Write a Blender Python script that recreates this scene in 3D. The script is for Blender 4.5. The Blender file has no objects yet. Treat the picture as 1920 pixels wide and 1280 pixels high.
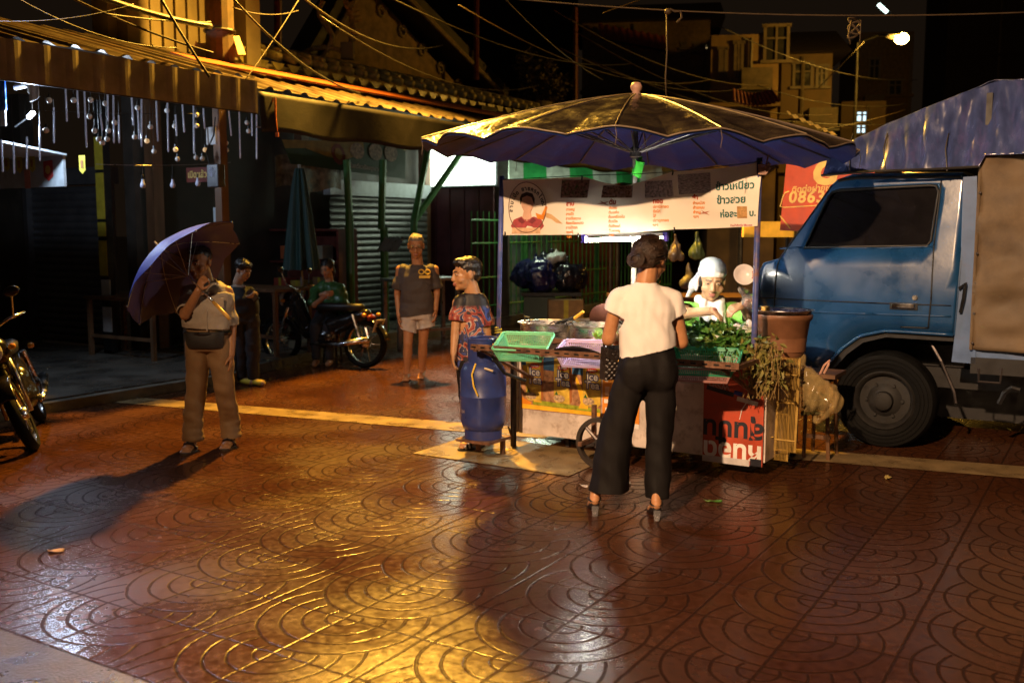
import bpy, bmesh, math, random
import numpy as np
from mathutils import Vector, Matrix, noise
random.seed(7)
S = bpy.context.scene
COL = S.collection
R = math.radians
# ------------------------------------------------------------------ frame of the place
F_PX, CX, CY, CAMH = 1867.0, 960.0, 640.0, 1.7
TH = math.atan(210 / F_PX)
CA, SA = math.cos(R(31.6)), math.sin(R(31.6))
ROT = -R(31.6)
def ray(px, py):
    xc, yc = (px - CX) / F_PX, (CY - py) / F_PX
    return Vector((xc, yc * math.sin(TH) + math.cos(TH), yc * math.cos(TH) - math.sin(TH)))
def G(px, py, z=0.0):
    d = ray(px, py); t = (z - CAMH) / d.z
    return Vector((d.x * t, d.y * t, z))
def PQ(v):
    return (v.x * CA - v.y * SA, v.x * SA + v.y * CA)
def XY(p, q, z=0.0):
    return Vector((CA * p + SA * q, -SA * p + CA * q, z))
def onp(px, py, p):
    d = ray(px, py); t = p / (d.x * CA - d.y * SA)
    return Vector((d.x * t, d.y * t, CAMH + d.z * t))
def onq(px, py, q):
    d = ray(px, py); t = q / (d.x * SA + d.y * CA)
    return Vector((d.x * t, d.y * t, CAMH + d.z * t))
def atY(px, py, Y):
    d = ray(px, py); t = Y / d.y
    return Vector((d.x * t, Y, CAMH + d.z * t))
# ------------------------------------------------------------------ materials
MATS = {}
def mat(name, col, rough=.6, metal=0, var=.25, scale=9, bump=0, bscale=60, emit=None, es=0, spec=.5, coat=0,
        alpha=1, trans=0, stain=None, stain_scale=3, stain_amt=.5, sss=0, ior=1.45, rvar=.12, attr=False, stretch=None):
    if name in MATS: return MATS[name]
    m = bpy.data.materials.new(name); m.use_nodes = True
    nt = m.node_tree; N = nt.nodes; L = nt.links
    b = N['Principled BSDF']
    b.inputs['Metallic'].default_value = metal
    b.inputs['Specular IOR Level'].default_value = spec
    b.inputs['Coat Weight'].default_value = coat
    b.inputs['Coat Roughness'].default_value = .08
    b.inputs['IOR'].default_value = ior
    if trans: b.inputs['Transmission Weight'].default_value = trans
    if alpha < 1: b.inputs['Alpha'].default_value = alpha
    if sss:
        b.inputs['Subsurface Weight'].default_value = sss
        b.inputs['Subsurface Radius'].default_value = (.02, .008, .004)
    tc = N.new('ShaderNodeTexCoord')
    src = tc.outputs['Object']
    if stretch:
        mp = N.new('ShaderNodeMapping'); mp.inputs['Scale'].default_value = stretch
        L.new(src, mp.inputs['Vector']); src = mp.outputs['Vector']
    nz = N.new('ShaderNodeTexNoise'); nz.inputs['Scale'].default_value = scale; nz.inputs['Detail'].default_value = 6
    L.new(src, nz.inputs['Vector'])
    mx = N.new('ShaderNodeMix'); mx.data_type = 'RGBA'; mx.blend_type = 'MULTIPLY'
    mx.inputs[0].default_value = 1
    if attr:
        at = N.new('ShaderNodeVertexColor'); at.layer_name = 'Col'
        L.new(at.outputs['Color'], mx.inputs[6])
    else:
        mx.inputs[6].default_value = (*col, 1)
    rp = N.new('ShaderNodeMapRange'); rp.inputs[1].default_value = .3; rp.inputs[2].default_value = .7
    rp.inputs[3].default_value = 1 - var; rp.inputs[4].default_value = 1 + var * .6
    L.new(nz.outputs['Fac'], rp.inputs[0])
    L.new(rp.outputs[0], mx.inputs[7])
    out = mx.outputs[2]
    if stain:
        ns = N.new('ShaderNodeTexNoise'); ns.inputs['Scale'].default_value = stain_scale; ns.inputs['Detail'].default_value = 8
        ns.inputs['Roughness'].default_value = .7
        L.new(src, ns.inputs['Vector'])
        r2 = N.new('ShaderNodeMapRange'); r2.inputs[1].default_value = .5; r2.inputs[2].default_value = .68
        r2.inputs[3].default_value = 0; r2.inputs[4].default_value = stain_amt
        L.new(ns.outputs['Fac'], r2.inputs[0])
        m2 = N.new('ShaderNodeMix'); m2.data_type = 'RGBA'
        L.new(r2.outputs[0], m2.inputs[0]); L.new(out, m2.inputs[6]); m2.inputs[7].default_value = (*stain, 1)
        out = m2.outputs[2]
    L.new(out, b.inputs['Base Color'])
    rr = N.new('ShaderNodeMapRange'); rr.inputs[1].default_value = .3; rr.inputs[2].default_value = .7
    rr.inputs[3].default_value = max(.02, rough - rvar); rr.inputs[4].default_value = min(1, rough + rvar)
    L.new(nz.outputs['Fac'], rr.inputs[0]); L.new(rr.outputs[0], b.inputs['Roughness'])
    if bump:
        nb = N.new('ShaderNodeTexNoise'); nb.inputs['Scale'].default_value = bscale; nb.inputs['Detail'].default_value = 5
        L.new(src, nb.inputs['Vector'])
        bp = N.new('ShaderNodeBump'); bp.inputs['Strength'].default_value = bump; bp.inputs['Distance'].default_value = .01
        L.new(nb.outputs['Fac'], bp.inputs['Height']); L.new(bp.outputs['Normal'], b.inputs['Normal'])
    if emit:
        b.inputs['Emission Color'].default_value = (*emit, 1); b.inputs['Emission Strength'].default_value = es
    MATS[name] = m
    return m
# ------------------------------------------------------------------ mesh building
class MB:
    def __init__(s): s.v = []; s.f = []
    def add(s, vs, fs):
        o = len(s.v); s.v += [tuple(v) for v in vs]; s.f += [tuple(i + o for i in f) for f in fs]; return s
    def box(s, c, d, rz=0, M=None, taper=1):
        x, y, z = d[0] / 2, d[1] / 2, d[2] / 2
        m = M or Matrix.Rotation(rz, 3, 'Z')
        vs = []
        for k in (-1, 1):
            t = taper if k == 1 else 1
            vs += [Vector(c) + m @ Vector((a * x * t, b * y * t, k * z)) for a, b in ((-1, -1), (1, -1), (1, 1), (-1, 1))]
        return s.add(vs, [(0, 3, 2, 1), (4, 5, 6, 7), (0, 1, 5, 4), (1, 2, 6, 5), (2, 3, 7, 6), (3, 0, 4, 7)])
    def tube(s, pts, r, n=8, cap=True, closed=False):
        pts = [Vector(p) for p in pts]; k = len(pts)
        rs = r if isinstance(r, (list, tuple)) else [r] * k
        vs = []; up = None
        for i, p in enumerate(pts):
            if closed: t = pts[(i + 1) % k] - pts[i - 1]
            else: t = pts[min(i + 1, k - 1)] - pts[max(i - 1, 0)]
            if t.length < 1e-9: t = Vector((0, 0, 1))
            t.normalize()
            if up is None:
                up = Vector((0, 0, 1)) if abs(t.z) < .9 else Vector((1, 0, 0))
            u = t.cross(up)
            if u.length < 1e-6: u = t.cross(Vector((1, .3, 0)))
            u.normalize(); w = u.cross(t); up = w
            for j in range(n):
                a = 2 * math.pi * j / n
                vs.append(p + (u * math.cos(a) + w * math.sin(a)) * rs[i])
        fs = []
        for i in range(k if closed else k - 1):
            for j in range(n):
                a, b = i * n + j, i * n + (j + 1) % n
                c, d = ((i + 1) % k) * n + (j + 1) % n, ((i + 1) % k) * n + j
                fs.append((a, b, c, d))
        if cap and not closed:
            fs.append(tuple(reversed(range(n)))); fs.append(tuple(range((k - 1) * n, k * n)))
        return s.add(vs, fs)
    def lathe(s, prof, n=24, c=(0, 0, 0), M=None, arc=None):
        vs = []; k = len(prof)
        for r_, z in prof:
            for j in range(n):
                a = 2 * math.pi * j / n
                v = Vector((r_ * math.cos(a), r_ * math.sin(a), z))
                if M: v = M @ v
                vs.append(v + Vector(c))
        fs = []
        for i in range(k - 1):
            for j in range(n):
                a, b = i * n + j, i * n + (j + 1) % n
                fs.append((a, b, b + n, a + n))
        return s.add(vs, fs)
    def ell(s, c, r, M=None, n=16, m=10):
        vs = []; fs = []
        for i in range(m + 1):
            ph = math.pi * i / m - math.pi / 2
            for j in range(n):
                a = 2 * math.pi * j / n
                v = Vector((r[0] * math.cos(ph) * math.cos(a), r[1] * math.cos(ph) * math.sin(a), r[2] * math.sin(ph)))
                if M: v = M @ v
                vs.append(v + Vector(c))
        for i in range(m):
            for j in range(n):
                a, b = i * n + j, i * n + (j + 1) % n
                fs.append((a, b, b + n, a + n))
        return s.add(vs, fs)
    def cap(s, p0, p1, r0, r1, n=14, m=5, flat=None):
        # tapered capsule; flat=(axis, factor) squashes the section along a world axis
        p0, p1 = Vector(p0), Vector(p1); t = (p1 - p0)
        L = t.length; t = t.normalized() if L > 1e-9 else Vector((0, 0, 1))
        up = Vector((0, 0, 1)) if abs(t.z) < .9 else Vector((0, 1, 0))
        u = t.cross(up).normalized(); w = u.cross(t)
        rings = []
        for i in range(m + 1):
            a = -math.pi / 2 + (math.pi / 2) * i / m
            rings.append((p0 + t * (r0 * math.sin(a)), r0 * math.cos(a)))
        for i in range(m + 1):
            a = (math.pi / 2) * i / m
            rings.append((p1 + t * (r1 * math.sin(a)), r1 * math.cos(a)))
        vs = []
        for p, r_ in rings:
            r_ = max(r_, 1e-5)
            for j in range(n):
                a = 2 * math.pi * j / n
                d = (u * math.cos(a) + w * math.sin(a)) * r_
                if flat:
                    ax = Vector(flat[0]).normalized(); d = d - ax * d.dot(ax) * (1 - flat[1])
                vs.append(p + d)
        k = len(rings); fs = []
        for i in range(k - 1):
            for j in range(n):
                a, b = i * n + j, i * n + (j + 1) % n
                fs.append((a, b, b + n, a + n))
        fs.append(tuple(reversed(range(n)))); fs.append(tuple(range((k - 1) * n, k * n)))
        return s.add(vs, fs)
    def loft(s, rings, n=28, M=None, power=2.3):
        # rings: (cx, cy, z, rx, ry) superellipse sections, closed
        vs = []
        for cx, cy, z, rx, ry in rings:
            for j in range(n):
                a = 2 * math.pi * j / n; ca, sa = math.cos(a), math.sin(a)
                x = math.copysign(abs(ca) ** (2 / power), ca) * rx; y = math.copysign(abs(sa) ** (2 / power), sa) * ry
                v = Vector((cx + x, cy + y, z))
                vs.append(M @ v if M else v)
        k = len(rings); fs = []
        for i in range(k - 1):
            for j in range(n):
                a, b = i * n + j, i * n + (j + 1) % n
                fs.append((a, b, b + n, a + n))
        fs.append(tuple(reversed(range(n)))); fs.append(tuple(range((k - 1) * n, k * n)))
        return s.add(vs, fs)
    def prism(s, pts, d, flip=False):
        # planar polygon pts (3d) extruded by vector d
        pts = [Vector(p) for p in pts]; d = Vector(d); k = len(pts)
        vs = pts + [p + d for p in pts]
        fs = [tuple(reversed(range(k))), tuple(range(k, 2 * k))]
        for i in range(k):
            j = (i + 1) % k
            fs.append((i, j, j + k, i + k))
        return s.add(vs, fs)
    def grid(s, fn, nu, nv, thick=None):
        vs = [fn(i / nu, j / nv) for j in range(nv + 1) for i in range(nu + 1)]
        fs = []
        for j in range(nv):
            for i in range(nu):
                a = j * (nu + 1) + i
                fs.append((a, a + 1, a + nu + 2, a + nu + 1))
        return s.add(vs, fs)
    def quad(s, a, b, c, d): return s.add([a, b, c, d], [(0, 1, 2, 3)])
    def mesh(s, name):
        me = bpy.data.meshes.new(name); me.from_pydata(s.v, [], s.f); me.update()
        bm = bmesh.new(); bm.from_mesh(me)
        bmesh.ops.recalc_face_normals(bm, faces=bm.faces); bm.to_mesh(me); bm.free()
        return me
    def build(s, name, m, parent=None, smooth=False, bevel=0, solid=0, sub=0, auto=None):
        me = s.mesh(name)
        return finish(name, me, m, parent, smooth, bevel, solid, sub, auto)
def finish(name, me, m, parent=None, smooth=False, bevel=0, solid=0, sub=0, auto=None):
    o = bpy.data.objects.new(name, me); COL.objects.link(o)
    if m: me.materials.append(m)
    if smooth:
        for p in me.polygons: p.use_smooth = True
    if solid:
        md = o.modifiers.new('Solidify', 'SOLIDIFY'); md.thickness = solid; md.offset = 0
    if bevel:
        md = o.modifiers.new('Bevel', 'BEVEL'); md.width = bevel; md.segments = 2; md.limit_method = 'ANGLE'
    if sub:
        md = o.modifiers.new('Sub', 'SUBSURF'); md.levels = sub; md.render_levels = sub
    if auto:
        for p in me.polygons: p.use_smooth = True
        md = o.modifiers.new('Edge', 'EDGE_SPLIT'); md.split_angle = R(auto)
    if parent is not None:
        o.parent = parent
    return o
def tag(o, label=None, cat=None, group=None, kind=None):
    if label: o['label'] = label
    if cat: o['category'] = cat
    if group: o['group'] = group
    if kind: o['kind'] = kind
    return o
def thing(name, label, cat, loc=(0, 0, 0), rz=0, group=None):
    o = bpy.data.objects.new(name, None); COL.objects.link(o)
    o.location = loc; o.rotation_euler = (0, 0, rz); o.empty_display_size = .1
    return tag(o, label, cat, group)
def copy_tree(o, parent=None):
    c = o.copy(); COL.objects.link(c)
    if parent: c.parent = parent
    for ch in list(o.children): copy_tree(ch, c)
    return c
def toward(root, v):
    """world point into the local frame of an Empty"""
    return Matrix.LocRotScale(root.location, root.rotation_euler, None).inverted() @ Vector(v)
def text_mesh(name, s, size, m, parent, M, bold=0, depth=.0008, align='CENTER', spacing=1, shear=0, italic=0, conform=None):
    cu = bpy.data.curves.new(name, 'FONT'); cu.body = s; cu.size = size; cu.align_x = align
    cu.offset = bold; cu.extrude = depth; cu.space_character = spacing; cu.shear = shear; cu.resolution_u = 3
    o = bpy.data.objects.new(name, cu); COL.objects.link(o)
    dg = bpy.context.evaluated_depsgraph_get(); dg.update()
    me = bpy.data.meshes.new_from_object(o.evaluated_get(dg))
    bpy.data.objects.remove(o); bpy.data.curves.remove(cu)
    me.name = name
    for v in me.vertices:
        co = M @ v.co
        v.co = conform(co) if conform else co
    me.materials.clear()
    return finish(name, me, m, parent)
def join_meshes(name, objs, parent=None):
    """merge lettering pieces that belong to one printed part"""
    bm = bmesh.new(); mats = []
    for o in objs:
        me = o.data; k = len(bm.faces)
        bm.from_mesh(me); bm.faces.ensure_lookup_table()
        mt = me.materials[0]
        if mt not in mats: mats.append(mt)
        for f in bm.faces[k:]: f.material_index = mats.index(mt)
    me = bpy.data.meshes.new(name); bm.to_mesh(me); bm.free()
    for mt in mats: me.materials.append(mt)
    for o in objs:
        d = o.data; bpy.data.objects.remove(o); bpy.data.meshes.remove(d)
    o = bpy.data.objects.new(name, me); COL.objects.link(o)
    if parent: o.parent = parent
    return o
def voxel(mb, name, size, smooth_it=4, fold=None, dec=0):
    """one continuous surface grown round a set of overlapping closed shapes"""
    me = mb.mesh(name)
    o = bpy.data.objects.new(name, me); COL.objects.link(o)
    md = o.modifiers.new('r', 'REMESH'); md.mode = 'VOXEL'; md.voxel_size = size; md.use_smooth_shade = True
    if smooth_it:
        m2 = o.modifiers.new('s', 'SMOOTH'); m2.factor = .5; m2.iterations = smooth_it
    dg = bpy.context.evaluated_depsgraph_get(); dg.update()
    out = bpy.data.meshes.new_from_object(o.evaluated_get(dg))
    bpy.data.objects.remove(o); bpy.data.meshes.remove(me)
    out.name = name
    if fold:
        ns = [v.normal.copy() for v in out.vertices]
        for v, nn in zip(out.vertices, ns):
            v.co += nn * fold(v.co)
        out.update()
    return out
def trim(me, cuts):
    """open cuffs and hems: (point, normal, radius) removes what lies beyond the plane near the point"""
    bm = bmesh.new(); bm.from_mesh(me)
    for co, no, rad in cuts:
        co, no = Vector(co), Vector(no).normalized()
        fs = [f for f in bm.faces if (f.calc_center_median() - co).length < rad]
        es = set(e for f in fs for e in f.edges); vs = set(v for f in fs for v in f.verts)
        bmesh.ops.bisect_plane(bm, geom=list(fs) + list(es) + list(vs), plane_co=co, plane_no=no)
        kill = [f for f in bm.faces if (f.calc_center_median() - co).dot(no) > 1e-4 and (f.calc_center_median() - co).length < rad]
        bmesh.ops.delete(bm, geom=kill, context='FACES')
    bm.to_mesh(me); bm.free()
    return me
def colorize(me, fn):
    ca = me.color_attributes.new('Col', 'FLOAT_COLOR', 'POINT')
    for i, v in enumerate(me.vertices):
        ca.data[i].color = (*fn(v.co), 1)
def folds(amp, fx, fy, fz, seed=0, amp2=0):
    def f(co):
        a = noise.noise(Vector((co.x * fx + seed, co.y * fy, co.z * fz)))
        a = a * abs(a) * 1.5 + a * .4
        if amp2: return amp * a + amp2 * noise.noise(Vector((co.x * 28 + seed, co.y * 28, co.z * 16)))
        return amp * a
    return f
# ------------------------------------------------------------------ camera
cam = bpy.data.cameras.new('camera'); cam_o = bpy.data.objects.new('camera', cam); COL.objects.link(cam_o)
cam_o.location = (0, 0, CAMH); cam_o.rotation_euler = (math.pi / 2 - TH, 0, 0)
cam.sensor_width = 36; cam.lens = F_PX / 1920 * 36; cam.clip_end = 500; cam.clip_start = .05
cam.dof.use_dof = True; cam.dof.focus_distance = 6.6; cam.dof.aperture_fstop = 2.2
S.camera = cam_o
S.view_settings.view_transform = 'Standard'; S.view_settings.look = 'None'; S.view_settings.gamma = 1
S.view_settings.exposure = 0
# ------------------------------------------------------------------ night sky and the lamps of the place
w = bpy.data.worlds.new('World'); S.world = w; w.use_nodes = True
wn = w.node_tree.nodes; wl = w.node_tree.links
sky = wn.new('ShaderNodeTexSky'); sky.sky_type = 'NISHITA'; sky.sun_disc = False
sky.sun_elevation = R(-6); sky.sun_rotation = R(200)
mixw = wn.new('ShaderNodeMix'); mixw.data_type = 'RGBA'; mixw.inputs[0].default_value = .985
mixw.inputs[7].default_value = (.055, .034, .02, 1)      # city glow on low rain cloud
wl.new(sky.outputs[0], mixw.inputs[6]); wl.new(mixw.outputs[2], wn['Background'].inputs['Color'])
wn['Background'].inputs['Strength'].default_value = .13
def lamp(name, loc, col, watts, rad=.08, typ='POINT', rot=None, **kw):
    l = bpy.data.lights.new(name, typ); l.color = col; l.energy = watts
    if typ in ('POINT', 'SPOT'): l.shadow_soft_size = rad
    for k, v in kw.items(): setattr(l, k, v)
    o = bpy.data.objects.new(name, l); o.location = loc; COL.objects.link(o)
    if rot: o.rotation_euler = rot
    return o
SODIUM = (1, .50, .055)
LAMP_A = Vector((-1.42, 13.0, 6.9)); LAMP_B = Vector((-4.4, -5.0, 7.2))
def aim(a, b): return (Vector(b) - Vector(a)).to_track_quat('-Z', 'Y').to_euler()
lamp('sodium_lamp_over_market', LAMP_A, SODIUM, 10500, .14, 'SPOT', aim(LAMP_A, (-.4, 4.2, 0)), spot_size=R(177), spot_blend=.9)
lamp('street_lamp_behind_viewer', LAMP_B, (1, .62, .34), 12500, .12, 'SPOT', aim(LAMP_B, (1.9, 7.0, 1.0)), spot_size=R(40), spot_blend=.85)
# ================================================================== GROUND
def pave_material():
    m = bpy.data.materials.new('wet_scallop_tiles'); m.use_nodes = True
    nt = m.node_tree; N = nt.nodes; L = nt.links; b = N['Principled BSDF']
    tc = N.new('ShaderNodeTexCoord'); sp = N.new('ShaderNodeSeparateXYZ')
    nw = N.new('ShaderNodeTexNoise'); nw.inputs['Scale'].default_value = 14; L.new(tc.outputs['Object'], nw.inputs['Vector'])
    wob = N.new('ShaderNodeMixRGB'); wob.blend_type = 'LINEAR_LIGHT'; wob.inputs[0].default_value = .006
    L.new(tc.outputs['Object'], wob.inputs[1]); L.new(nw.outputs['Color'], wob.inputs[2])
    L.new(wob.outputs[0], sp.inputs[0])
    def mth(op, a, c=None, d=None):
        n = N.new('ShaderNodeMath'); n.operation = op
        for i, x in enumerate((a, c, d)):
            if x is None: continue
            if isinstance(x, (int, float)): n.inputs[i].default_value = x
            else: L.new(x, n.inputs[i])
        return n.outputs[0]
    T = .43
    u0 = mth('DIVIDE', mth('ADD', sp.outputs[0], 1.98), T); v0 = mth('DIVIDE', mth('SUBTRACT', sp.outputs[1], 3.64), T)
    # scales: columns two tiles wide, one scale per tile along the column
    u = mth('SUBTRACT', mth('MULTIPLY', mth('FRACT', mth('ADD', mth('MULTIPLY', u0, .5), .5)), 2), 1)
    uu = mth('MULTIPLY', u, u)
    ww = mth('SQRT', mth('MAXIMUM', mth('SUBTRACT', .81, uu), 0))
    k = mth('FLOOR', mth('ADD', v0, ww))
    dv = mth('SUBTRACT', v0, k)
    d = mth('SQRT', mth('ADD', uu, mth('MULTIPLY', dv, dv)))
    def groove(x, half, soft):
        r_ = N.new('ShaderNodeMapRange'); r_.interpolation_type = 'SMOOTHSTEP'
        r_.inputs[1].default_value = half; r_.inputs[2].default_value = half + soft
        r_.inputs[3].default_value = 1; r_.inputs[4].default_value = 0
        L.new(x, r_.inputs[0]); return r_.outputs[0]
    g = None
    for rr in (.19, .43, .64, .87):
        q = groove(mth('ABSOLUTE', mth('SUBTRACT', d, rr)), .008, .013)
        g = q if g is None else mth('MAXIMUM', g, q)
    fu = mth('ABSOLUTE', mth('SUBTRACT', mth('FRACT', mth('ADD', u0, .5)), .5))
    fv = mth('ABSOLUTE', mth('SUBTRACT', mth('FRACT', mth('ADD', v0, .5)), .5))
    gl = mth('MAXIMUM', groove(fu, .007, .016), groove(fv, .006, .014))
    g = mth('MAXIMUM', g, gl)
    # worn patches where the grooves fade
    nf = N.new('ShaderNodeTexNoise'); nf.inputs['Scale'].default_value = 1.1; nf.inputs['Detail'].default_value = 5
    L.new(tc.outputs['Object'], nf.inputs['Vector'])
    nf2 = N.new('ShaderNodeTexNoise'); nf2.inputs['Scale'].default_value = 26; nf2.inputs['Detail'].default_value = 4
    L.new(tc.outputs['Object'], nf2.inputs['Vector'])
    fade = N.new('ShaderNodeMapRange'); fade.inputs[1].default_value = .33; fade.inputs[2].default_value = .5
    fade.inputs[3].default_value = .55; fade.inputs[4].default_value = 1
    L.new(nf2.outputs['Fac'], fade.inputs[0])
    g = mth('MULTIPLY', g, fade.outputs[0])
    # one tint per tile
    cb = N.new('ShaderNodeCombineXYZ'); L.new(mth('FLOOR', u0), cb.inputs[0]); L.new(mth('FLOOR', v0), cb.inputs[1])
    wn_ = N.new('ShaderNodeTexWhiteNoise'); L.new(cb.outputs[0], wn_.inputs['Vector'])
    mix = N.new('ShaderNodeMix'); mix.data_type = 'RGBA'
    mix.inputs[6].default_value = (.058, .019, .008, 1); mix.inputs[7].default_value = (.080, .028, .011, 1)
    L.new(wn_.outputs['Value'], mix.inputs[0])
    mx2 = N.new('ShaderNodeMix'); mx2.data_type = 'RGBA'; mx2.blend_type = 'MULTIPLY'; mx2.inputs[0].default_value = 1
    rp = N.new('ShaderNodeMapRange'); rp.inputs[1].default_value = .3; rp.inputs[2].default_value = .7
    rp.inputs[3].default_value = .62; rp.inputs[4].default_value = 1.25
    L.new(nf2.outputs['Fac'], rp.inputs[0])
    L.new(mix.outputs[2], mx2.inputs[6]); L.new(rp.outputs[0], mx2.inputs[7])
    mx3 = N.new('ShaderNodeMix'); mx3.data_type = 'RGBA'; L.new(mth('MULTIPLY', g, .85), mx3.inputs[0])
    L.new(mx2.outputs[2], mx3.inputs[6]); mx3.inputs[7].default_value = (.018, .009, .006, 1)
    L.new(mx3.outputs[2], b.inputs['Base Color'])
    # wetness: films of water lie in broad patches
    rg = N.new('ShaderNodeMapRange'); rg.inputs[1].default_value = .35; rg.inputs[2].default_value = .65
    rg.inputs[3].default_value = .13; rg.inputs[4].default_value = .33
    L.new(nf.outputs['Fac'], rg.inputs[0])
    rgh = mth('ADD', mth('MULTIPLY', mth('SUBTRACT', nf2.outputs['Fac'], .5), .22), rg.outputs[0])
    rgh = mth('MAXIMUM', mth('SUBTRACT', rgh, mth('MULTIPLY', g, -.06)), .07)
    L.new(rgh, b.inputs['Roughness'])
    L.new(mth('MULTIPLY', mth('SUBTRACT', 1, mth('MULTIPLY', mth('MINIMUM', mth('MULTIPLY', g, 4), 1), .88)), .55), b.inputs['Specular IOR Level']); b.inputs['IOR'].default_value = 1.4
    nb = N.new('ShaderNodeTexNoise'); nb.inputs['Scale'].default_value = 210; nb.inputs['Detail'].default_value = 3
    L.new(tc.outputs['Object'], nb.inputs['Vector'])
    ht = mth('ADD', mth('MULTIPLY', nb.outputs['Fac'], .10), mth('MULTIPLY', g, -.55))
    ht = mth('ADD', ht, mth('MULTIPLY', nf2.outputs['Fac'], .25))
    ht = mth('ADD', ht, mth('MULTIPLY', wn_.outputs['Value'], .12))
    bp = N.new('ShaderNodeBump'); bp.inputs['Strength'].default_value = .6; bp.inputs['Distance'].default_value = .0036
    L.new(ht, bp.inputs['Height']); L.new(bp.outputs['Normal'], b.inputs['Normal'])
    return m
WET_CONC = mat('wet_concrete', (.11, .10, .085), .3, var=.4, scale=3, bump=.5, bscale=45, stain=(.03, .03, .03), stain_scale=1.2, stain_amt=.7)
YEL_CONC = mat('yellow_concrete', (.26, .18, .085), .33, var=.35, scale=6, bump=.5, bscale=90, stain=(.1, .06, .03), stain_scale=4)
KERB = mat('kerb_stone', (.2, .18, .14), .42, var=.35, scale=5, bump=.4, bscale=40, stain=(.05, .05, .04), stain_amt=.6)
ASPH = mat('wet_asphalt', (.022, .021, .02), .38, var=.3, scale=8, bump=.5, bscale=120)
def slab(name, poly, z0, z1, m):
    mb = MB(); mb.prism([XY(p, q, z0) for p, q in poly], (0, 0, z1 - z0)); return tag(mb.build(name, m), kind='structure')
g_ = MB().quad((-150, -60, -.012), (150, -60, -.012), (150, 240, -.012), (-150, 240, -.012)).build('ground', ASPH); tag(g_, kind='structure')
pv = MB().quad((-14, -8, 0), (7.5, -8, 0), (7.5, 34, 0), (-14, 34, 0)).build('tiled_pavement', pave_material())
pv.rotation_euler = (0, 0, ROT); tag(pv, kind='structure')
def sheet(name, poly, z, m):
    mb = MB(); mb.add([XY(p, q, z) for p, q in poly], [tuple(range(len(poly)))]); return tag(mb.build(name, m), kind='structure')
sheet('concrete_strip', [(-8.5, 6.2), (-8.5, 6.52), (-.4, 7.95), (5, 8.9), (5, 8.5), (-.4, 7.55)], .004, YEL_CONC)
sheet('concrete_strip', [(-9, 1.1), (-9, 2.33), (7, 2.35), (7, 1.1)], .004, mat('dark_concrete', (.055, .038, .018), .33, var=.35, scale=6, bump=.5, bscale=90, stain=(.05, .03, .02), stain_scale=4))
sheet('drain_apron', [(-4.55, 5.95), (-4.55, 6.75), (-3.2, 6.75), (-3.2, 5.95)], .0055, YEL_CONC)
slab('market_walkway', [(-22, -6), (-8.62, -6), (-8.58, 8.0), (-9.45, 11.2), (-9.5, 34), (-22, 34)], -.01, .11, WET_CONC)
slab('market_kerb', [(-8.615, -6), (-8.50, -6), (-8.46, 8.0), (-8.575, 8.0)], -.01, .095, KERB)
slab('market_kerb', [(-9.44, 11.2), (-9.32, 11.2), (-9.36, 34), (-9.49, 34)], -.01, .16, KERB)
# manhole cover in the concrete apron
mh = thing('manhole_cover', 'round metal drain cover with ring pattern beside the blue gas cylinder', 'drain cover', XY(-3.98, 6.3, .006))
IRON = mat('worn_iron', (.16, .11, .06), .4, metal=.6, var=.4, scale=14, bump=.3)
MB().lathe([(.0, .004), (.135, .004), (.14, 0)], 32).build('plate', IRON, mh, smooth=False)
for r_ in (.05, .085, .125):
    MB().tube([(r_ * math.cos(a), r_ * math.sin(a), .005) for a in np.linspace(0, 2 * math.pi, 32, endpoint=False)], .004, 5, closed=True).build('ring', IRON, mh)
# ================================================================== LEFT MARKET ROW
CORR = mat('corrugated_zinc', (.115, .085, .055), .42, metal=.35, var=.4, scale=4, bump=.15, stain=(.16, .07, .03), stain_scale=2.5, stain_amt=.6)
FASC = mat('fascia_sheet', (.30, .245, .17), .6, var=.3, scale=5, stain=(.14, .1, .06), stain_scale=3, stain_amt=.5)
DARKW = mat('dark_wall', (.055, .045, .035), .7, var=.4, scale=4, bump=.2)  # one dark brown tone, mottled at random
WOOD = mat('brown_timber', (.15, .075, .035), .55, var=.4, scale=7, stretch=(1, 1, .2), bump=.2)
STEEL = mat('galvanised_steel', (.42, .42, .42), .35, metal=.9, var=.2)
SHUT = mat('grey_shutter', (.10, .10, .105), .4, metal=.5, var=.25, scale=5)
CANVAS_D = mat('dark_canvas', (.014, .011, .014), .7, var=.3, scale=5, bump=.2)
CONC = mat('old_concrete', (.2, .16, .10), .8, var=.35, scale=4, bump=.3, stain=(.1, .07, .04), stain_scale=2, stain_amt=.7)
PLAS = mat('painted_plaster', (.22, .18, .115), .8, var=.3, scale=3, bump=.15, stain=(.18, .13, .07), stain_scale=1.8, stain_amt=.6)
TILE = mat('glazed_roof_tile', (.40, .33, .12), .35, var=.5, scale=9, bump=.2, stain=(.05, .06, .03), stain_amt=.5)
ORN = mat('carved_ornament', (.3, .22, .1), .6, var=.5, scale=16, bump=.4)
REDP = mat('dark_red_paint', (.12, .02, .014), .45, var=.3)
GREENP = mat('green_painted_steel', (.05, .19, .045), .4, var=.3, scale=10, stain=(.1, .08, .04), stain_amt=.3)
MAROON = mat('maroon_panel', (.10, .032, .04), .5, var=.3, scale=5)
BLACKM = mat('black_metal', (.02, .02, .02), .4, metal=.4)
CABLE = mat('black_cable', (.02, .017, .014), .5)
def trap(t):                           # trapezoid rib profile, 0..1
    t = t % 1.0
    return 0 if t < .55 else ((t - .55) / .12 if t < .67 else (1 if t < .86 else 1 - (t - .86) / .14))
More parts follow.
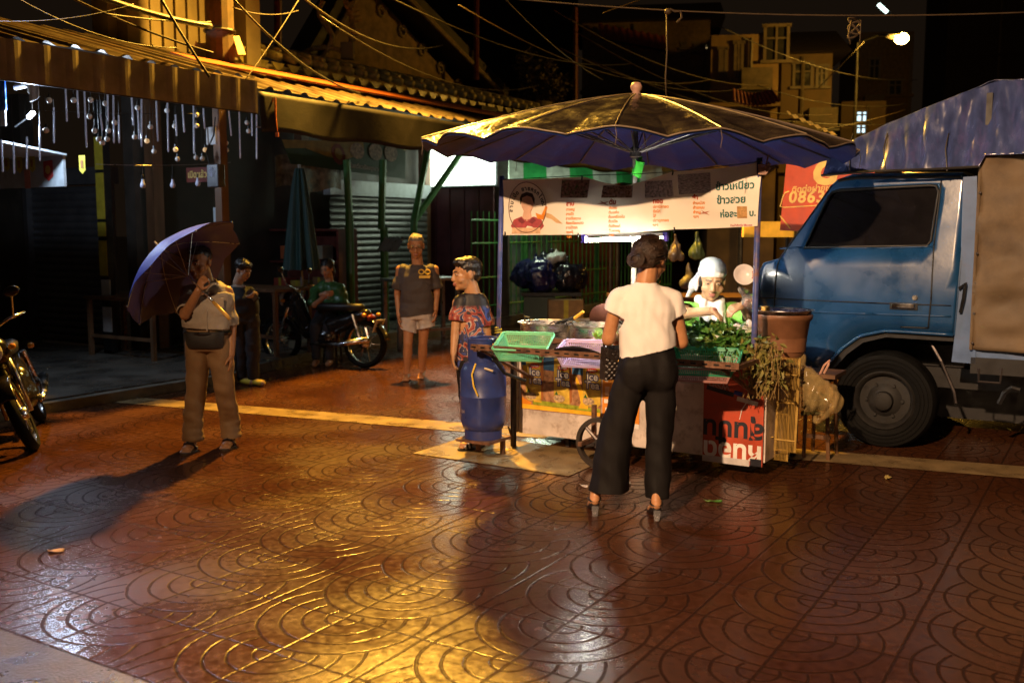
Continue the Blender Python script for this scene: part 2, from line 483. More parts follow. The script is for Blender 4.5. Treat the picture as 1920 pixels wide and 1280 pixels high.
def roof(name, label, p0, z0, p1, z1, q0, q1, pitch, m, group=None):
    o = thing(name, label, 'awning', XY(p0, q0, z0), ROT, group)
    n = int((q1 - q0) / pitch) * 8
    mb = MB().grid(lambda u, v: (v * (p1 - p0) , u * (q1 - q0), v * (z1 - z0) + .034 * trap(u * (q1 - q0) / pitch) + .012 * math.sin(u * 40) * (1 - v)), n, 4)
    mb.build('roof_sheet', m, o, solid=.004)
    return o
AW = roof('corrugated_awning', 'long corrugated awning with a ribbed beige fascia hung with icicle lights', -8.0, 3.27, -10.45, 3.93, -4, 7.8, .27, CORR)
def fasc(u, v):
    q = -4 + u * 11.8
    return (.015 + .007 * trap(q / .27), u * 11.8, -.005 - v * .335)
MB().grid(fasc, 350, 1).build('fascia', FASC, AW, solid=.003)
MB().tube([(-.02, 0, -.33), (-.02, 11.8, -.33)], .018, 6).build('eave_rail', BLACKM, AW)
AW2 = roof('corrugated_awning', 'corrugated roof sheet with orange lit edge above the dark canvas drop', -8.05, 3.2, -10.45, 3.93, 7.85, 19.5, .27, CORR)
ORANGE_TRIM = mat('orange_flashing', (.42, .11, .03), .5, var=.2)
MB().box((-1.1, 5.8, .42), (.5, 11.6, .025), M=Matrix.Rotation(.29, 3, 'Y')).build('ridge_flashing', ORANGE_TRIM, AW2)
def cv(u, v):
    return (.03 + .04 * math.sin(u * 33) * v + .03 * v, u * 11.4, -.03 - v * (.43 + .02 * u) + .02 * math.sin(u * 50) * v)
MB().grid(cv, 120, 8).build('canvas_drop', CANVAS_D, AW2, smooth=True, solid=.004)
# awning posts
for p_, q_, wd in ((-8.35, 7.6, .1), (-8.4, 1.0, .1), (-8.4, -4, .1)):
    o = MB().box((0, 0, 1.55), (wd, wd, 3.1)).build('awning_post', WOOD); o.location = XY(p_, q_, .1); o.rotation_euler = (0, 0, ROT)
    tag(o, {7.6: 'brown square post holding the free end of the fascia awning', 1.0: 'brown square post under the near stretch of the awning', -4: 'brown square post at the nearest end of the awning'}[q_], 'post')
# shop block at left: cross wall with roller shutter
sh = thing('closed_shop', 'dark closed shop at the far left with a grey roller shutter', 'shop', XY(-12.5, 8.6, .11), ROT)
MB().box((-5.1, .1, 1.75), (8.2, .2, 3.5)).build('wall', DARKW, sh)
MB().box((1.2, 2.0, 1.75), (.2, 3.6, 3.5)).build('side_wall', DARKW, sh)
def shut(u, v):
    return (-.75 + u * 1.75, -.03 - .014 * abs(math.sin(v * 22 * math.pi)), .02 + v * 2.15)
MB().grid(shut, 4, 176).build('roller_shutter', SHUT, sh)
for x_ in (.98, -.8): MB().box((x_, -.06, 1.1), (.09, .12, 2.2)).build('shutter_rail', SHUT, sh)
MB().box((.1, -.05, 2.3), (1.9, .2, .22)).build('shutter_box', SHUT, sh)
# whole back wall of the market arcade and its ceiling
bw = thing('market_hall', 'dark market hall behind the awnings, open along the walkway', 'market hall', XY(-11.2, 8.7, .1), ROT)
MB().box((-.1, 4.5, 1.9), (.2, 9, 3.8)).build('back_wall', DARKW, bw)
MB().box((.1, 17, 1.9), (.2, 12.0, 3.8)).build('far_wall', MAROON, bw)
MB().box((0.35, 11, 3.55), (2.4, 26, .04)).build('ceiling', DARKW, bw)
for q_ in (0.2, 3.0, 6.2): MB().box((.15, q_, 1.75), (.16, .16, 3.5)).build('pillar', WOOD, bw)
# yellow taped pillar
yp = thing('taped_pillar', 'black pillar banded with yellow hazard tape beside the roller shutter', 'pillar', XY(*PQ(onq(204, 560, 8.2)), .11), ROT)
YTAPE = mat('yellow_tape', (.42, .34, .03), .5, var=.3); WHITEB = mat('white_board', (.55, .55, .55), .6, var=.2)
MB().box((0, 0, 1.6), (.16, .1, 3.2)).build('core', BLACKM, yp)
for z0, z1 in ((1.0, 1.45), (1.5, 1.68), (1.72, 2.3), (2.34, 2.75)): MB().box((0, -.055, (z0 + z1) / 2), (.15, .012, z1 - z0)).build('tape_band', YTAPE, yp)
for z0, z1 in ((.28, .6), (.72, .95)): MB().box((.03, -.056, (z0 + z1) / 2), (.17, .014, z1 - z0)).build('white_panel', WHITEB, yp)
# lit sign board with small flags under the awning, far left
sb = thing('shop_sign', 'pale blue-grey hanging shop sign with a red badge, lit from above', 'sign', onq(60, 322, 6.6), ROT)
PALE = mat('pale_sign', (.42, .47, .5), .5, var=.2, stain=(.2, .22, .24), stain_scale=5)
MB().box((-.25, 0, 0), (1.65, .03, .34)).build('panel', PALE, sb)
MB().box((-.25, -.35, .2), (1.75, .7, .02), M=Matrix.Rotation(-.12, 3, 'X')).build('hood', PALE, sb)
BADGE = mat('red_badge', (.4, .04, .03), .5); GOLD = mat('gold_print', (.6, .42, .1), .5)
MB().prism([(.24, -.018, .1), (.40, -.018, .11), (.40, -.018, -.06), (.32, -.018, -.11), (.24, -.018, -.06)], (0, -.004, 0)).build('badge', BADGE, sb)
MB().lathe([(.0, 0), (.045, 0), (.045, .003), (0, .003)], 16, (.32, -.024, .01), Matrix.Rotation(math.pi / 2, 3, 'X')).build('emblem', GOLD, sb)
PINK = mat('pink_strip', (.55, .25, .22), .5)
MB().box((-.06, -.02, -.08), (.1, .006, .2)).build('pink_strip', PINK, sb)
flagcol = [mat('flag_yellow', (.5, .42, .05), .6), mat('flag_brown', (.3, .14, .05), .6)]
for i, (x, y) in enumerate(((12, 305), (36, 308), (60, 306), (154, 308))):
    o = thing('pennant', ['yellow-brown paper pennant nearest the left edge on the lit shop sign', 'second yellow pennant hanging on the lit shop sign', 'yellow pennant nearest the red badge of the shop sign', 'lone yellow pennant hanging past the right end of the shop sign'][i], 'pennant', onq(x, y, 6.54), ROT, 'pennants along the shop sign')
    MB().prism([(-.05, 0, .09), (.05, 0, .09), (.05, 0, -.06), (0, 0, -.1), (-.05, 0, -.06)], (0, .003, 0)).build('cloth', flagcol[0], o)
    MB().box((0, -.004, .0), (.04, .003, .08)).build('print', flagcol[1], o)
bb = MB().box((0, 0, 0), (.34, .012, .3)).build('blue_poster', mat('blue_poster_print', (.03, .12, .5), .4, var=.6, scale=12, stain=(.5, .55, .6), stain_scale=6, stain_amt=.8))
bb.location = onq(-8, 180, 5.9); bb.rotation_euler = (0, 0, ROT); tag(bb, 'blue and white poster hanging under the awning at the left edge', 'poster')
wb = MB().box((0, 0, 0), (.34, .01, .16)).build('white_notice', WHITEB); wb.location = onq(-8, 222, 5.9); wb.rotation_euler = (0, 0, ROT)
tag(wb, 'grey notice sheet directly under the blue and white poster', 'notice')
# LED batten lamp
ld = thing('led_lamp', 'slim white batten lamp glowing under the left end of the awning', 'lamp', onq(58, 216, 6.2), ROT)
LEDM = mat('led_white', (.9, .9, 1), .5, emit=(.75, .82, 1), es=22)
M_ = Matrix.Rotation(-.5, 3, 'Y')
MB().box((0, 0, 0), (.10, .035, .03), M=M_).build('diffuser', LEDM, ld)
MB().tube([(-.05, 0, -.02), (-.28, 0, -.10)], .008).build('arm', STEEL, ld)
MB().tube([(.0, .02, .0), (.0, .02, .42)], .004, 5).build('cord', CABLE, ld)
lamp('led_lamp_light', onq(58, 226, 6.05), (.66, .8, 1), 80, .06)
lamp('white_floodlight_above_roof', (-4.4, 9.4, 5.4), (.5, .62, 1), 1000, .2, 'SPOT', aim((-4.4, 9.4, 5.4), (-1.2, 2.4, 0)), spot_size=R(60), spot_blend=.8)
# pipe with a wrapped rag
pipe = thing('wrapped_pipe', 'white pipe stub with a rag wrapped round it under the awning', 'pipe', onq(45, 160, 6.0), ROT)
MB().tube([(-.14, 0, -.01), (.05, 0, .0)], .026, 10).build('pipe', WHITEB, pipe)
MB().grid(lambda u, v: (.05 + .16 * u, .03 * math.sin(u * 9), -.01 - v * (.06 + .1 * math.sin(u * 3))), 8, 4).build('rag', mat('grey_rag', (.4, .38, .36), .8), pipe, solid=.008)
# icicle tubes
ICE = mat('clear_light_tube', (.75, .78, .85), .12, var=.5, scale=120, spec=.8, trans=.25, emit=(.6, .68, 1), es=.06)
tubes = [(365,475,680),(430,490,660),(470,490,825),(300,600,800),(222,705,900),(150,765,945),(75,790,970),(8,780,960),(600,520,680),(632,520,800),(560,640,730),(663,645,800),(735,540,700),(770,620,780),(790,545,820),(872,560,790),(935,575,850),(1018,580,740),(1080,585,860),(1135,605,720),(1208,605,860),(1277,620,760),(1335,625,885),(1405,635,760),(1432,640,890),(980,640,760)]
ORD = ['leftmost', 'second', 'third', 'fourth', 'fifth', 'sixth', 'seventh', 'eighth', 'ninth', 'tenth', 'eleventh', 'twelfth', 'thirteenth', 'fourteenth', 'fifteenth', 'sixteenth', 'seventeenth', 'eighteenth', 'nineteenth', 'twentieth', 'twenty-first', 'twenty-second', 'twenty-third', 'twenty-fourth', 'twenty-fifth', 'twenty-sixth', 'twenty-seventh', 'twenty-eighth', 'twenty-ninth', 'thirtieth', 'thirty-first', 'thirty-second', 'thirty-third']
tubes.sort()
for i, (x, y0, y1) in enumerate(tubes):
    p_ = -8.25 - .25 * random.random()
    if x < 320: p_ = -9.2 + .3 * random.random()
    a = onp(x / 2.977, y0 / 2.977, p_); b = onp((x + random.uniform(0, 14)) / 2.977, y1 / 2.977, p_)
    L_ = (b - a).length
    o = MB().tube([(0, 0, 0), (b - a) * .97, b - a], [.0085, .0085, .004], 8).build('icicle_light', ICE, smooth=True)
    o.location = a
    kind = 'long' if L_ > .62 else ('short' if L_ < .42 else 'mid-length')
    ordn = ORD[i] if i == 0 else ORD[i] + ' from the left'
    tag(o, f'{kind} clear icicle light tube hanging under the awning, {ordn}', 'icicle light', 'icicle lights under the awning')
    MB().tube([(0, 0, 0), (0, 0, max(.05, 2.95 - a.z))], .002, 4).build('cord', CABLE, o)
GLOBE = mat('white_globe', (.7, .68, .64), .3, var=.15); WARM = mat('warm_globe', (.8, .6, .35), .3, emit=(1, .6, .25), es=.35)
bulbs = [(275,560),(412,560),(507,558),(588,578),(500,650),(528,730),(605,730),(552,777),(598,777),(572,797),(640,685),(768,603),(820,787),(840,708),(752,765),(860,845),(932,618),(975,705),(980,835),(992,888),(1097,643),(1098,703),(1145,837),(1232,662),(1228,692),(1378,685),(1387,732),(1263,798),(1265,838),(258,728),(1095,880),(1130,885)]
bulbs.sort()
for i, (x, y) in enumerate(bulbs):
    wm = (x, y) in ((820,787),(980,835),(1145,837))
    a = onp(x / 2.977, y / 2.977, -8.5 - .2 * random.random())
    o = MB().ell((0, 0, 0), (.026, .026, .027), n=14, m=9).build('globe_bulb', WARM if wm else GLOBE, smooth=True); o.location = a
    MB().tube([(0, 0, .024), (0, 0, .055)], .011, 8).build('socket', BLACKM, o)
    MB().tube([(0, 0, .05), (0, 0, max(.1, 2.95 - a.z))], .002, 4).build('cord', CABLE, o)
    ordn = ORD[i] if i == 0 else ORD[i] + ' from the left'
    tag(o, f'small {"warm glowing" if wm else "unlit white"} globe bulb under the awning, {ordn}', 'bulb', 'globe bulbs under the awning')
LEDB = mat('led_bulb_glass', (.6, .62, .8), .3)
for i, (x, y) in enumerate(((268, 345), (324, 345), (371, 342))):
    o = thing('pear_bulb', 'pear-shaped unlit bulb hanging on the low wire, ' + ['left of the three', 'middle of the three', 'right of the three beside the post'][i], 'bulb', onp(x, y, -8.9), 0, 'pear-shaped bulbs on the low wire')
    MB().lathe([(0, -.045), (.02, -.04), (.03, -.02), (.026, 0), (.014, .03), (.013, .05)], 14).build('bulb', LEDB, o, smooth=True)
    MB().lathe([(.014, .05), (.015, .09), (0, .1)], 10).build('socket', BLACKM, o)
    MB().tube([(0, 0, .1), (0, 0, .22)], .003, 5).build('cord', CABLE, o)
def cable(a, b, sag, r, label, m=CABLE, n=18, name='overhead_cable', cat='cable', group='overhead cables'):
    pts = [a.lerp(b, t) - Vector((0, 0, sag * 4 * t * (1 - t))) for t in np.linspace(0, 1, n)]
    o = MB().tube([p - pts[0] for p in pts], r, 5).build(name, m, smooth=True); o.location = pts[0]
    return tag(o, label, cat, group)
cable(onp(180, 308, -8.9), onp(432, 305, -8.9), .02, .003, 'thin low wire carrying three pear-shaped bulbs to the post', STEEL, name='bulb_wire', group=None)
cable(onp(60, 207, -8.6), onp(440, 212, -8.6), .02, .003, 'thin light wire strung under the awning among the icicle lights', CABLE, name='bulb_wire', group=None)
# small things on and by the awning end post
ntc = thing('meter_box', 'grey electric meter box with wiring on the awning end post', 'meter box', onp(405, 330, -8.2), ROT)
MB().box((0, 0, 0), (.17, .1, .24)).build('case', SHUT, ntc, bevel=.01)
MB().lathe([(0, 0), (.055, 0), (.06, -.03), (0, -.03)], 16, (0, -.05, .04), Matrix.Rotation(math.pi / 2, 3, 'X')).build('dial', LEDB, ntc)
MB().tube([(-.05, -.03, .1), (-.1, -.03, .25), (.02, -.03, .42), (.05, -.03, .6)], .008, 6).build('wire', CABLE, ntc)
o = MB().box((0, 0, 0), (.14, .01, .18)).build('paper_notice', WHITEB); o.location = onp(396, 255, -8.3); o.rotation_euler = (0, 0, ROT); tag(o, 'pale paper notice hanging from the ceiling near the awning end post', 'notice')
o = MB().box((0, 0, 0), (.15, .02, .42)).build('metal_plate', PALE); o.location = onp(411, 425, -8.5); o.rotation_euler = (0, 0, ROT); tag(o, 'pale metal plate leaning on the awning end post behind the umbrella', 'plate')
sm = thing('shop_sign', 'small dark red shop sign with faded yellow lettering left of the end post', 'sign', onp(372, 328, -8.9), ROT)
MB().box((0, 0, 0), (.36, .03, .16)).build('panel', REDP, sm)
text_mesh('lettering', 'เปิดแล้ว', .1, mat('faded_yellow', (.5, .36, .1), .6), sm, Matrix.Translation((0, -.017, -.03)) @ Matrix.Rotation(math.pi / 2, 4, 'X'), bold=.003)
# orange straps at the end of the fascia
st = thing('orange_strap', 'orange cloth straps dangling from the end of the fascia', 'strap', onp(513, 205, -8.0))
OR = mat('orange_strap_cloth', (.75, .2, .06), .7)
MB().tube([(0, 0, .12), (-.04, 0, -.02), (-.07, 0, -.17)], .008, 6).tube([(0.02, 0, .12), (.02, 0, -.1), (.03, 0, -.24)], .011, 6).box((.03, 0, -.27), (.035, .02, .05)).build('strap', OR, st)
MB().tube([(-.2, 0, -.19), (.0, 0, -.20)], .009, 6).build('hook', STEEL, st)
# ================================================================== FURNITURE UNDER THE AWNING
def table(name, label, loc, rz, w_, d_, h, m):
    o = thing(name, label, 'table', loc, rz)
    MB().box((0, 0, h - .02), (w_, d_, .04)).build('tabletop', m, o, bevel=.004)
    for sx in (-1, 1):
        for sy in (-1, 1): MB().box((sx * (w_ / 2 - .05), sy * (d_ / 2 - .05), (h - .04) / 2), (.05, .05, h - .04)).build('leg', m, o)
    MB().box((0, -d_ / 2 + .05, .25), (w_ - .1, .03, .04)).build('stretcher', m, o)
    return o
table('wooden_table', 'dark wooden table standing right of the taped pillar', XY(-10.6, 8.2, .11), ROT, 1.3, .6, .75, WOOD)
table('wooden_table', 'dark wooden stall table behind the phone-reading person', XY(-9.7, 9.3, .11), ROT, 1.5, .7, .85, WOOD)
cb_ = thing('market_cabinet', 'reddish wooden cabinet with shelves behind the folded teal parasol', 'cabinet', XY(-10.6, 11.3, .11), ROT)
REDW = mat('reddish_wood', (.14, .03, .02), .5, var=.4)
MB().box((0, .2, .8), (1.6, .04, 1.6)).box((-.78, 0, .8), (.04, .4, 1.6)).box((.78, 0, .8), (.04, .4, 1.6)).build('carcass', REDW, cb_)
for z in (.1, .6, 1.1, 1.58): MB().box((0, 0, z), (1.52, .38, .03)).build('shelf', REDW, cb_)
for i, (x, z, c) in enumerate(((-.45, .75, (.3, .05, .03)), (-.1, .72, (.35, .25, .05)), (.35, .78, (.2, .12, .05)), (-.3, 1.24, (.4, .1, .03)), (.3, 1.25, (.3, .28, .2)), (.5, .25, (.15, .1, .06)))):
    o = thing('goods_box', ['red box on the middle cabinet shelf', 'yellow-green box on the middle cabinet shelf', 'tall brown box on the middle cabinet shelf', 'orange-red box on the top cabinet shelf', 'cream box on the top cabinet shelf', 'dark brown box on the lowest cabinet shelf'][i], 'box', cb_.matrix_basis @ Vector((x, -.02, z - .12)), ROT)
    MB().box((0, 0, .12), (.26, .24, .2)).build('carton', mat('carton_%d' % i, c, .6), o, bevel=.006)
    MB().box((0, -.122, .12), (.05, .004, .2)).build('tape', YTAPE, o)
# folded teal parasol
pr = thing('folded_parasol', 'closed teal market parasol standing upright in the dark hall', 'parasol', XY(*PQ(onp(566, 520, -9.5)), .11))
TEAL = mat('teal_cloth', (.018, .055, .05), .6, var=.3, stretch=(1, 1, .15), scale=20)
def fold_par(u, v):
    a = u * 2 * math.pi; z = 1.05 + v * 1.35
    r_ = (.05 + .16 * (1 - v) ** .8) * (1 + .22 * math.cos(a * 9 + v))
    return (r_ * math.cos(a), r_ * math.sin(a), z)
MB().grid(fold_par, 90, 14).build('cloth', TEAL, pr, smooth=True)
MB().tube([(0, 0, 0), (0, 0, 2.45)], .02, 8).build('pole', STEEL, pr)
MB().lathe([(0, 0), (.2, 0), (.2, .08), (.05, .1), (0, .1)], 20).build('base', CONC, pr)
# advert banner inside the hall
ad = thing('stall_banner', 'dark green and yellow food stall banner hanging inside the market hall', 'banner', onp(640, 300, -9.75), ROT + math.pi / 2)
c0, c1, c2, c3 = [toward(ad, onp(x, y, -9.75)) for x, y in ((528, 262), (760, 268), (760, 336), (545, 307))]
def bl(u, v): return c0.lerp(c1, u).lerp(c3.lerp(c2, u), v)
BAN_D = mat('banner_dark_green', (.02, .05, .025), .5, var=.3); BAN_Y = mat('banner_mustard', (.20, .15, .03), .5, var=.3)
MB().grid(lambda u, v: bl(u, v), 24, 6).build('cloth', BAN_D, ad, solid=.004)
nrm = (c1 - c0).cross(c3 - c0).normalized()
if nrm.dot(toward(ad, (0, 0, 1.7)) - c0) < 0: nrm = -nrm
up = lambda u, v: bl(u, v) + nrm * .006
pts = [up(u, v) for u, v in ((0, 0), (.62, 0), (.62, .35), (.45, .62), (.3, .55), (.15, .3), (0, .35))]
MB().prism(pts, nrm * .002).build('printed_field', BAN_Y, ad)
MB().prism([up(.40 + .055 * math.cos(a), .45 + .36 * math.sin(a)) + nrm * .003 for a in np.linspace(0, 2 * math.pi, 20, endpoint=False)], nrm * .002).build('round_logo', REDP, ad)
MB().prism([up(.40 + .03 * math.cos(a), .43 + .2 * math.sin(a)) + nrm * .006 for a in np.linspace(0, 2 * math.pi, 16, endpoint=False)], nrm * .002).build('logo_centre', BAN_Y, ad)
DISH = mat('printed_dish', (.22, .17, .13), .5, var=.7, scale=25)
for u0 in (.56, .72, .86):
    MB().prism([up(u0 + .06 * math.cos(a), .3 + .26 * math.sin(a)) + nrm * .004 for a in np.linspace(0, 2 * math.pi, 16, endpoint=False)], nrm * .002).build('printed_dish', DISH, ad)
xx = (c2 - c3).normalized(); zz = (c0 - c3); zz = (zz - xx * zz.dot(xx)).normalized(); yy = xx.cross(zz)
Mt = Matrix((xx, zz, nrm)).transposed().to_4x4(); Mt.translation = up(.62, .86) + nrm * .003
text_mesh('lettering', 'ร้านก๋วยเตี๋ยวเรืออยุธยาเจ้าเก่า', .085, mat('banner_grey_ink', (.35, .36, .34), .6), ad, Mt, bold=.002)
pd = MB().grid(lambda u, v: (u * 1.35, .02 * math.sin(u * 14), v * .42 + .04 * math.sin(u * 9)), 30, 5).build('faded_poster', mat('faded_poster_print', (.16, .14, .09), .6, var=.8, scale=9, stain=(.05, .03, .02), stain_scale=7, stain_amt=.8), solid=.003)
pd.location = onp(517, 352, -9.9); pd.rotation_euler = (0, 0, ROT + math.pi / 2); tag(pd, 'faded crumpled poster hanging below the dark green stall banner', 'poster')
# roller shutter and back facade beyond
s2 = thing('roller_shutter', 'ribbed grey roller shutter catching light left of the glowing sign', 'shutter', XY(*PQ(onp(715, 430, -10.9)), .15), ROT + math.pi / 2)
MB().grid(lambda u, v: ((u - .5) * 2.6, -.02 * abs(math.sin(v * 20 * math.pi)), v * 2.1), 3, 160).build('curtain', mat('light_shutter', (.075, .075, .07), .4, metal=.5), s2)
MB().box((0, .0, 2.22), (2.7, .15, .24)).build('shutter_box', PALE, s2)
# glowing sign
QS = 15.0
ls = thing('lightbox_sign', 'large glowing white lightbox sign above the maroon doors', 'sign', onq(847, 310, QS), ROT)
LIT = mat('lit_sign_face', (.9, 1, .9), .4, emit=(.84, 1, .80), es=7)
def lq(x, y): return toward(ls, onq(x, y, QS))
a_, b2 = lq(766, 352), lq(932, 268)
MB().box(((a_.x + b2.x) / 2, .08, (a_.z + b2.z) / 2), (b2.x - a_.x, .14, b2.z - a_.z)).build('case', PALE, ls)
MB().box(((a_.x + b2.x) / 2 + .12, 0, (a_.z + b2.z) / 2), (b2.x - a_.x - .34, .01, b2.z - a_.z - .04)).build('lit_face', LIT, ls)
MB().box((b2.x + .08, .05, a_.z + .35), (.26, .03, .75)).build('side_panel', mat('grey_green_panel', (.3, .36, .32), .5), ls)
PT = mat('printed_palm', (.2, .3, .2), .6)
MB().prism([(.1, -.008, -.2), (.13, -.008, -.2), (.16, -.008, .0), (.3, -.008, .03), (.16, -.008, .06), (.14, -.008, .18), (.11, -.008, .06), (-.02, -.008, .08), (.08, -.008, .02)], (0, -.002, 0)).build('printed_palm', mat('pale_green_print', (.35, .55, .35), .5, emit=(.5, .75, .5), es=2.5), ls)
# maroon doors beneath
md_ = thing('maroon_doors', 'maroon folding doors below the glowing lightbox sign', 'door', onq(868, 430, QS + .1), ROT)
zb = .15 - md_.location.z; zt = toward(md_, onq(868, 353, QS + .1)).z
for i in range(5):
    MB().box((-.75 + i * .32, 0, (zb + zt) / 2), (.30, .04, zt - zb)).build('door_leaf', MAROON, md_, bevel=.01)
MB().box((-.1, .05, (zb + zt) / 2), (2.1, .05, zt - zb + .1)).build('door_frame', DARKW, md_)
hs = thing('market_house', 'pale plastered shop house carrying the glowing lightbox sign', 'building', XY(-10.9, QS + .5, 0), ROT)
MB().box((-.1, 1.5, 1.9), (1.9, 2.6, 3.8)).build('wall', mat('grey_green_wall', (.16, .19, .16), .8, var=.3), hs)
MB().box((-.1, -.1, 3.85), (2.1, .5, .1)).build('eave', DARKW, hs)
# Y columns in green steel
def ycol(px0, base, arms, p_, label, zt=None):
    b0 = onp(px0, base[1], p_); o = thing('steel_column', label, 'column', Vector((b0.x, b0.y, .11)), 0, 'green steel columns')
    fork = onp(*base, p_) - o.location
    MB().tube([(0, 0, 0), (0, 0, fork.z + .03)], .06, 10).build('shaft', GREENP, o)
    MB().lathe([(0, 0), (.13, 0), (.13, .02), (0, .02)], 4).build('foot_plate', GREENP, o)
    for x, y in arms:
        MB().tube([fork, onp(x, y, p_) - o.location], .055, 8).build('arm', GREENP, o)
ycol(776, (776, 415), ((806, 262), (880, 265)), -9.9, 'green forked steel column in front of the glowing sign')
ycol(985, (985, 360), ((1020, 285), (1100, 285)), -10.0, 'green forked steel column behind the menu banner')
ycol(655, (655, 405), ((650, 300),), -9.6, 'dark green straight steel column left of the roller shutter')
ycol(1120, (1120, 360), ((1128, 290),), -10.1, 'green straight steel column behind the cart light tube')
ycol(720, (715, 430), ((718, 300),), -9.55, 'dark green steel column beside the walking old man')
# green and white striped awning
sa = thing('striped_awning', 'green and white striped canvas awning behind the big parasol', 'awning', atY(938, 300, 19.0))
GST = mat('green_stripe', (.03, .34, .09), .6, emit=(.03, .34, .09), es=.0); WST = mat('white_stripe', (.55, .6, .55), .6)
r0 = toward(sa, atY(938, 285, 19)); r1 = toward(sa, atY(1240, 345, 19.0))
wd_ = (r1.x - r0.x) / 7
for i in range(7):
    MB().grid(lambda u, v: (r0.x + wd_ * (i + u), .6 * v - .3, r1.z + (r0.z - r1.z) * v + .02 * math.sin(u * 6)), 4, 4).build('canvas_stripe', GST if i % 2 else WST, sa, solid=.003)
sa2 = thing('striped_awning', 'brown and tan striped canvas awning further along, right of the green one', 'awning', atY(1240, 300, 22.0))
BST = [mat('brown_stripe', (.12, .06, .025), .7), mat('tan_stripe', (.3, .19, .09), .7)]
r0 = toward(sa2, atY(1236, 300, 22)); r1 = toward(sa2, atY(1420, 326, 22))
for i in range(9):
    wd_ = (r1.x - r0.x) / 9
    MB().grid(lambda u, v: (r0.x + wd_ * (i + u), .4 * v - .2, r1.z + (r0.z - r1.z) * v), 2, 2).build('canvas_stripe', BST[i % 2], sa2, solid=.003)
lamp('stall_light_under_awning', atY(1010, 345, 17.6), (.82, 1, .72), 60, .1)
# green fence along the kerb
for j, (qa, qb, lab) in enumerate(((14.2, 16.6, 'green bar fence behind the walking man and boy'), (16.8, 19.4, 'green bar fence behind the garbage bags'), (19.6, 23, 'green bar fence behind the light tube'))):
    fo = thing('bar_fence', lab, 'fence', XY(-9.55, qa, .11), ROT + math.pi / 2)
    for z in (.25, .75, 1.35, 1.75): MB().tube([(0, 0, z), (qb - qa, 0, z)], .018, 6).build('rail', GREENP, fo)
    n = int((qb - qa) / .18)
    for i in range(n + 1): MB().tube([(i * (qb - qa) / n, 0, 0), (i * (qb - qa) / n, 0, 1.9)], .012, 6).build('bar', GREENP, fo)
# steel stall table and sheet behind the old man
stt = table('stall_table', 'stainless stall table with a bright edge behind the old man', XY(*PQ(onp(790, 520, -8.75)), 0.0), ROT + 1.2, 1.1, .5, 1.0, STEEL)
cs = thing('roof_sheet', 'short corrugated sheet propped on the stall beside the old man, shining', 'metal sheet', onp(732, 458, -9.2), ROT)
MB().grid(lambda u, v: ((u - .5) * .36, -.1 + .2 * v, -.1 + .2 * v + .012 * math.sin(u * 30)), 30, 2).build('sheet', STEEL, cs, solid=.003)
# garbage bags on a trolley
def bag(name, label, loc, r, m, seed, white=False):
    mb = MB(); rnd = random.Random(seed)
    for i in range(7): mb.ell((rnd.uniform(-.4, .4) * r[0], rnd.uniform(-.4, .4) * r[1], r[2] * rnd.uniform(.6, 1.1)), (r[0] * .62, r[1] * .62, r[2] * .62), n=12, m=8)
    mb.cap((0, 0, r[2] * 1.4), (0.02, 0, r[2] * 1.9), .05, .02)
    me = voxel(mb, name, .03, 2, fold=folds(.05, 9, 9, 4, seed, .02))
    o = finish(name, me, m, smooth=True); o.location = loc; return tag(o, label, 'garbage bag', 'garbage bags on the trolley')
BAGB = mat('black_bag', (.012, .012, .02), .18, var=.3, bump=.8, bscale=14, spec=.8); BAGN = mat('navy_bag', (.01, .012, .07), .2, bump=.8, bscale=14, spec=.8)
BAGW = mat('white_bag', (.5, .52, .5), .35, bump=.6, bscale=18)
tr = onp(1032, 545, -8.7); trl = thing('garbage_trolley', 'low metal trolley loaded with garbage bags behind the cart', 'trolley', Vector((tr.x, tr.y, 0)), 0)
zt = tr.z
MB().box((0, 0, zt - .04), (1.05, .8, .06)).build('deck', BLACKM, trl)
MB().box((-.2, -.1, zt - .4), (.55, .5, .62)).build('bin', mat('dark_green_bin', (.03, .05, .035), .5), trl)
for sx in (-1, 1):
    for sy in (-1, 1):
        MB().tube([(sx * .42, sy * .3, zt - .05), (sx * .42, sy * .3, .15)], .02, 6).build('leg', BLACKM, trl)
        MB().tube([(sx * .42 - .02, sy * .3, .09), (sx * .42 + .02, sy * .3, .09)], .09, 14).build('wheel', BLACKM, trl)
z0 = zt - .02
bag('garbage_bag', 'shiny navy garbage bag at the left of the trolley heap', Vector((tr.x - .28, tr.y - .2, z0)), (.42, .35, .36), BAGN, 1)
bag('garbage_bag', 'black garbage bag at the right of the trolley heap', Vector((tr.x + .28, tr.y - .05, z0)), (.40, .35, .33), BAGB, 2)
bag('garbage_bag', 'black garbage bag sunk in the middle of the trolley heap', Vector((tr.x + .0, tr.y + .1, z0 + .08)), (.36, .32, .35), BAGB, 3)
bag('garbage_bag', 'small white garbage bag on top of the trolley heap', Vector((tr.x + .08, tr.y - .05, z0 + .5)), (.19, .16, .13), BAGW, 4)
CARD = mat('cardboard', (.25, .15, .07), .8, var=.3, bump=.1)
o = thing('cardboard_box', 'brown cardboard box under the garbage bags at the right', 'box', Vector((tr.x + .24, tr.y - .48, zt - .62)), .05)
MB().box((0, 0, .25), (.6, .3, .5)).build('carton', CARD, o, bevel=.005); MB().box((0, -.152, .25), (.08, .004, .5)).build('tape', YTAPE, o)
for sx in (-1, 1): MB().box((sx * .2, 0, -.18), (.05, .25, .36)).build('crate_leg', WOOD, o)
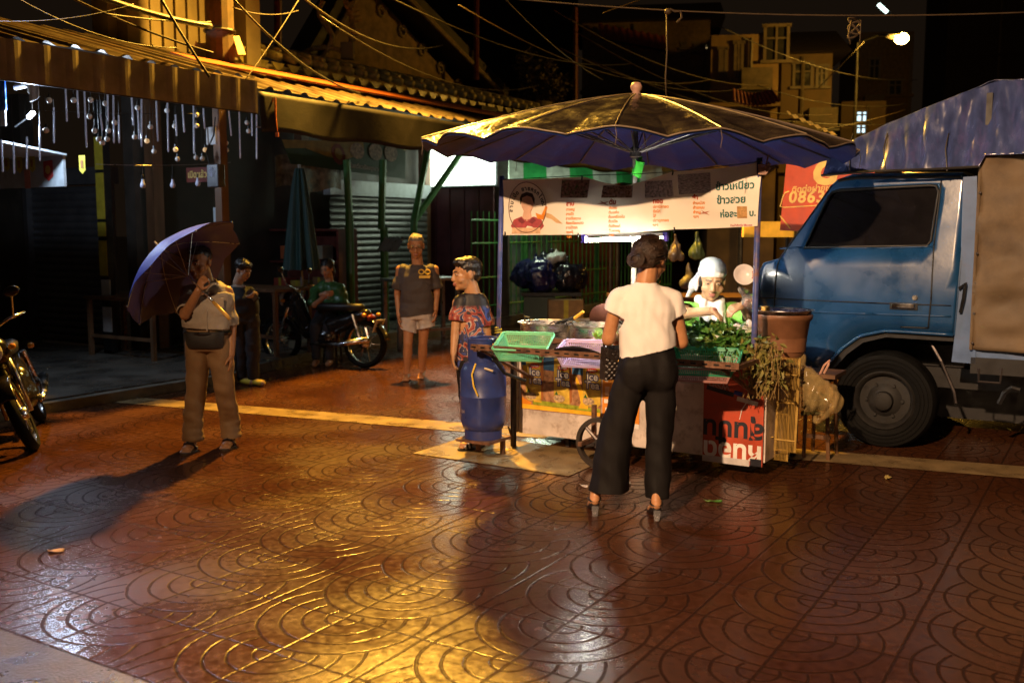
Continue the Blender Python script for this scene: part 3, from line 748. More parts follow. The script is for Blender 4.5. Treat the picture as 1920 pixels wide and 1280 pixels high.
# hanging bags and papers behind the vendor
for i, (x, y, Y, c, lab) in enumerate(((1307, 462, 12.5, (.25, .38, .16), 'pale green plastic bags hanging in a bunch behind the vendor'), (1266, 466, 12.8, (.4, .3, .25), 'brown paper sheet pinned up behind the customer'), (1290, 520, 12.6, (.42, .38, .38), 'greyish plastic bag hanging low behind the vendor'))):
    mb = MB().cap((0, 0, .17), (.01, 0, .02), .018, .05).cap((.01, 0, .02), (-.01, 0, -.08), .06, .085).cap((.03, .02, -.02), (.05, 0, -.10), .04, .06)
    o = finish('hanging_bag', voxel(mb, 'hanging_bag', .012, 2, fold=folds(.03, 16, 16, 6, i, .008)), mat('hang_%d' % i, tuple(q * .25 for q in c), .4, var=.4), smooth=True)
    o.location = atY(x, y, Y); tag(o, lab, 'hanging bag')
o = thing('empty_stall', 'dark pipe frame of an empty stall standing behind the vendor', 'stall frame', Vector((*atY(1290, 430, 12.9).xy, 0)))
for x in (-.9, .9):
    for y in (0, .9): MB().tube([(x, y, 0), (x, y, 2.2)], .022, 6).build('pole', BLACKM, o)
MB().box((0, .45, .8), (1.9, 1, .05)).build('deck', WOOD, o)
for y in (0, .9): MB().tube([(-.9, y, 2.2), (.9, y, 2.2)], .02, 6).build('crossbar', BLACKM, o)
# ================================================================== UPPER LEVEL
up_ = thing('old_shophouse', 'old concrete shophouse rising above the near awning, wall lit yellow', 'building', XY(-10.6, 2.5, 3.9), ROT + math.pi / 2)
def loc_u(x, y, p=-10.6): return toward(up_, onp(x, y, p))
a_ = loc_u(205, 100); b_ = loc_u(462, 90)
MB().box(((a_.x + b_.x) / 2, .15, 2.0), (b_.x - a_.x, .3, 4.6)).build('wall', PLAS, up_)
MB().box((loc_u(240, 40).x, -.08, 2), (.32, .22, 4.6)).build('pilaster', CONC, up_)
MB().box((loc_u(452, 40).x, -.10, 2), (.26, .26, 4.6)).build('pilaster', PLAS, up_)
for i in range(7):
    x0 = loc_u(258, 20).x + (loc_u(395, 20).x - loc_u(258, 20).x) * i / 6
    MB().box((x0, -.015, 1.9), (.05, .03, 3.6)).build('panel_batten', PLAS, up_)
MB().box((0.6, -.5, .32), (3.2, .9, .05), M=Matrix.Rotation(.25, 3, 'X')).build('canopy', DARKW, up_)
ps = thing('utility_post', 'thick dark concrete post with wires rising above the tile crest', 'utility post', XY(*PQ(onp(412, 60, -9.6)), 3.5))
MB().tube([(0, 0, 0), (0, 0, 5.2)], .17, 14).build('shaft', mat('dark_post', (.09, .06, .035), .8, var=.4, bump=.2), ps)
MB().tube([(.18 * math.cos(a), .18 * math.sin(a), .6) for a in np.linspace(0, 2 * math.pi, 16, endpoint=False)], .02, 6, closed=True).build('band', BLACKM, ps)
MB().grid(lambda u, v: (.25 * math.cos(u * 4 - .5) * (1 + .3 * v), .25 * math.sin(u * 4 - .5) * (1 + .3 * v) - .1, .5 - .22 * v + .05 * math.sin(u * 5)), 14, 4).build('cloth_wrap', mat('pale_cloth', (.5, .42, .3), .8), ps, solid=.01)
# tile crest wall
cw = thing('tile_crest_wall', 'plastered parapet with a scalloped crest of glazed roof tiles', 'parapet', XY(-10.5, 7.6, 3.6), ROT + math.pi / 2)
q0, q1 = PQ(onp(437, 90, -10.5))[1] - 7.6, PQ(onp(1015, 180, -10.5))[1] - 7.6
ht = onp(437, 96, -10.5).z - 3.6
MB().box(((q0 + q1) / 2, .1, ht / 2 - .04), (q1 - q0, .2, ht - .08)).build('wall', mat('cream_plaster', (.5, .42, .27), .8, var=.3, scale=3, stain=(.18, .13, .07), stain_scale=2), cw)
MB().box(((q0 + q1) / 2, -.02, ht * .28), (q1 - q0, .08, .05)).build('moulding', ORANGE_TRIM, cw)
n = int((q1 - q0) / .30)
cr = MB(); sc = MB()
for i in range(n):
    x = q0 + (i + .5) * (q1 - q0) / n
    # half-round cover tile sloping out, its open end a disc, with a tongue tile between
    cr.tube([(x, .30, ht + .16), (x, -.10, ht + .02)], .062, 9)
    cr.tube([(x + .15, .40, ht + .24), (x + .15, .06, ht + .13)], .055, 9)
    sc.prism([(x - .15 + .3 * t, -.07, ht + .0 - .16 * math.sin(math.pi * t) ** .8) for t in np.linspace(.08, .92, 9)], (0, .02, .0))
cr.build('cover_tiles', TILE, cw, smooth=True); sc.build('tongue_tiles', TILE, cw)
MB().box(((q0 + q1) / 2, .55, ht + .22), (q1 - q0, .6, .06), M=Matrix.Rotation(.4, 3, 'X')).build('tile_bed', TILE, cw)
# temple-like gable behind
gb = thing('gabled_shrine', 'dark shrine hall with a steep carved gable behind the tile crest', 'shrine', XY(-12.6, 8, 3.6), ROT + math.pi / 2)
def gl(x, y): return toward(gb, onp(x, y, -12.6))
L1, A1, R1 = gl(540, 150), gl(660, -60), gl(915, 190)
MB().prism([L1 + Vector((-.6, 0, -.8)), A1, R1 + Vector((.8, 0, -.8))], (0, .25, 0)).build('wall', mat('shrine_wall', (.30, .20, .09), .8, var=.5, scale=5, stain=(.05, .03, .02), stain_scale=2), gb)
for P0, P1 in ((L1, A1), (A1, R1)):
    d_ = (P1 - P0); nrm_ = Vector((-d_.z, 0, d_.x)).normalized()
    if nrm_.z < 0: nrm_ = -nrm_
    MB().prism([P0 - d_ * .12, P1 + d_ * .0, P1 + nrm_ * .28, P0 - d_ * .12 + nrm_ * .28], (0, -.5, 0)).build('verge_beam', mat('shrine_dark_beam', (.03, .02, .012), .6, var=.5, scale=8), gb)
    MB().tube([P0 - d_ * .1 + Vector((0, -.55, 0)), P1 + Vector((0, -.55, 0))], .05, 6).build('gilt_edge', ORN, gb)
    for t in np.linspace(.06, .9, 7):
        q_ = P0.lerp(P1, t) - nrm_ * .28
        MB().tube([q_ + Vector((.14 * math.cos(a) * (1 - a / 14), -.03, .14 * math.sin(a) * (1 - a / 14))) for a in np.linspace(0, 9, 18)], .028, 6).build('scroll', ORN, gb)
# dragon-like ridge ornament
dr = thing('ridge_ornament', 'gilded curling ridge ornament on a plinth above the tile crest', 'ornament', onp(652, 108, -11.0))
MB().box((0, 0, .1), (.2, .2, .26)).build('plinth', PLAS, dr)
mb = MB(); mb.tube([(.07 * math.sin(t * 5) + .03, .02 * math.cos(t * 7), .2 + t * .9) for t in np.linspace(0, 1, 26)], [.075 - .035 * abs(math.sin(i * .9)) for i in range(26)], 8)
for t in np.linspace(.05, .95, 12): mb.cap((.07 * math.sin(t * 5) + .03, 0, .2 + t * .9), (.07 * math.sin(t * 5) + .03 + random.choice((-1, 1)) * .15, -.03, .25 + t * .9), .03, .008, n=8, m=3)
finish('scroll_body', voxel(mb, 'scroll_body', .014, 1), ORN, dr, smooth=True)
mb = MB(); mb.tube([(-.35 + .1 * math.sin(t * 6), 0, .1 + t * .8) for t in np.linspace(0, 1, 20)], .045, 8).tube([(-.9 + t * 1.0, 0, -.02 + .18 * math.sin(t * 3)) for t in np.linspace(0, 1, 14)], .04, 8)
mb.build('tail', ORN, dr, smooth=True)
# red posts above roofs
for x, y0, y1, p_, lab in ((521, -20, 96, -11.2, 'dark red flagpole left of the gilded ridge ornament'), (1079, 15, 200, -11.6, 'dark red pole right of the rooftop bush'), (893, -20, 150, -12.0, 'dark red pole at the foot of the shrine gable')):
    a_ = onp(x, y1, p_); b_ = onp(x, y0, p_); o = MB().tube([(0, 0, 0), (b_ - a_)], .06, 8).build('red_pole', REDP); o.location = a_; tag(o, lab, 'pole')
# rooftop bush
def leafy(name, n, spread, lsize, m, parent, seed, droop=0):
    rnd = random.Random(seed); mb = MB()
    for i in range(n):
        c = Vector(spread(rnd)); d = Vector((rnd.gauss(0, 1), rnd.gauss(0, 1), rnd.gauss(.2 - droop, .7))).normalized()
        s_ = d.cross(Vector((rnd.gauss(0, 1), rnd.gauss(0, 1), rnd.gauss(0, 1)))).normalized()
        l = lsize * rnd.uniform(.6, 1.3); w_ = l * .26; nn = d.cross(s_) * l * .12
        mb.add([c, c + d * l * .35 + s_ * w_ + nn, c + d * l * .7 + s_ * w_ * .8 + nn * .8, c + d * l, c + d * l * .7 - s_ * w_ * .8 + nn * .8, c + d * l * .35 - s_ * w_ + nn, c + d * l * .5],
               [(0, 1, 6), (1, 2, 6), (2, 3, 6), (3, 4, 6), (4, 5, 6), (5, 0, 6)])
    return mb.build(name, m, parent)
BUSH = mat('bush_leaf', (.10, .075, .03), .6, var=.5, scale=6)
bs = thing('rooftop_bush', 'bushy plant growing on the roof behind the big parasol', 'bush', onp(1012, 195, -11.2))
def bsp(r):
    k = r.choice(((-.25, .1, .75, .3), (.2, 0, .55, .33), (.35, .1, .3, .3), (-.05, 0, .35, .35), (-.3, 0, .95, .16), (.15, 0, .78, .16)))
    return (k[0] + r.gauss(0, k[3] * .5), k[1] + r.gauss(0, k[3] * .5), k[2] + r.gauss(0, k[3] * .5))
leafy('crown', 900, bsp, .13, BUSH, bs, 5)
MB().tube([(0, 0, 0), (-.1, 0, .4), (-.25, 0, .8)], [.03, .02, .01], 6).tube([(0, 0, .1), (.2, 0, .4), (.3, 0, .6)], [.02, .015, .008], 6).build('stem', WOOD, bs)
MB().lathe([(0, -.25), (.2, -.25), (.28, .02), (.24, .04), (0, .0)], 18).build('pot', CONC, bs)
# ================================================================== FAR HOUSES
WIN = mat('dark_window_glass', (.02, .02, .02), .15); FRM = mat('window_frame_paint', (.085, .065, .045), .6)
LITW = mat('lit_window', (.9, .7, .4), .5, emit=(1, .72, .32), es=2.2); COOLW = mat('cool_lit_window', (.6, .8, .9), .5, emit=(.55, .85, 1), es=1.6)
W2_ = mat('grimy_fitting', (.09, .07, .045), .7, var=.4)
def house(name, label, box, Y, wall_m, windows=(), depth=4, roof_m=None, over=.4, lits=()):
    x0, y0, x1, y1 = box; a_ = atY(x0, y1, Y); b_ = atY(x1, y0, Y)
    o = thing(name, label, 'building', Vector(((a_.x + b_.x) / 2, Y, 0)), R(-8))
    W_ = b_.x - a_.x; H_ = b_.z
    MB().box((0, depth / 2, H_ / 2), (W_, depth, H_)).build('wall', wall_m, o)
    rnd_ = random.Random(int(x0) + 3)
    for k in range(2): MB().box((0, -.06, H_ * (.52 + .22 * k)), (W_ + .1, .16, .10)).build('ledge', wall_m, o)
    xp = W_ * rnd_.uniform(-.4, .4); MB().tube([(xp, -.08, .2), (xp, -.08, H_ * .6), (xp + .15, -.08, H_ * .63), (xp + .15, -.08, H_ - .1)], .05, 6).build('downpipe', W2_, o)
    for k in range(2):
        xa = W_ * rnd_.uniform(-.35, .35); za = H_ * rnd_.uniform(.55, .85)
        MB().box((xa, -.22, za), (.7, .36, .5)).build('air_conditioner', W2_, o); MB().box((xa, -.2, za - .3), (.8, .4, .05)).build('bracket', BLACKM, o)
    if roof_m: MB().prism([(-W_ / 2 - over, -over, H_ - .02), (-W_ / 2 - over, depth / 2, H_ + .9), (-W_ / 2 - over, depth + over, H_ - .02)], (W_ + 2 * over, 0, 0)).build('roof', roof_m, o)
    for (wx0, wy0, wx1, wy1, lit) in windows:
        p0 = atY(wx0, wy1, Y); p1 = atY(wx1, wy0, Y); cx, cz, ww, hh = (p0.x + p1.x) / 2 - o.location.x, (p0.z + p1.z) / 2, p1.x - p0.x, p1.z - p0.z
        f = MB().box((cx, -.03, cz + hh / 2), (ww + .14, .08, .07)).box((cx, -.05, cz - hh / 2), (ww + .2, .12, .07)).box((cx - ww / 2, -.03, cz), (.07, .08, hh)).box((cx + ww / 2, -.03, cz), (.07, .08, hh)).box((cx, -.03, cz), (.05, .06, hh)).box((cx, -.028, cz + hh * .15), (ww, .05, .04)).build('window', FRM, o)
        MB().box((cx, -.012, cz), (ww, .02, hh)).build('pane', lit or WIN, f)
    return o
W1 = mat('far_wall_ochre', (.16, .105, .05), .85, var=.4, scale=2, stain=(.08, .05, .03), stain_scale=1.2, stain_amt=.8)
W2 = mat('far_wall_brown', (.11, .075, .042), .85, var=.4, scale=2, stain=(.04, .03, .02), stain_scale=1)
RT = mat('far_red_tile', (.22, .05, .03), .6, var=.5, scale=10)
house('town_house', 'ochre town house with framed windows lit by sodium light, beside the street lamp', (1330, 65, 1460, 300), 24, W1, ((1432, 50, 1476, 118, None), (1350, 90, 1362, 150, None), (1378, 80, 1392, 150, None)), roof_m=None)
house('town_house', 'brown gabled town house right of the ochre one', (1462, 100, 1560, 300), 26, W2, ((1488, 118, 1522, 165, None), (1530, 125, 1548, 165, None)), roof_m=mat('far_dark_roof', (.03, .02, .015), .7))
house('town_house', 'dim tall apartment block behind the glowing street lamp', (1606, 60, 1712, 300), 38, mat('far_wall_dim', (.10, .065, .035), .9, var=.4), ((1630, 110, 1650, 150, None), (1665, 150, 1690, 180, None)))
house('town_house', 'dark long house with a row of small lit windows behind the parasol', (1090, 40, 1330, 300), 30, mat('far_wall_black', (.13, .085, .05), .9, var=.4), ((1161, 50, 1168, 60, LITW), (1278, 84, 1283, 94, LITW), (1301, 84, 1308, 100, LITW), (1320, 86, 1329, 98, LITW)), roof_m=mat('far_dark_roof', (.03, .02, .015), .7))
house('town_house', 'low house with a bluish lit window beside the tarpaulin', (1575, 190, 1660, 320), 28, W2, ((1604, 208, 1628, 230, COOLW), (1604, 233, 1624, 252, COOLW)))
house('town_house', 'tall unlit building filling the right edge beyond the truck', (1770, -40, 1990, 300), 48, mat('far_wall_night', (.035, .025, .018), .9, var=.4))
house('town_house', 'dark tower block rising beyond the shrine gable', (700, -60, 1075, 300), 60, mat('far_wall_night', (.035, .025, .018), .9, var=.4))
rw = thing('red_awning', 'faded red ribbed awning high on the dark long house', 'awning', atY(1185, 48, 29))
MB().grid(lambda u, v: ((u - .5) * 1.9, -.7 * (1 - v), -.55 + .6 * v - .35 * u + .03 * math.sin(u * 60)), 80, 3).build('sheet', RT, rw)
MB().tube([(-.95, -.7, -.5), (.95, -.7, -.85)], .03, 6).build('rail', BLACKM, rw)
rr_ = thing('tiled_canopy', 'small red tiled canopy with upturned edge below the ochre house', 'canopy', atY(1410, 192, 21))
MB().grid(lambda u, v: ((u - .5) * .95 * (1 - .15 * v), -.4 * (1 - v), -.12 + .3 * v + .1 * abs(u - .5) ** 2 * 4 + .015 * math.sin(u * 70)), 70, 4).build('tiles', RT, rr_, solid=.02)
MB().box((0, .1, -.35), (.8, .06, .5)).build('wall', W1, rr_)
yl = thing('lit_canopy', 'yellow lit strip of a far stall canopy left of the tarpaulin', 'canopy', atY(1525, 232, 20))
MB().grid(lambda u, v: ((u - .5) * .95, .25 * v, .17 - .42 * u + .1 * v + .02 * math.sin(u * 40)), 40, 3).build('sheet', mat('yellow_glow_sheet', (.5, .3, .06), .5, emit=(1, .5, .08), es=.25, var=.8, scale=14), yl)  # emission stands in for the yellow light falling on this canopy
MB().tube([(-.45, 0, .1), (-.45, 0, -2.5)], .03, 6).tube([(.45, 0, -.3), (.45, 0, -2.5)], .03, 6).build('post', BLACKM, yl)
# ------------------------------------------------------------------ street lamp in view
SEALB = mat('night_dark_pole', (.008, .007, .006), .8)  # night darkness put into the colour, so the lamps barely show the pole
sl = thing('street_lamp', 'glowing orange sodium street lamp on a tall arm, upper right', 'street lamp', Vector((*atY(1600, 300, 23).xy, 0)))
hd = atY(1688, 73, 22) - sl.location; 
pole_top = Vector((0, 0, atY(1600, 80, 23).z))
MB().tube([(0, 0, 0), (0, 0, 3), pole_top - Vector((0, 0, .5))], [.06, .045, .03], 10).build('pole', SEALB, sl)
MB().tube([pole_top - Vector((0, 0, .6)), pole_top, pole_top.lerp(hd, .5) + Vector((0, 0, .12)), hd + Vector((-.12, 0, .05))], .03, 8).build('arm', BLACKM, sl)
MB().ell(hd + Vector((-.1, 0, .06)), (.24, .12, .07)).build('housing', STEEL, sl, smooth=True)
MB().ell(hd + Vector((.02, -.02, 0)), (.15, .13, .12)).build('bulb', mat('sodium_bulb', (1, .7, .3), .4, emit=(1, .62, .16), es=60), sl, smooth=True)
lamp('street_lamp_light', sl.location + hd + Vector((.05, -.35, -.2)), SODIUM, 600, .12)
s3 = thing('wall_lamp', 'small cool-white lamp high above the street lamp', 'lamp', atY(1655, 16, 36))
MB().box((0, 0, 0), (.42, .1, .1), M=Matrix.Rotation(.7, 3, 'Y')).build('tube', mat('cool_tube', (.9, 1, .95), .4, emit=(.75, 1, .9), es=4), s3)
MB().tube([(.1, .1, 0), (.6, .3, -.25)], .03, 6).build('bracket', STEEL, s3)
# ------------------------------------------------------------------ cables
TAN = mat('weathered_cable', (.055, .035, .02), .6)
cabs = [((840, -15, 9), (1960, 22, 8.5), .10, .010, 'long pale cable crossing the whole street above the parasol', TAN),
 ((-20, 40, 7.5), (250, 8, 9), .05, .006, 'thin cable sagging in the dark top left corner', CABLE),
 ((100, -20, 9.2), (400, 100, 9.9), .04, .018, 'light grey pipe-like cable slanting above the awning', TAN),
 ((180, -8, 9), (395, 50, 10.5), .03, .03, 'thick black cable bundle running into the utility post', CABLE),
 ((190, 25, 9), (395, 42, 10.5), .02, .014, 'black cable just under the thick bundle', CABLE),
 ((300, -5, 9.3), (393, 145, 9.6), .02, .022, 'black rope slanting down to the awning roof', CABLE),
 ((430, -10, 9.7), (675, 175, 12.5), .15, .018, 'black cable falling past the ridge ornament to the roof', CABLE),
 ((436, 14, 10.5), (560, 20, 12), .06, .007, 'thin pale cable right of the utility post', TAN),
 ((555, -15, 11), (830, 85, 15), .25, .016, 'dark cable draping across the shrine gable', CABLE),
 ((600, 30, 11), (1010, 160, 18), .35, .012, 'dark cable running along the tile crest', CABLE),
 ((700, -20, 12), (1180, 120, 22), .3, .014, 'dark cable between the shrine gable and the far houses', CABLE),
 ((860, 10, 13), (1330, 150, 22), .4, .014, 'cable descending behind the parasol finial', TAN),
 ((1040, 20, 15), (1440, 160, 22), .3, .014, 'cable descending toward the ochre town house', TAN),
 ((1080, 60, 16), (1560, 215, 22), .4, .014, 'cable low over the parasol toward the lit canopy', TAN),
 ((1050, 90, 16), (1400, 165, 22), .3, .014, 'cable low behind the rooftop bush', TAN),
 ((1420, 160, 20), (1700, 195, 24), .2, .014, 'cable passing below the street lamp', CABLE),
 ((1200, 0, 14), (1130, 25, 14), .0, .012, 'short stub of cable hooked on the long pale cable', TAN),
 ((460, 150, 10.5), (560, 0, 12), .02, .008, 'thin wire rising steeply left of the ridge ornament', TAN),
 ((1330, 40, 17), (1720, 150, 26), .3, .013, 'dark wire crossing in front of the ochre town house', CABLE),
 ((1100, 110, 18), (1600, 240, 24), .3, .013, 'low wire ending at the house with the bluish window', TAN),
 ((1380, 215, 18), (1760, 225, 24), .15, .012, 'nearly level wire just above the tarpaulin', CABLE),
 ((930, -20, 12), (1130, 150, 16), .1, .010, 'wire dropping beside the red pole behind the parasol', CABLE),
 ((1500, 250, 17), (1700, 205, 24), .05, .012, 'short wire rising to the right over the lit canopy', TAN),
 ((20, -10, 8), (330, 90, 9.6), .1, .008, 'thin wire slanting over the awning roof at the far left', CABLE)]
for a_, b_, sag, r_, lab, m_ in cabs: cable(atY(*a_), atY(*b_), sag, r_ * (.62 if r_ < .03 else 1), lab, m_)
hk = thing('cable_knot', 'knot of tied cable with a loose end hanging over the parasol', 'cable knot', atY(1252, 22, 8.8))
MB().tube([(0, 0, 0), (.02, 0, .02), (.06, 0, .0), (.11, 0, .005), (.12, 0, -.05), (.08, 0, -.09)], .010, 6).tube([(-.01, 0, 0), (0, .0, -.35), (-.01, 0, -.55), (0, 0, -.72)], .006, 6).ell((0, 0, 0), (.03, .03, .025)).build('knot', TAN, hk, smooth=True)
hk2 = thing('cable_knot', 'tangled cable knot on the long cable left of the street lamp', 'cable knot', atY(1603, 38, 8.7))
MB().tube([(.05 * math.cos(a * 3), .02, -.03 + .06 * math.sin(a * 2) - a * .01) for a in np.linspace(0, 6, 30)], .008, 6).tube([(-.03, 0, 0), (-.05, 0, -.12), (-.03, 0, -.2)], .006, 6).tube([(.05, 0, 0), (.05, 0, -.2)], .006, 6).build('knot', TAN, hk2, smooth=True)
cable(atY(1535, 165, 21), atY(1620, 78, 21), 0, .012, 'thin stay wire between the brown house and the street lamp', TAN, n=4)
# ================================================================== FOOD CART
CQ = 6.61
cart = thing('food_cart', 'wheeled metal food cart with blue poles, tea posters and a red board on its front', 'food cart', XY(-4.02, CQ, 0), ROT)
def cl(x, y, q=CQ):                     # point of the cart's frame on a plane parallel to its front
    return toward(cart, onq(x, y, q))
bpy.context.view_layer.update()
PANEL = mat('worn_zinc_panel', (.66, .58, .53), .42, metal=.05, var=.25, scale=6, bump=.12, stain=(.22, .13, .08), stain_scale=9, stain_amt=.7)
RUST = mat('rusty_angle_iron', (.20, .10, .06), .6, metal=.4, var=.5, scale=22, bump=.3, stain=(.05, .03, .025), stain_scale=14, stain_amt=.8)
POLEB = mat('blue_pole_paint', (.07, .10, .32), .45, var=.4, scale=14, stain=(.2, .09, .05), stain_scale=7, stain_amt=.9)
DKSTEEL = mat('dark_steel_tube', (.07, .06, .06), .4, metal=.6, var=.4)
ALU = mat('aluminium', (.75, .75, .75), .3, metal=1, var=.06, scale=20, stretch=(1, 1, 8))
MB().box((.80, .012, .455), (1.56, .024, .69)).build('front_panel', PANEL, cart)
MB().box((-.005, .40, .455), (.02, .80, .69)).build('side_panel', PANEL, cart)
MB().box((1.98, .40, .455), (.02, .80, .69)).build('side_panel', PANEL, cart)
MB().box((.98, .41, .815), (2.06, .90, .03)).build('counter_top', PANEL, cart, bevel=.004)
MB().box((.98, .41, .125), (1.94, .78, .03)).build('floor_tray', RUST, cart)
for y, z in ((-.68, .858), (-.06, .86)):
    x0, x1 = (.02, 2.02) if y < -.5 else (-.05, 1.95)
    mb = MB(); mb.box(((x0 + x1) / 2, y, z), (x1 - x0, .006, .042)); mb.box(((x0 + x1) / 2, y + .018, z - .02), (x1 - x0, .036, .005))
    mb.build('shelf_rail', RUST, cart)
slots = MB()
for i in range(26): slots.box((.05 + i * .076, -.6845, .858), (.035, .003, .011))
slots.build('slot_pattern', BLACKM, cart)
for x in (.05, .60, 1.30, 1.98):
    MB().box((x, -.37, .838), (.03, .60, .03)).build('shelf_bracket', RUST, cart)
for x in (.10, 1.90):
    MB().tube([(x, -.64, .83), (x + .05, -.0, .55)], .014, 6).build('shelf_strut', RUST, cart)
MB().tube([(-.015, -.03, .0), (-.015, -.03, .70)], .024, 10).build('leg', DKSTEEL, cart)
MB().tube([(-.05, -.05, .16), (-.015, -.05, .07)], .008, 6).build('leg_hook', RUST, cart)
MB().tube([(1.96, .78, .0), (1.96, .78, .8)], .022, 8).build('leg', DKSTEEL, cart)
MB().tube([(0, .78, .0), (0, .78, .8)], .022, 8).build('leg', DKSTEEL, cart)
MB().box((.35, .2, .06), (.03, .03, .12)).build('leg_stub', DKSTEEL, cart)
# poles
pl0, pl1 = Vector((-.11, -.10, .84)), cl(941, 330, CQ - .1)
MB().tube([pl0, pl1], .0185, 12).build('pole', POLEB, cart, smooth=True)
pr0, pr1 = cl(1411, 748, CQ - .1), cl(1424, 296, CQ - .1)
MB().tube([pr0, pr0.lerp(pr1, .3), pr1], .020, 12).build('pole', POLEB, cart, smooth=True)
MB().tube([pr0 + Vector((0, 0, -.0)), pr0 + Vector((0, 0, .13))], .029, 10).build('pole_socket', DKSTEEL, cart)
for z in (.15, .24): MB().tube([pr0 + Vector((-.0, -.0, z)) + Vector((.03 * math.cos(a), .03 * math.sin(a), 0)) for a in np.linspace(0, 2 * math.pi, 12, endpoint=False)], .008, 6, closed=True).build('orange_tie', mat('orange_tie', (.8, .18, .05), .5), cart)
MB().tube([Vector((-.11, -.1, .84)) + Vector((.024 * math.cos(a), .024 * math.sin(a), .05 + .003 * a)) for a in np.linspace(0, 18, 40)], .006, 5).build('yellow_tie', YTAPE, cart)
# wheels
def wheel(x, y, r):
    M = Matrix.Rotation(math.pi / 2, 3, 'X')
    w_ = MB().lathe([(r - .03, -.022), (r, -.02), (r + .004, 0), (r, .02), (r - .03, .022), (r - .03, -.022)], 36, (x, y, r), M).build('wheel', mat('cart_tyre', (.03, .022, .018), .6, var=.4), cart, auto=40)
    MB().lathe([(0, -.04), (.035, -.04), (.035, .04), (0, .04)], 16, (x, y, r), M).build('hub', DKSTEEL, w_)
    for k in range(6):
        a = k * math.pi / 3 + .3
        MB().tube([(x, y, r), (x + (r - .02) * math.cos(a), y, r + (r - .02) * math.sin(a))], .012, 6).build('spoke', DKSTEEL, w_)
wheel(.90, -.34, .185); wheel(.87, .78, .185)
wheel(1.80, .15, .15)
MB().tube([(.87, -.4, .185), (.87, .78, .185)], .014, 8).build('axle', DKSTEEL, cart)
for x in (.78, .96): MB().box((x, -.2, .30), (.03, .03, .26)).box((x, -.1, .18), (.03, .65, .03)).build('axle_frame', RUST, cart)
# ice-tea poster
PY = -.004
tp = MB().box(((.04 + .74) / 2, PY, .515), (.70, .006, .42)).build('tea_poster', mat('poster_terrace', (.40, .20, .10), .35, var=.5, scale=30, stain=(.5, .3, .14), stain_scale=12), cart)
def flat(pts, y, m, name, par): return MB().prism([(x, y, z) for x, z in pts], (0, -.0012, 0)).build(name, m, par)
PB = mat('poster_sky', (.05, .14, .30), .35, var=.4, scale=14); PYL = mat('poster_yellow', (.85, .48, .03), .35); PGR = mat('poster_green', (.32, .36, .03), .35, var=.4, scale=30)
PRED = mat('poster_red', (.55, .04, .02), .35); PBL = mat('poster_blue', (.02, .03, .22), .35); PWH = mat('poster_white', (.85, .82, .78), .35)
flat([(.045, .725), (.735, .725), (.735, .60), (.045, .635)], PY - .003, PB, 'printed_sky', tp)
flat([(.045, .31), (.735, .31), (.735, .335), (.045, .345)], PY - .003, PYL, 'yellow_border', tp)
flat([(.15, .346), (.735, .336), (.735, .365), (.15, .385)], PY - .0035, PGR, 'green_border', tp)
flat([(.045, .40), (.045, .345), (.13, .345), (.14, .36)], PY - .0035, mat('poster_orange', (.75, .25, .02), .35), 'fruit_print', tp)
flat([(.05, .65), (.09, .65), (.23, .37), (.16, .37)], PY - .004, PYL, 'sun_beam', tp)
flat([(.515, .60), (.53, .60), (.63, .40), (.63, .355), (.55, .355), (.57, .40)], PY - .004, PYL, 'sun_beam', tp)
CAN = mat('printed_can', (.62, .42, .06), .35, var=.4, scale=16); CANS = mat('printed_can_side', (.36, .13, .04), .35)
for i, x in enumerate((.165, .415, .665)):
    wr = .078 if i < 2 else .07
    flat([(x - .078, .72), (x + wr, .72), (x + wr, .40), (x + wr - .02, .378), (x - .055, .378), (x - .078, .40)], PY - .0048, CAN, 'printed_can', tp)
    if i < 2: flat([(x + .052, .72), (x + .078, .72), (x + .078, .40), (x + .06, .382)], PY - .0062, CANS, 'printed_can_side', tp)
    flat([(x + .045 * math.cos(a), .652 + .02 * math.sin(a)) for a in np.linspace(0, 2 * math.pi, 16, endpoint=False)], PY - .0066, PRED, 'red_label', tp)
    Mx = Matrix.Translation((x, PY - .0082, .645)) @ Matrix.Rotation(math.pi / 2, 4, 'X')
    text_mesh('lettering', 'Lipton', .026, PWH, tp, Mx, bold=.0006, depth=.0003)
    for s_, z in (('Ice', .578), ('Tea', .515)):
        Mx = Matrix.Translation((x, PY - .0072, z)) @ Matrix.Rotation(math.pi / 2, 4, 'X')
        text_mesh('lettering_outline', s_, .078, PBL, tp, Mx, bold=.0085, depth=.0003, spacing=1.05)
        Mx = Matrix.Translation((x, PY - .0088, z)) @ Matrix.Rotation(math.pi / 2, 4, 'X')
        text_mesh('lettering', s_, .078, PWH, tp, Mx, bold=.002, depth=.0003, spacing=1.05)
    flat([(x - .07, .44), (x - .04, .44), (x - .055, .47)], PY - .0066, mat('poster_dkgreen', (.03, .12, .03), .4), 'printed_leaf', tp)
    flat([(x - .03 + .05 * math.cos(a), .415 + .028 * math.sin(a)) for a in np.linspace(0, 2 * math.pi, 12, endpoint=False)], PY - .0066, mat('printed_ice', (.5, .36, .22), .3, var=.6, scale=60), 'printed_ice', tp)
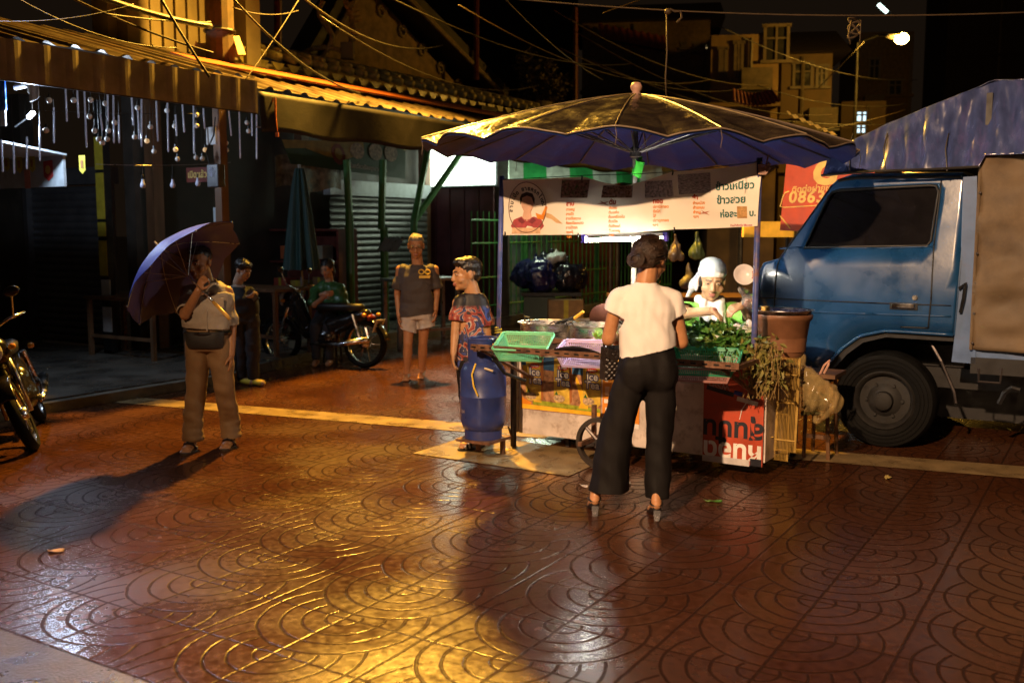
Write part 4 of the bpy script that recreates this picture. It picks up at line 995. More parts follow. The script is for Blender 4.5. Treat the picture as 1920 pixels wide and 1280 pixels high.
# orange order sheet
os_ = MB().box((.90, PY - .001, .49), (.30, .004, .42)).build('order_sheet', mat('orange_sheet', (.72, .26, .03), .4, var=.2), cart)
for (x, z, w_, h) in ((.80, .655, .07, .022), (.90, .655, .08, .022), (1.0, .65, .06, .022), (.90, .60, .08, .025), (.81, .43, .09, .03), (.92, .42, .09, .03), (.82, .37, .09, .025), (.95, .36, .07, .025), (1.0, .43, .06, .03)):
    flat([(x - w_ / 2, z - h / 2), (x + w_ / 2, z - h / 2), (x + w_ / 2, z + h / 2), (x - w_ / 2, z + h / 2)], PY - .0032, PWH, 'white_field', os_)
flat([(.765, .615), (.805, .615), (.795, .575), (.775, .575)], PY - .0032, mat('printed_cup', (.85, .75, .7), .4), 'printed_cup', os_)
flat([(.77, .54), (.81, .54), (.80, .47), (.775, .47)], PY - .0032, mat('printed_cup2', (.8, .5, .35), .4), 'printed_cup', os_)
flat([(.75, .30), (1.05, .28), (1.05, .245), (.76, .255), (.72, .285)], PY - .0032, PWH, 'torn_edge', os_)
# round-cornered phone sticker
dt = MB().box((1.44, PY, .665), (.15, .004, .10)).build('sticker', mat('sticker_grey', (.42, .40, .36), .45, var=.3), cart)
text_mesh('lettering', 'DTAC', .060, mat('sticker_ink', (.05, .05, .06), .5), dt, Matrix.Translation((1.44, PY - .0035, .655)) @ Matrix.Rotation(math.pi / 2, 4, 'X'), bold=.0015, depth=.0005)
# red board with upside-down writing
rb = MB().box((1.765, -.022, .415), (.43, .012, .66)).build('red_board', mat('red_board_paint', (.50, .07, .03), .45, var=.25, scale=5, stain=(.25, .08, .05), stain_scale=8, stain_amt=.5), cart)
RY = -.0285
def t180(s_, size, x, z, m, bold):
    Mx = Matrix.Translation((x, RY - .0012, z)) @ Matrix.Rotation(math.pi / 2, 4, 'X') @ Matrix.Rotation(math.pi, 4, 'Z')
    return text_mesh('lettering', s_, size, m, rb, Mx, bold=bold, depth=.0006)
INK = mat('board_black', (.02, .02, .03), .5)
t180('สุนปั่น', .185, 1.765, .375, INK, .006)
t180('หนอด', .18, 1.765, .222, PWH, .006)
t180('WSSH', .055, 1.66, .635, mat('board_pale', (.5, .3, .28), .5), .002)
MB().box((1.72, RY - .001, .10), (.34, .002, .045)).build('white_band', mat('board_white', (.6, .57, .58), .5, var=.3), rb)
MB().box((1.935, RY - .001, .11), (.08, .002, .05)).build('dark_patch', INK, rb)
MB().box((1.67, RY - .001, .585), (.2, .002, .03), M=Matrix.Rotation(.2, 3, 'Y')).build('dark_band', INK, rb)
MB().box((1.80, RY - .001, .58), (.06, .003, .03), M=Matrix.Rotation(.2, 3, 'Y')).build('blue_band', PBL, rb)
MB().box((1.865, RY - .001, .53), (.15, .002, .03), M=Matrix.Rotation(.18, 3, 'Y')).build('white_tape', PWH, rb)
MB().tube([(1.86, RY - .006, .52), (1.83, RY - .008, .47), (1.815, RY - .006, .40)], .003, 5).build('string', PWH, rb)
# stand carrying the gas cylinder
MB().box((-.03, -.44, .135), (.30, .30, .02)).build('cylinder_stand', RUST, cart)
for sx in (-.11, .11): MB().box((-.03 + sx, -.34, .065), (.03, .03, .13)).build('stand_leg', RUST, cart)
# ------------------------------------------------------------------ gas cylinder
gc = thing('gas_cylinder', 'tall dark blue gas cylinder with a collar at the left end of the cart', 'gas cylinder', XY(-4.02 - .03, CQ - .44, .146), ROT)
gc.scale = (.95, .95, .96)
BLUEG = mat('cylinder_blue', (.025, .042, .17), .36, var=.3, scale=6, stain=(.05, .045, .10), stain_scale=5, stain_amt=.7, bump=.05)
MB().lathe([(0, .045), (.10, .048), (.155, .075), (.178, .13), (.182, .2), (.183, .330), (.186, .335), (.186, .341), (.183, .346), (.182, .47), (.176, .53), (.15, .585), (.10, .612), (0, .62)], 40).build('tank', BLUEG, gc, smooth=True)
MB().lathe([(.14, .0), (.147, .0), (.15, .07), (.143, .07), (.14, 0)], 36).build('foot_ring', BLUEG, gc, auto=40)
mb = MB()
for a0, a1 in ((R(100), R(340)), (R(-5), R(75))):
    n = 20
    vs = []; fs = []
    for i in range(n + 1):
        a = a0 + (a1 - a0) * i / n
        for r_, z in ((.118, .57), (.122, .78), (.113, .78), (.110, .57)): vs.append((r_ * math.cos(a), r_ * math.sin(a), z))
    for i in range(n):
        for k in range(4): fs.append((i * 4 + k, i * 4 + (k + 1) % 4, (i + 1) * 4 + (k + 1) % 4, (i + 1) * 4 + k))
    mb.add(vs, fs)
mb.tube([(.118 * math.cos(a), .118 * math.sin(a), .78) for a in np.linspace(0, 2 * math.pi, 28, endpoint=False)], .009, 6, closed=True)
mb.build('collar', BLUEG, gc, auto=40)
MB().lathe([(0, .6), (.022, .6), (.022, .68), (.03, .69), (.03, .72), (0, .72)], 14).build('valve', mat('brass', (.6, .4, .12), .35, metal=1), gc)
GIN = mat('cylinder_print', (.62, .50, .45), .6, var=.6, scale=60)
def wrapc(co): 
    a = co.x / .184 - math.pi / 2; return Vector((.1845 * math.cos(a), .1845 * math.sin(a), co.z))
def gtext(s_, size, x, z): return text_mesh('lettering', s_, size, GIN, gc, Matrix.Translation((x, 0, z)) @ Matrix.Rotation(math.pi / 2, 4, 'X'), bold=.0006, conform=wrapc, align='LEFT')
gtext('ก๊าซหุงต้ม', .024, -.22, .46); gtext('TARE 18.2', .02, -.22, .43); gtext('48 KG', .02, -.22, .40); gtext('MAX 2.4', .02, -.22, .37); gtext('มอก. 27', .022, -.19, .29); gtext('2543', .02, -.18, .265); gtext('KD 1234', .036, -.19, .21); gtext('PTT', .024, -.15, .175)
mb = MB()
for x0, z0, x1, z1 in ((-.235, .48, -.13, .484), (-.235, .36, -.13, .364), (-.132, .36, -.129, .484)):
    vs = [wrapc(Vector(v)) for v in ((x0, 0, z0), (x1, 0, z0), (x1, 0, z1), (x0, 0, z1))]; mb.add(vs, [(0, 1, 2, 3)])
mb.build('printed_frame', GIN, gc)
hz = MB().tube([(.0, 0, .70), (.08, -.05, .72), (.15, -.1, .66), (.2, .0, .52), (.3, .15, .45)], .014, 8).build('gas_hose', BLACKM); hz.parent = gc
MB().tube([(.03, -.15, .60), (.025, -.195, .52), (.045, -.2, .43), (.075, -.19, .36)], .007, 6).build('yellow_strap', mat('yellow_strap', (.75, .5, .06), .5), gc)
MB().tube([(.11, -.15, .57), (.17, -.12, .55)], .008, 6).build('strap_end', mat('strap_pale', (.6, .48, .3), .6), gc)
# ------------------------------------------------------------------ baskets
def basket(name, label, cx, cy, cz, w_, d_, h, m, tilt, rz=0):
    o = thing(name, label, 'basket', cart.matrix_basis @ Vector((cx, cy, cz)), ROT + rz, 'plastic sieve baskets on the cart shelf')
    o.rotation_euler = (Matrix.Rotation(ROT + rz, 3, 'Z') @ Matrix.Rotation(tilt, 3, 'X')).to_euler()
    k = .80
    def ring(z): 
        t = 1 - (1 - k) * (-z / h); return [(sx * w_ / 2 * t, sy * d_ / 2 * t, z) for sx, sy in ((-1, -1), (1, -1), (1, 1), (-1, 1))]
    r0_, r1_ = ring(0), ring(-h)
    def wall(a, b, c, d, nu, nv):
        me = MB().grid(lambda u, v: Vector(a).lerp(Vector(b), u).lerp(Vector(d).lerp(Vector(c), u), v), nu, nv).mesh('w')
        bm = bmesh.new(); bm.from_mesh(me); bm.faces.ensure_lookup_table()
        holes = [f for i, f in enumerate(bm.faces) if 0 < (i % nu) < nu - 1 and 0 < (i // nu) < nv - 1]
        r_ = bmesh.ops.inset_individual(bm, faces=holes, thickness=.0033)
        bmesh.ops.delete(bm, geom=holes, context='FACES_ONLY'); return bm
    tot = bmesh.new()
    for i in range(4):
        j = (i + 1) % 4
        n = 26 if i % 2 == 0 else 20
        b_ = wall(r0_[i], r0_[j], r1_[j], r1_[i], n, 7)
        me = bpy.data.meshes.new('t'); b_.to_mesh(me); b_.free(); tot.from_mesh(me)
    b_ = wall(r1_[0], r1_[1], r1_[2], r1_[3], 24, 18)
    me = bpy.data.meshes.new('t'); b_.to_mesh(me); b_.free(); tot.from_mesh(me)
    bmesh.ops.remove_doubles(tot, verts=tot.verts, dist=.0005); bmesh.ops.recalc_face_normals(tot, faces=tot.faces)
    me = bpy.data.meshes.new('lattice'); tot.to_mesh(me); tot.free()
    finish('lattice', me, m, o, solid=.003)
    rr = []
    for (sx, sy) in ((-1, -1), (1, -1), (1, 1), (-1, 1)):
        cx_, cy_ = sx * (w_ / 2 - .03), sy * (d_ / 2 - .03)
        a0 = math.atan2(sy, sx)
        for a in np.linspace(a0 - math.pi / 4, a0 + math.pi / 4, 5): rr.append((cx_ + .036 * math.cos(a), cy_ + .036 * math.sin(a), .0))
    MB().tube(rr, .009, 6, closed=True).build('rim', m, o, smooth=True)
    return o
BG = mat('mint_plastic', (.16, .55, .30), .4, var=.1, sss=.1); BL = mat('lavender_plastic', (.52, .42, .68), .4, var=.1, sss=.1); BD = mat('green_plastic', (.04, .32, .17), .4, var=.1); BK = mat('pinkish_plastic', (.45, .22, .20), .45)
basket('sieve_basket', 'mint green plastic sieve basket at the left of the cart shelf', .36, -.50, .90, .38, .36, .10, BG, .24, .33)
basket('sieve_basket', 'lavender plastic sieve basket between the mint one and the customer', .86, -.46, .885, .40, .34, .11, BL, .16, .28)
basket('sieve_basket', 'dark green plastic sieve basket right of the customer under the herbs', 1.72, -.47, .885, .44, .34, .10, BD, .16, .25)
basket('sieve_basket', 'pinkish plastic sieve basket stacked under the dark green one', 1.71, -.46, .835, .40, .31, .10, BK, .12, .25)
# shiny dark bag strap over the middle basket edge
o = MB().grid(lambda u, v: (.72 + .34 * u, -.70 + .06 * v, .885 + .03 * math.sin(u * math.pi) * (1 - v) - .02 * v), 14, 3).build('black_cloth_strip', mat('black_cloth', (.015, .015, .02), .5), solid=.006, smooth=True)
o.matrix_basis = cart.matrix_basis.copy(); tag(o, 'strip of black cloth laid over the front rim of the lavender basket', 'cloth')
# ------------------------------------------------------------------ pots and tools on the counter
def pot(label, lx, ly, r, h, m=ALU, ring=True, lid=None):
    o = thing('cooking_pot', label, 'pot', cart.matrix_basis @ Vector((lx, ly, .83)), ROT, 'aluminium pots on the cart counter')
    MB().lathe([(0, .006), (r * .92, .0), (r * .98, .02), (r, h - .01), (r + .018, h), (r + .018, h + .006), (r - .004, h + .004), (r - .01, .03), (0, .02)], 44).build('pot', m, o, auto=35)
    return o
p1 = pot('aluminium pot with a wire handle behind the mint basket', .20, .12, .21, .15)
MB().tube([(-.19, -.02, .13), (-.19, -.02, .19), (-.10, -.10, .19), (-.10, -.10, .13)], .006, 6).build('handle', BLACKM, p1)
for q_ in ((-.19, -.02, .135), (-.10, -.10, .135)): MB().ell(q_, (.012, .012, .018)).build('handle_lug', PWH, p1)
p2 = pot('aluminium pot behind the lavender basket, next to the lettuce', .66, .10, .22, .155)
MB().lathe([(0, .09), (.19, .085)], 30).build('soup', mat('soup', (.25, .13, .05), .15), p2)
MB().lathe([(0, .09), (.18, .085)], 30).build('soup', mat('soup', (.25, .13, .05), .15), p1)
lidm = mat('brown_lid', (.20, .09, .07), .4, metal=.3, var=.3)
o = thing('pot_lid', 'brown round lid leaning behind the two aluminium pots', 'lid', cart.matrix_basis @ Vector((.60, .52, .93)), ROT)
MT = Matrix.Rotation(-.9, 3, 'X')
MB().lathe([(0, .03), (.15, .02), (.215, .0), (.22, -.01), (.0, -.004)], 36, (0, 0, .03), MT).build('lid_plate', lidm, o, smooth=True)
MB().lathe([(0, .03), (.02, .03), (.026, .055), (0, .06)], 14, (0, 0, .03), MT).build('knob', BLACKM, o)
o = thing('kettle', 'dark pan with a black side handle behind the left pot', 'pan', cart.matrix_basis @ Vector((.40, .50, .83)), ROT)
MB().lathe([(0, 0), (.10, 0), (.135, .15), (.14, .152), (.125, .15), (.09, .02), (0, .02)], 26).build('pan', mat('pan_dark', (.10, .085, .08), .4, metal=.5), o, smooth=True)
MB().tube([(.13, 0, .13), (.30, -.04, .15)], .012, 8).build('handle', BLACKM, o)
o = thing('tongs', 'kitchen tongs with a yellow handle resting across the two pots', 'tongs', cart.matrix_basis @ Vector((.40, .10, .98)), ROT)
MB().tube([(-.10, 0, .0), (.02, 0, .04), (.09, .02, .075)], .012, 8).build('jaw', BLACKM, o)
MB().tube([(-.04, -.04, .02), (.05, -.01, .05)], .010, 8).build('jaw', BLACKM, o)
MB().tube([(.05, 0, .045), (.13, 0, .10)], .013, 8).build('handle', mat('yellow_handle', (.8, .45, .05), .4), o)
mb = MB()
for i in range(4): mb.tube([(-.12 + .05 * i, -.08, -.0), (-.08 + .05 * i, -.08, .02), (-.07 + .05 * i, -.06, -.01)], .006, 6)
mb.build('wire_hook', BLACKM, o)
# lettuce
o = thing('lettuce_head', 'pale green lettuce on the counter left of the customer', 'lettuce', cart.matrix_basis @ Vector((.84, -.10, .84)), ROT)
for k in range(9):
    a = k * .7; rr = .05 + .008 * k
    MB().grid(lambda u, v: (rr * math.cos(a + (u - .5) * 1.6) * (.5 + v * .7), rr * math.sin(a + (u - .5) * 1.6) * (.5 + v * .7), .02 + v * .085 + .012 * math.sin(u * 16 + k) * v), 12, 5).build('leaf', mat('lettuce_leaf', (.32, .55, .10), .4, var=.3, scale=20, sss=.2), o, smooth=True)
# big wok bucket at the right end
wk = thing('brown_basin', 'big brown clay basin holding a steel bowl at the right end of the cart', 'basin', XY(-4.02 + 1.98, CQ + .36, .80), ROT)
MB().lathe([(0, 0), (.13, 0), (.15, .03), (.185, .26), (.20, .275), (.205, .30), (.20, .31), (.18, .30), (.16, .05), (0, .04)], 36).build('basin', mat('brown_clay', (.20, .09, .045), .45, var=.35, scale=6, bump=.08), wk, auto=40)
MB().lathe([(.203, .335), (.215, .34), (.205, .335), (.15, .28), (.06, .25), (0, .245)], 36).build('bowl', ALU, wk, smooth=True)
MB().box((.0, -.0, -.08), (.35, .3, .02)).build('shelf', RUST, wk)
o = thing('bamboo_tube', 'short yellowish bamboo tube standing behind the right pole', 'bamboo tube', cart.matrix_basis @ Vector((1.87, .30, .83)), ROT)
MB().lathe([(0, 0), (.03, 0), (.03, .14), (.034, .15), (.034, .17), (.03, .18), (.03, .33), (.022, .33), (.02, .05), (0, .05)], 14).build('tube', mat('bamboo', (.5, .30, .07), .5, var=.4, scale=15), o, smooth=True)
# sauce bottle
o = thing('sauce_bottle', 'clear sauce bottle with a pink cap beside the herbs', 'bottle', cart.matrix_basis @ Vector((1.42, .22, .84)), ROT)
MB().lathe([(0, 0), (.036, 0), (.038, .02), (.038, .09), (.03, .125), (.014, .155), (.013, .165), (0, .165)], 18).build('bottle', mat('clear_bottle', (.6, .6, .58), .08, trans=.75), o, smooth=True)
MB().lathe([(0, .20), (.009, .20), (.017, .175), (.017, .163), (0, .163)], 12).build('cap', mat('pink_cap', (.85, .25, .35), .4), o, smooth=True)
# herbs
LEAFG = mat('fresh_leaf', (.055, .17, .025), .4, var=.8, scale=9, stain=(.32, .34, .06), stain_scale=14, stain_amt=.7)
LEAFY = mat('wilted_leaf', (.22, .19, .045), .55, var=.6, scale=9, stain=(.10, .12, .03), stain_scale=12, stain_amt=.8)
hb = thing('herb_heap', 'heap of fresh green basil leaves on the cart counter before the vendor', 'herbs', cart.matrix_basis @ Vector((1.62, -.05, .84)), ROT)
def hsp(r):
    x = r.uniform(-.30, .30); e = max(0, 1 - (x / .34) ** 2)
    return (x, r.gauss(0, .11), .02 + r.random() * .185 * e)
leafy('leaves', 2100, hsp, .062, LEAFG, hb, 11, droop=.1)
mb = MB(); rnd = random.Random(3)
for i in range(60):
    p0 = Vector(hsp(rnd)); d = Vector((rnd.gauss(0, 1), rnd.gauss(-.3, .6), rnd.gauss(.2, .4))).normalized() * .16
    mb.tube([p0, p0 + d * .5 + Vector((0, 0, .01)), p0 + d], .0025, 4)
mb.build('stems', mat('herb_stem', (.16, .24, .06), .5), hb)
hb2 = thing('herb_bunch', 'wilted yellowish herb bunch hanging over the right end of the cart', 'herbs', XY(-4.02 + 2.04, CQ - .16, .62), ROT)
def hsp2(r):
    t = r.random(); return (r.gauss(-.03, .045 + .02 * t), r.gauss(0, .045), .36 - t * .30 + r.gauss(0, .02))
leafy('leaves', 420, hsp2, .052, LEAFY, hb2, 12, droop=.9)
mb = MB()
for i in range(34):
    p0 = Vector((rnd.gauss(0, .06), rnd.gauss(0, .04), .33)); mb.tube([p0, p0 + Vector((rnd.gauss(0, .04), rnd.gauss(-.03, .03), -.2)), p0 + Vector((rnd.gauss(0, .05), rnd.gauss(-.02, .03), -.36))], .002, 4)
mb.build('stems', mat('dry_stem', (.3, .2, .07), .6), hb2)
# white plastic bags by the herbs
mb = MB()
for i in range(6): mb.ell((rnd.uniform(-.09, .09), rnd.uniform(-.05, .05), .05 + rnd.uniform(0, .07)), (.05, .045, .05), n=10, m=7)
o = finish('plastic_bags', voxel(mb, 'plastic_bag', .011, 1, fold=folds(.03, 22, 22, 16, 3, .01)), mat('thin_white_plastic', (.75, .75, .76), .3, trans=.15, var=.1), smooth=True)
o.name = 'plastic_bag_wad'; o.location = cart.matrix_basis @ Vector((1.74, .17, .90)); tag(o, 'crumpled wad of white plastic bags behind the herbs', 'plastic bags')
# fluorescent tube under the banner
ft = thing('tube_light', 'glowing white fluorescent tube hung under the menu banner', 'lamp', cart.matrix_basis @ Vector((.85, .0, 1.625)), ROT)
TUBE = mat('tube_glow', (1, 1, 1), .5, emit=(1, .98, .86), es=380)
a_, b_ = cl(1100, 450, CQ + .0), cl(1243, 447, CQ + .0)
a_ -= Vector((.85, 0, 1.625)); b_ -= Vector((.85, 0, 1.625))
a_.y = b_.y = 0
MB().tube([a_, b_], .0135, 12).build('tube', TUBE, ft, smooth=True)
MB().box((a_ + b_) / 2 + Vector((0, 0, .034)), ((b_ - a_).length + .06, .03, .026)).build('batten', mat('batten_white', (.75, .75, .78), .4), ft)
CAPB = mat('blue_cap', (.10, .08, .65), .4)
for e, sg in ((a_, -1), (b_, 1)): MB().box(e + Vector((sg * .022, 0, .012)), (.035, .036, .065)).build('end_cap', CAPB, ft, bevel=.004)
for e in (a_, b_): MB().tube([e + Vector((0, 0, .04)), e + Vector((0, -.06, .085))], .003, 5).build('hanger', BLACKM, ft)
# ------------------------------------------------------------------ menu banner
BQ = CQ - .125
bn = thing('menu_banner', 'white cloth menu banner with Thai dish lists tied between the cart poles', 'banner', XY(-4.02, BQ, 0), ROT)
def bpt(x, y): 
    v = toward(bn, onq(x, y, BQ)); return v
def billow(x, z):
    return -.022 * math.sin(x * 3.1 + 1.2 + (z - 1.9) * 5) * math.sin((x + .1) / 2.05 * math.pi) - .012 * math.sin(x * 5.3 + z * 9) + .012 * math.sin((z - 1.7) * 11 - x * 4.1) * math.sin((x + .1) / 2.05 * math.pi) - .008 * noise.noise(Vector((x * 4, z * 9, 1)))
topx = [(942, 337), (1000, 336), (1092, 331), (1125, 341), (1165, 349), (1210, 338), (1262, 322), (1300, 320), (1350, 316), (1390, 310), (1428, 303)]
botx = [(945, 441), (1085, 440), (1180, 437), (1265, 430), (1340, 428), (1421, 424)]
tl = [bpt(*p) for p in topx]; bl_ = [bpt(*p) for p in botx]
def interp(pts, t):
    xs = [p.x for p in pts]; x = xs[0] + (xs[-1] - xs[0]) * t
    return x, float(np.interp(x, xs, [p.z for p in pts]))
def bfn(u, v):
    xt, zt_ = interp(tl, u); xb, zb_ = interp(bl_, u)
    x, z = xt + (xb - xt) * v, zt_ + (zb_ - zt_) * v
    return (x, billow(x, z), z)
CLOTH = mat('banner_cloth', (.80, .74, .64), .55, var=.06, scale=4)
_n = CLOTH.node_tree.nodes; _l = CLOTH.node_tree.links
_t = _n.new('ShaderNodeBsdfTranslucent'); _t.inputs['Color'].default_value = (.80, .76, .66, 1); _m = _n.new('ShaderNodeMixShader'); _m.inputs[0].default_value = .045
_l.new(_n['Principled BSDF'].outputs[0], _m.inputs[1]); _l.new(_t.outputs[0], _m.inputs[2]); _l.new(_m.outputs[0], _n['Material Output'].inputs['Surface'])
MB().grid(bfn, 110, 34).build('cloth', CLOTH, bn, smooth=True)
def conf(co): return Vector((co.x, billow(co.x, co.z) - .0022 + co.y, co.z))
def bt(s_, px, py, size, m, bold=.0008, rot=0, name='lettering', align='CENTER', depth=.0003, shear=0):
    p = bpt(px, py)
    Mx = Matrix.Translation((p.x, 0, p.z)) @ Matrix.Rotation(math.pi / 2, 4, 'X') @ Matrix.Rotation(rot, 4, 'Z')
    return text_mesh(name, s_, size, m, bn, Mx, bold=bold, depth=depth, align=align, conform=conf, shear=shear)
TEALI = mat('teal_ink', (.01, .12, .10), .6); REDI = mat('red_ink', (.45, .05, .01), .6); ORI = mat('orange_ink', (.75, .24, .02), .6, var=.3, scale=40); BLKI = mat('black_ink', (.03, .025, .03), .6)
DX = .0039                                 # metres per pixel on the banner, roughly
def bpoly(pts, m, name, lift=.0):
    mb = MB(); w_ = [bpt(x, y) for x, y in pts]
    me_pts = [Vector((p.x, billow(p.x, p.z) - .0015 - lift, p.z)) for p in w_]
    mb.add(me_pts, [tuple(range(len(me_pts)))]); return mb
def bpatch(x0, y0, x1, y1, m, name, slope=0, lift=0):
    mb = MB().grid(lambda u, v: (lambda p: (p.x, billow(p.x, p.z) - .0016 - lift, p.z))(bpt(x0 + (x1 - x0) * u, y0 + (y1 - y0) * v + slope * u)), 12, 6)
    return mb.build(name, m, bn, smooth=True)
g1 = [bt('ข้าวเหนียว', 1379, 355, .066, TEALI, .0022, .03), bt('ข้าวสวย', 1372, 381, .066, TEALI, .0022, .03), bt('ห่อละ', 1366, 407, .060, TEALI, .0020, .03), bt('0 บ.', 1406, 405, .056, TEALI, .0020, .03)]
join_meshes('rice_lettering', g1, bn)
bpatch(1383, 387, 1402, 409, mat('brown_tape', (.50, .28, .10), .5, var=.4, scale=60), 'brown_tape', lift=.001)
cols = [(1064, 386, 'ลาบ', ['ลาบหมู', 'ลาบวัว', 'ลาบตับหวาน', 'ก้อยเนื้อมะนาว', 'ลาบน้ำตก', 'ซอยจุ๊', 'ฯลฯ']),
        (1143, 383, 'ต้ม', ['ต้มขม', 'ต้มแซ่บ', 'ต้มเครื่องใน', 'ต้มเนื้อ', 'ต้มขิงแก่', 'ต้มขาหมู', 'ฯลฯ']),
        (1221, 381, 'ทอด', ['ปลานิลทอด', 'ปีกไก่', 'ไส้', 'ปลาดุกทอด', 'ฯลฯ']),
        (1297, 374, 'ยำ', ['ยำมะม่วง', 'ยำแหนม', 'ยำหมู', 'ฯลฯ'])]
for x, y, hd_, items in cols:
    g1 = [bt(hd_, x, y, .043, REDI, .0022, .02, align='LEFT')]
    for i, t_ in enumerate(items): g1.append(bt(t_, x + (0 if i else 0), y + 9.2 + i * 8.5, .026, ORI, .0010, .015, align='LEFT'))
    join_meshes('menu_column', g1, bn)
FOOD = [mat('food_salad', (.36, .22, .17), .4, var=.9, scale=55, stain=(.05, .22, .05), stain_scale=34, stain_amt=.95),
        mat('food_soup', (.42, .27, .19), .4, var=.9, scale=60, stain=(.35, .33, .33), stain_scale=30, stain_amt=.9),
        mat('food_fried', (.42, .36, .34), .4, var=.9, scale=60, stain=(.38, .38, .37), stain_scale=26, stain_amt=.95),
        mat('food_noodle', (.42, .36, .35), .4, var=.9, scale=50, stain=(.5, .45, .44), stain_scale=40, stain_amt=.8, stretch=(1, 1, 4))]
for (x0, y0, x1, y1, sl_), m_ in zip(((1053, 337, 1103, 371, 0), (1128, 348, 1184, 371, 0), (1207, 340, 1261, 371, -2), (1272, 328, 1334, 365, -4)), FOOD):
    bpatch(x0, y0, x1, y1, m_, 'dish_photo', slope=sl_, lift=.0006)
# badge with portrait
bx, by = 989, 389
ellp = lambda rx, ry, n=30: [(bx + rx * math.cos(a), by + ry * math.sin(a)) for a in np.linspace(0, 2 * math.pi, n, endpoint=False)]
ring = MB().tube([(lambda p: (p.x, billow(p.x, p.z) - .003, p.z))(bpt(*q_)) for q_ in ellp(36, 47, 40)], .0032, 5, closed=True).build('badge_ring', mat('badge_brown', (.16, .09, .07), .6), bn)
arc = []
for i, ch in enumerate(['ล', 'า', 'บ', 'เ', 'ป็', 'ด', ' ', 'ย', 'า', 'ย', 'ค', 'ร', 'ก', 'ใ', 'ห', 'ญ่']):
    if ch == ' ': continue
    a = math.pi - .05 - (math.pi - .25) * i / 15 + .1
    arc.append(bt(ch, bx + 29 * math.cos(a), by + 4 - 36 * math.sin(a), .042, BLKI, .0016, a - math.pi / 2))
join_meshes('arc_lettering', arc, bn)
SKINP = mat('portrait_skin', (.62, .38, .27), .6); HAIRP = mat('portrait_hair', (.03, .02, .02), .6); SHIRTP = mat('portrait_shirt', (.38, .06, .07), .6, var=.3, scale=40)
bpoly([(958, 424), (963, 412), (977, 406), (989, 410), (1001, 406), (1016, 412), (1021, 424), (1012, 434), (966, 434)], SHIRTP, 'x').build('portrait_shirt', SHIRTP, bn)
bpoly([(979, 408), (981, 396), (977, 388), (976, 378), (978, 368), (988, 363), (998, 367), (1001, 378), (999, 389), (995, 397), (997, 408), (988, 415)], SKINP, 'x', .0008).build('portrait_face', SKINP, bn)
bpoly([(975, 384), (974, 372), (978, 364), (988, 360), (999, 363), (1003, 373), (1002, 384), (1000, 380), (997, 370), (988, 367), (979, 371), (977, 380)], HAIRP, 'x', .0014).build('portrait_hair', HAIRP, bn)
for x in (983, 994): bpoly([(x - 3, 379), (x, 377.5), (x + 3, 379), (x, 380)], HAIRP, 'x', .0016).build('portrait_eye', HAIRP, bn)
bpoly([(985, 392), (989, 391), (993, 392), (989, 394)], REDI, 'x', .0016).build('portrait_mouth', mat('portrait_lip', (.45, .15, .12), .6), bn)
for pts in ([(977, 407), (985, 416), (979, 420), (971, 413)], [(999, 407), (992, 416), (998, 420), (1006, 413)]): bpoly(pts, HAIRP, 'x', .0016).build('portrait_collar', mat('portrait_collar', (.20, .03, .04), .6), bn)
bpatch(961, 427, 1014, 438, mat('scroll_paper', (.70, .45, .28), .6, var=.3, scale=30), 'scroll', lift=.0018)
join_meshes('scroll_lettering', [bt('อารดา & หลังเขื่อน', 988, 434, .022, BLKI, .0004)], bn)
# chillies printed on the banner
for x, y, s_ in ((1133, 381, 1), (1320, 399, 1)):
    for a, l in ((.5, 12), (2.3, 11), (3.4, 14), (5.6, 12)):
        bpoly([(x + 1.6 * math.sin(a), y + 1.6 * math.cos(a)), (x + l * math.cos(a), y - l * .6 * math.sin(a)), (x - 1.6 * math.sin(a), y - 1.6 * math.cos(a))], REDI, 'x', .0004).build('printed_chilli', mat('chilli_print', (.45, .16, .10), .6), bn)
# mortar and pestle print
bpoly([(1004, 399), (1012, 402), (1022, 404), (1020, 412), (1008, 410)], ORI, 'x', .002).build('printed_mortar', ORI, bn)
bpoly([(1016, 403), (1024, 386), (1028, 388), (1022, 405)], ORI, 'x', .0024).build('printed_pestle', ORI, bn)
bpoly([(1022, 398), (1035, 402), (1050, 413), (1058, 420), (1045, 418), (1035, 411), (1025, 408)], ORI, 'x', .0004).build('printed_leaf', mat('tan_print', (.62, .40, .20), .6), bn)
join_meshes('contact_lettering', [bt('ร้านป้าติดต่อ 08x-xxx', 1390, 424, .018, mat('magenta_ink', (.5, .04, .08), .6), .0004, .03)], bn)
for x, y in ((1092, 332), (1262, 323), (1085, 438), (1265, 430), (948, 438)):
    p = bpt(x, y); MB().tube([(p.x, -.01, p.z + .012), (p.x + .006, -.016, p.z), (p.x, -.012, p.z - .02)], .006, 6).build('clip', BLACKM, bn)
p = bpt(1430, 303); mb = MB()
for i in range(7): mb.tube([(p.x - .02, -.02, p.z - .02 - .01 * i), (p.x + .03, -.03, p.z - .025 - .01 * i), (p.x + .03 + rnd.uniform(0, .03), .0, p.z + rnd.uniform(-.06, .05))], .005, 5)
mb.build('corner_tie', mat('pinkish_tie', (.45, .28, .22), .7), bn)
MB().tube([bpt(942, 337) + Vector((0, -.0, 0)), bpt(1092, 330) + Vector((0, .0, .004)), bpt(1200, 326), bpt(1264, 322), bpt(1428, 303)], .003, 5).build('top_cord', BLACKM, bn)
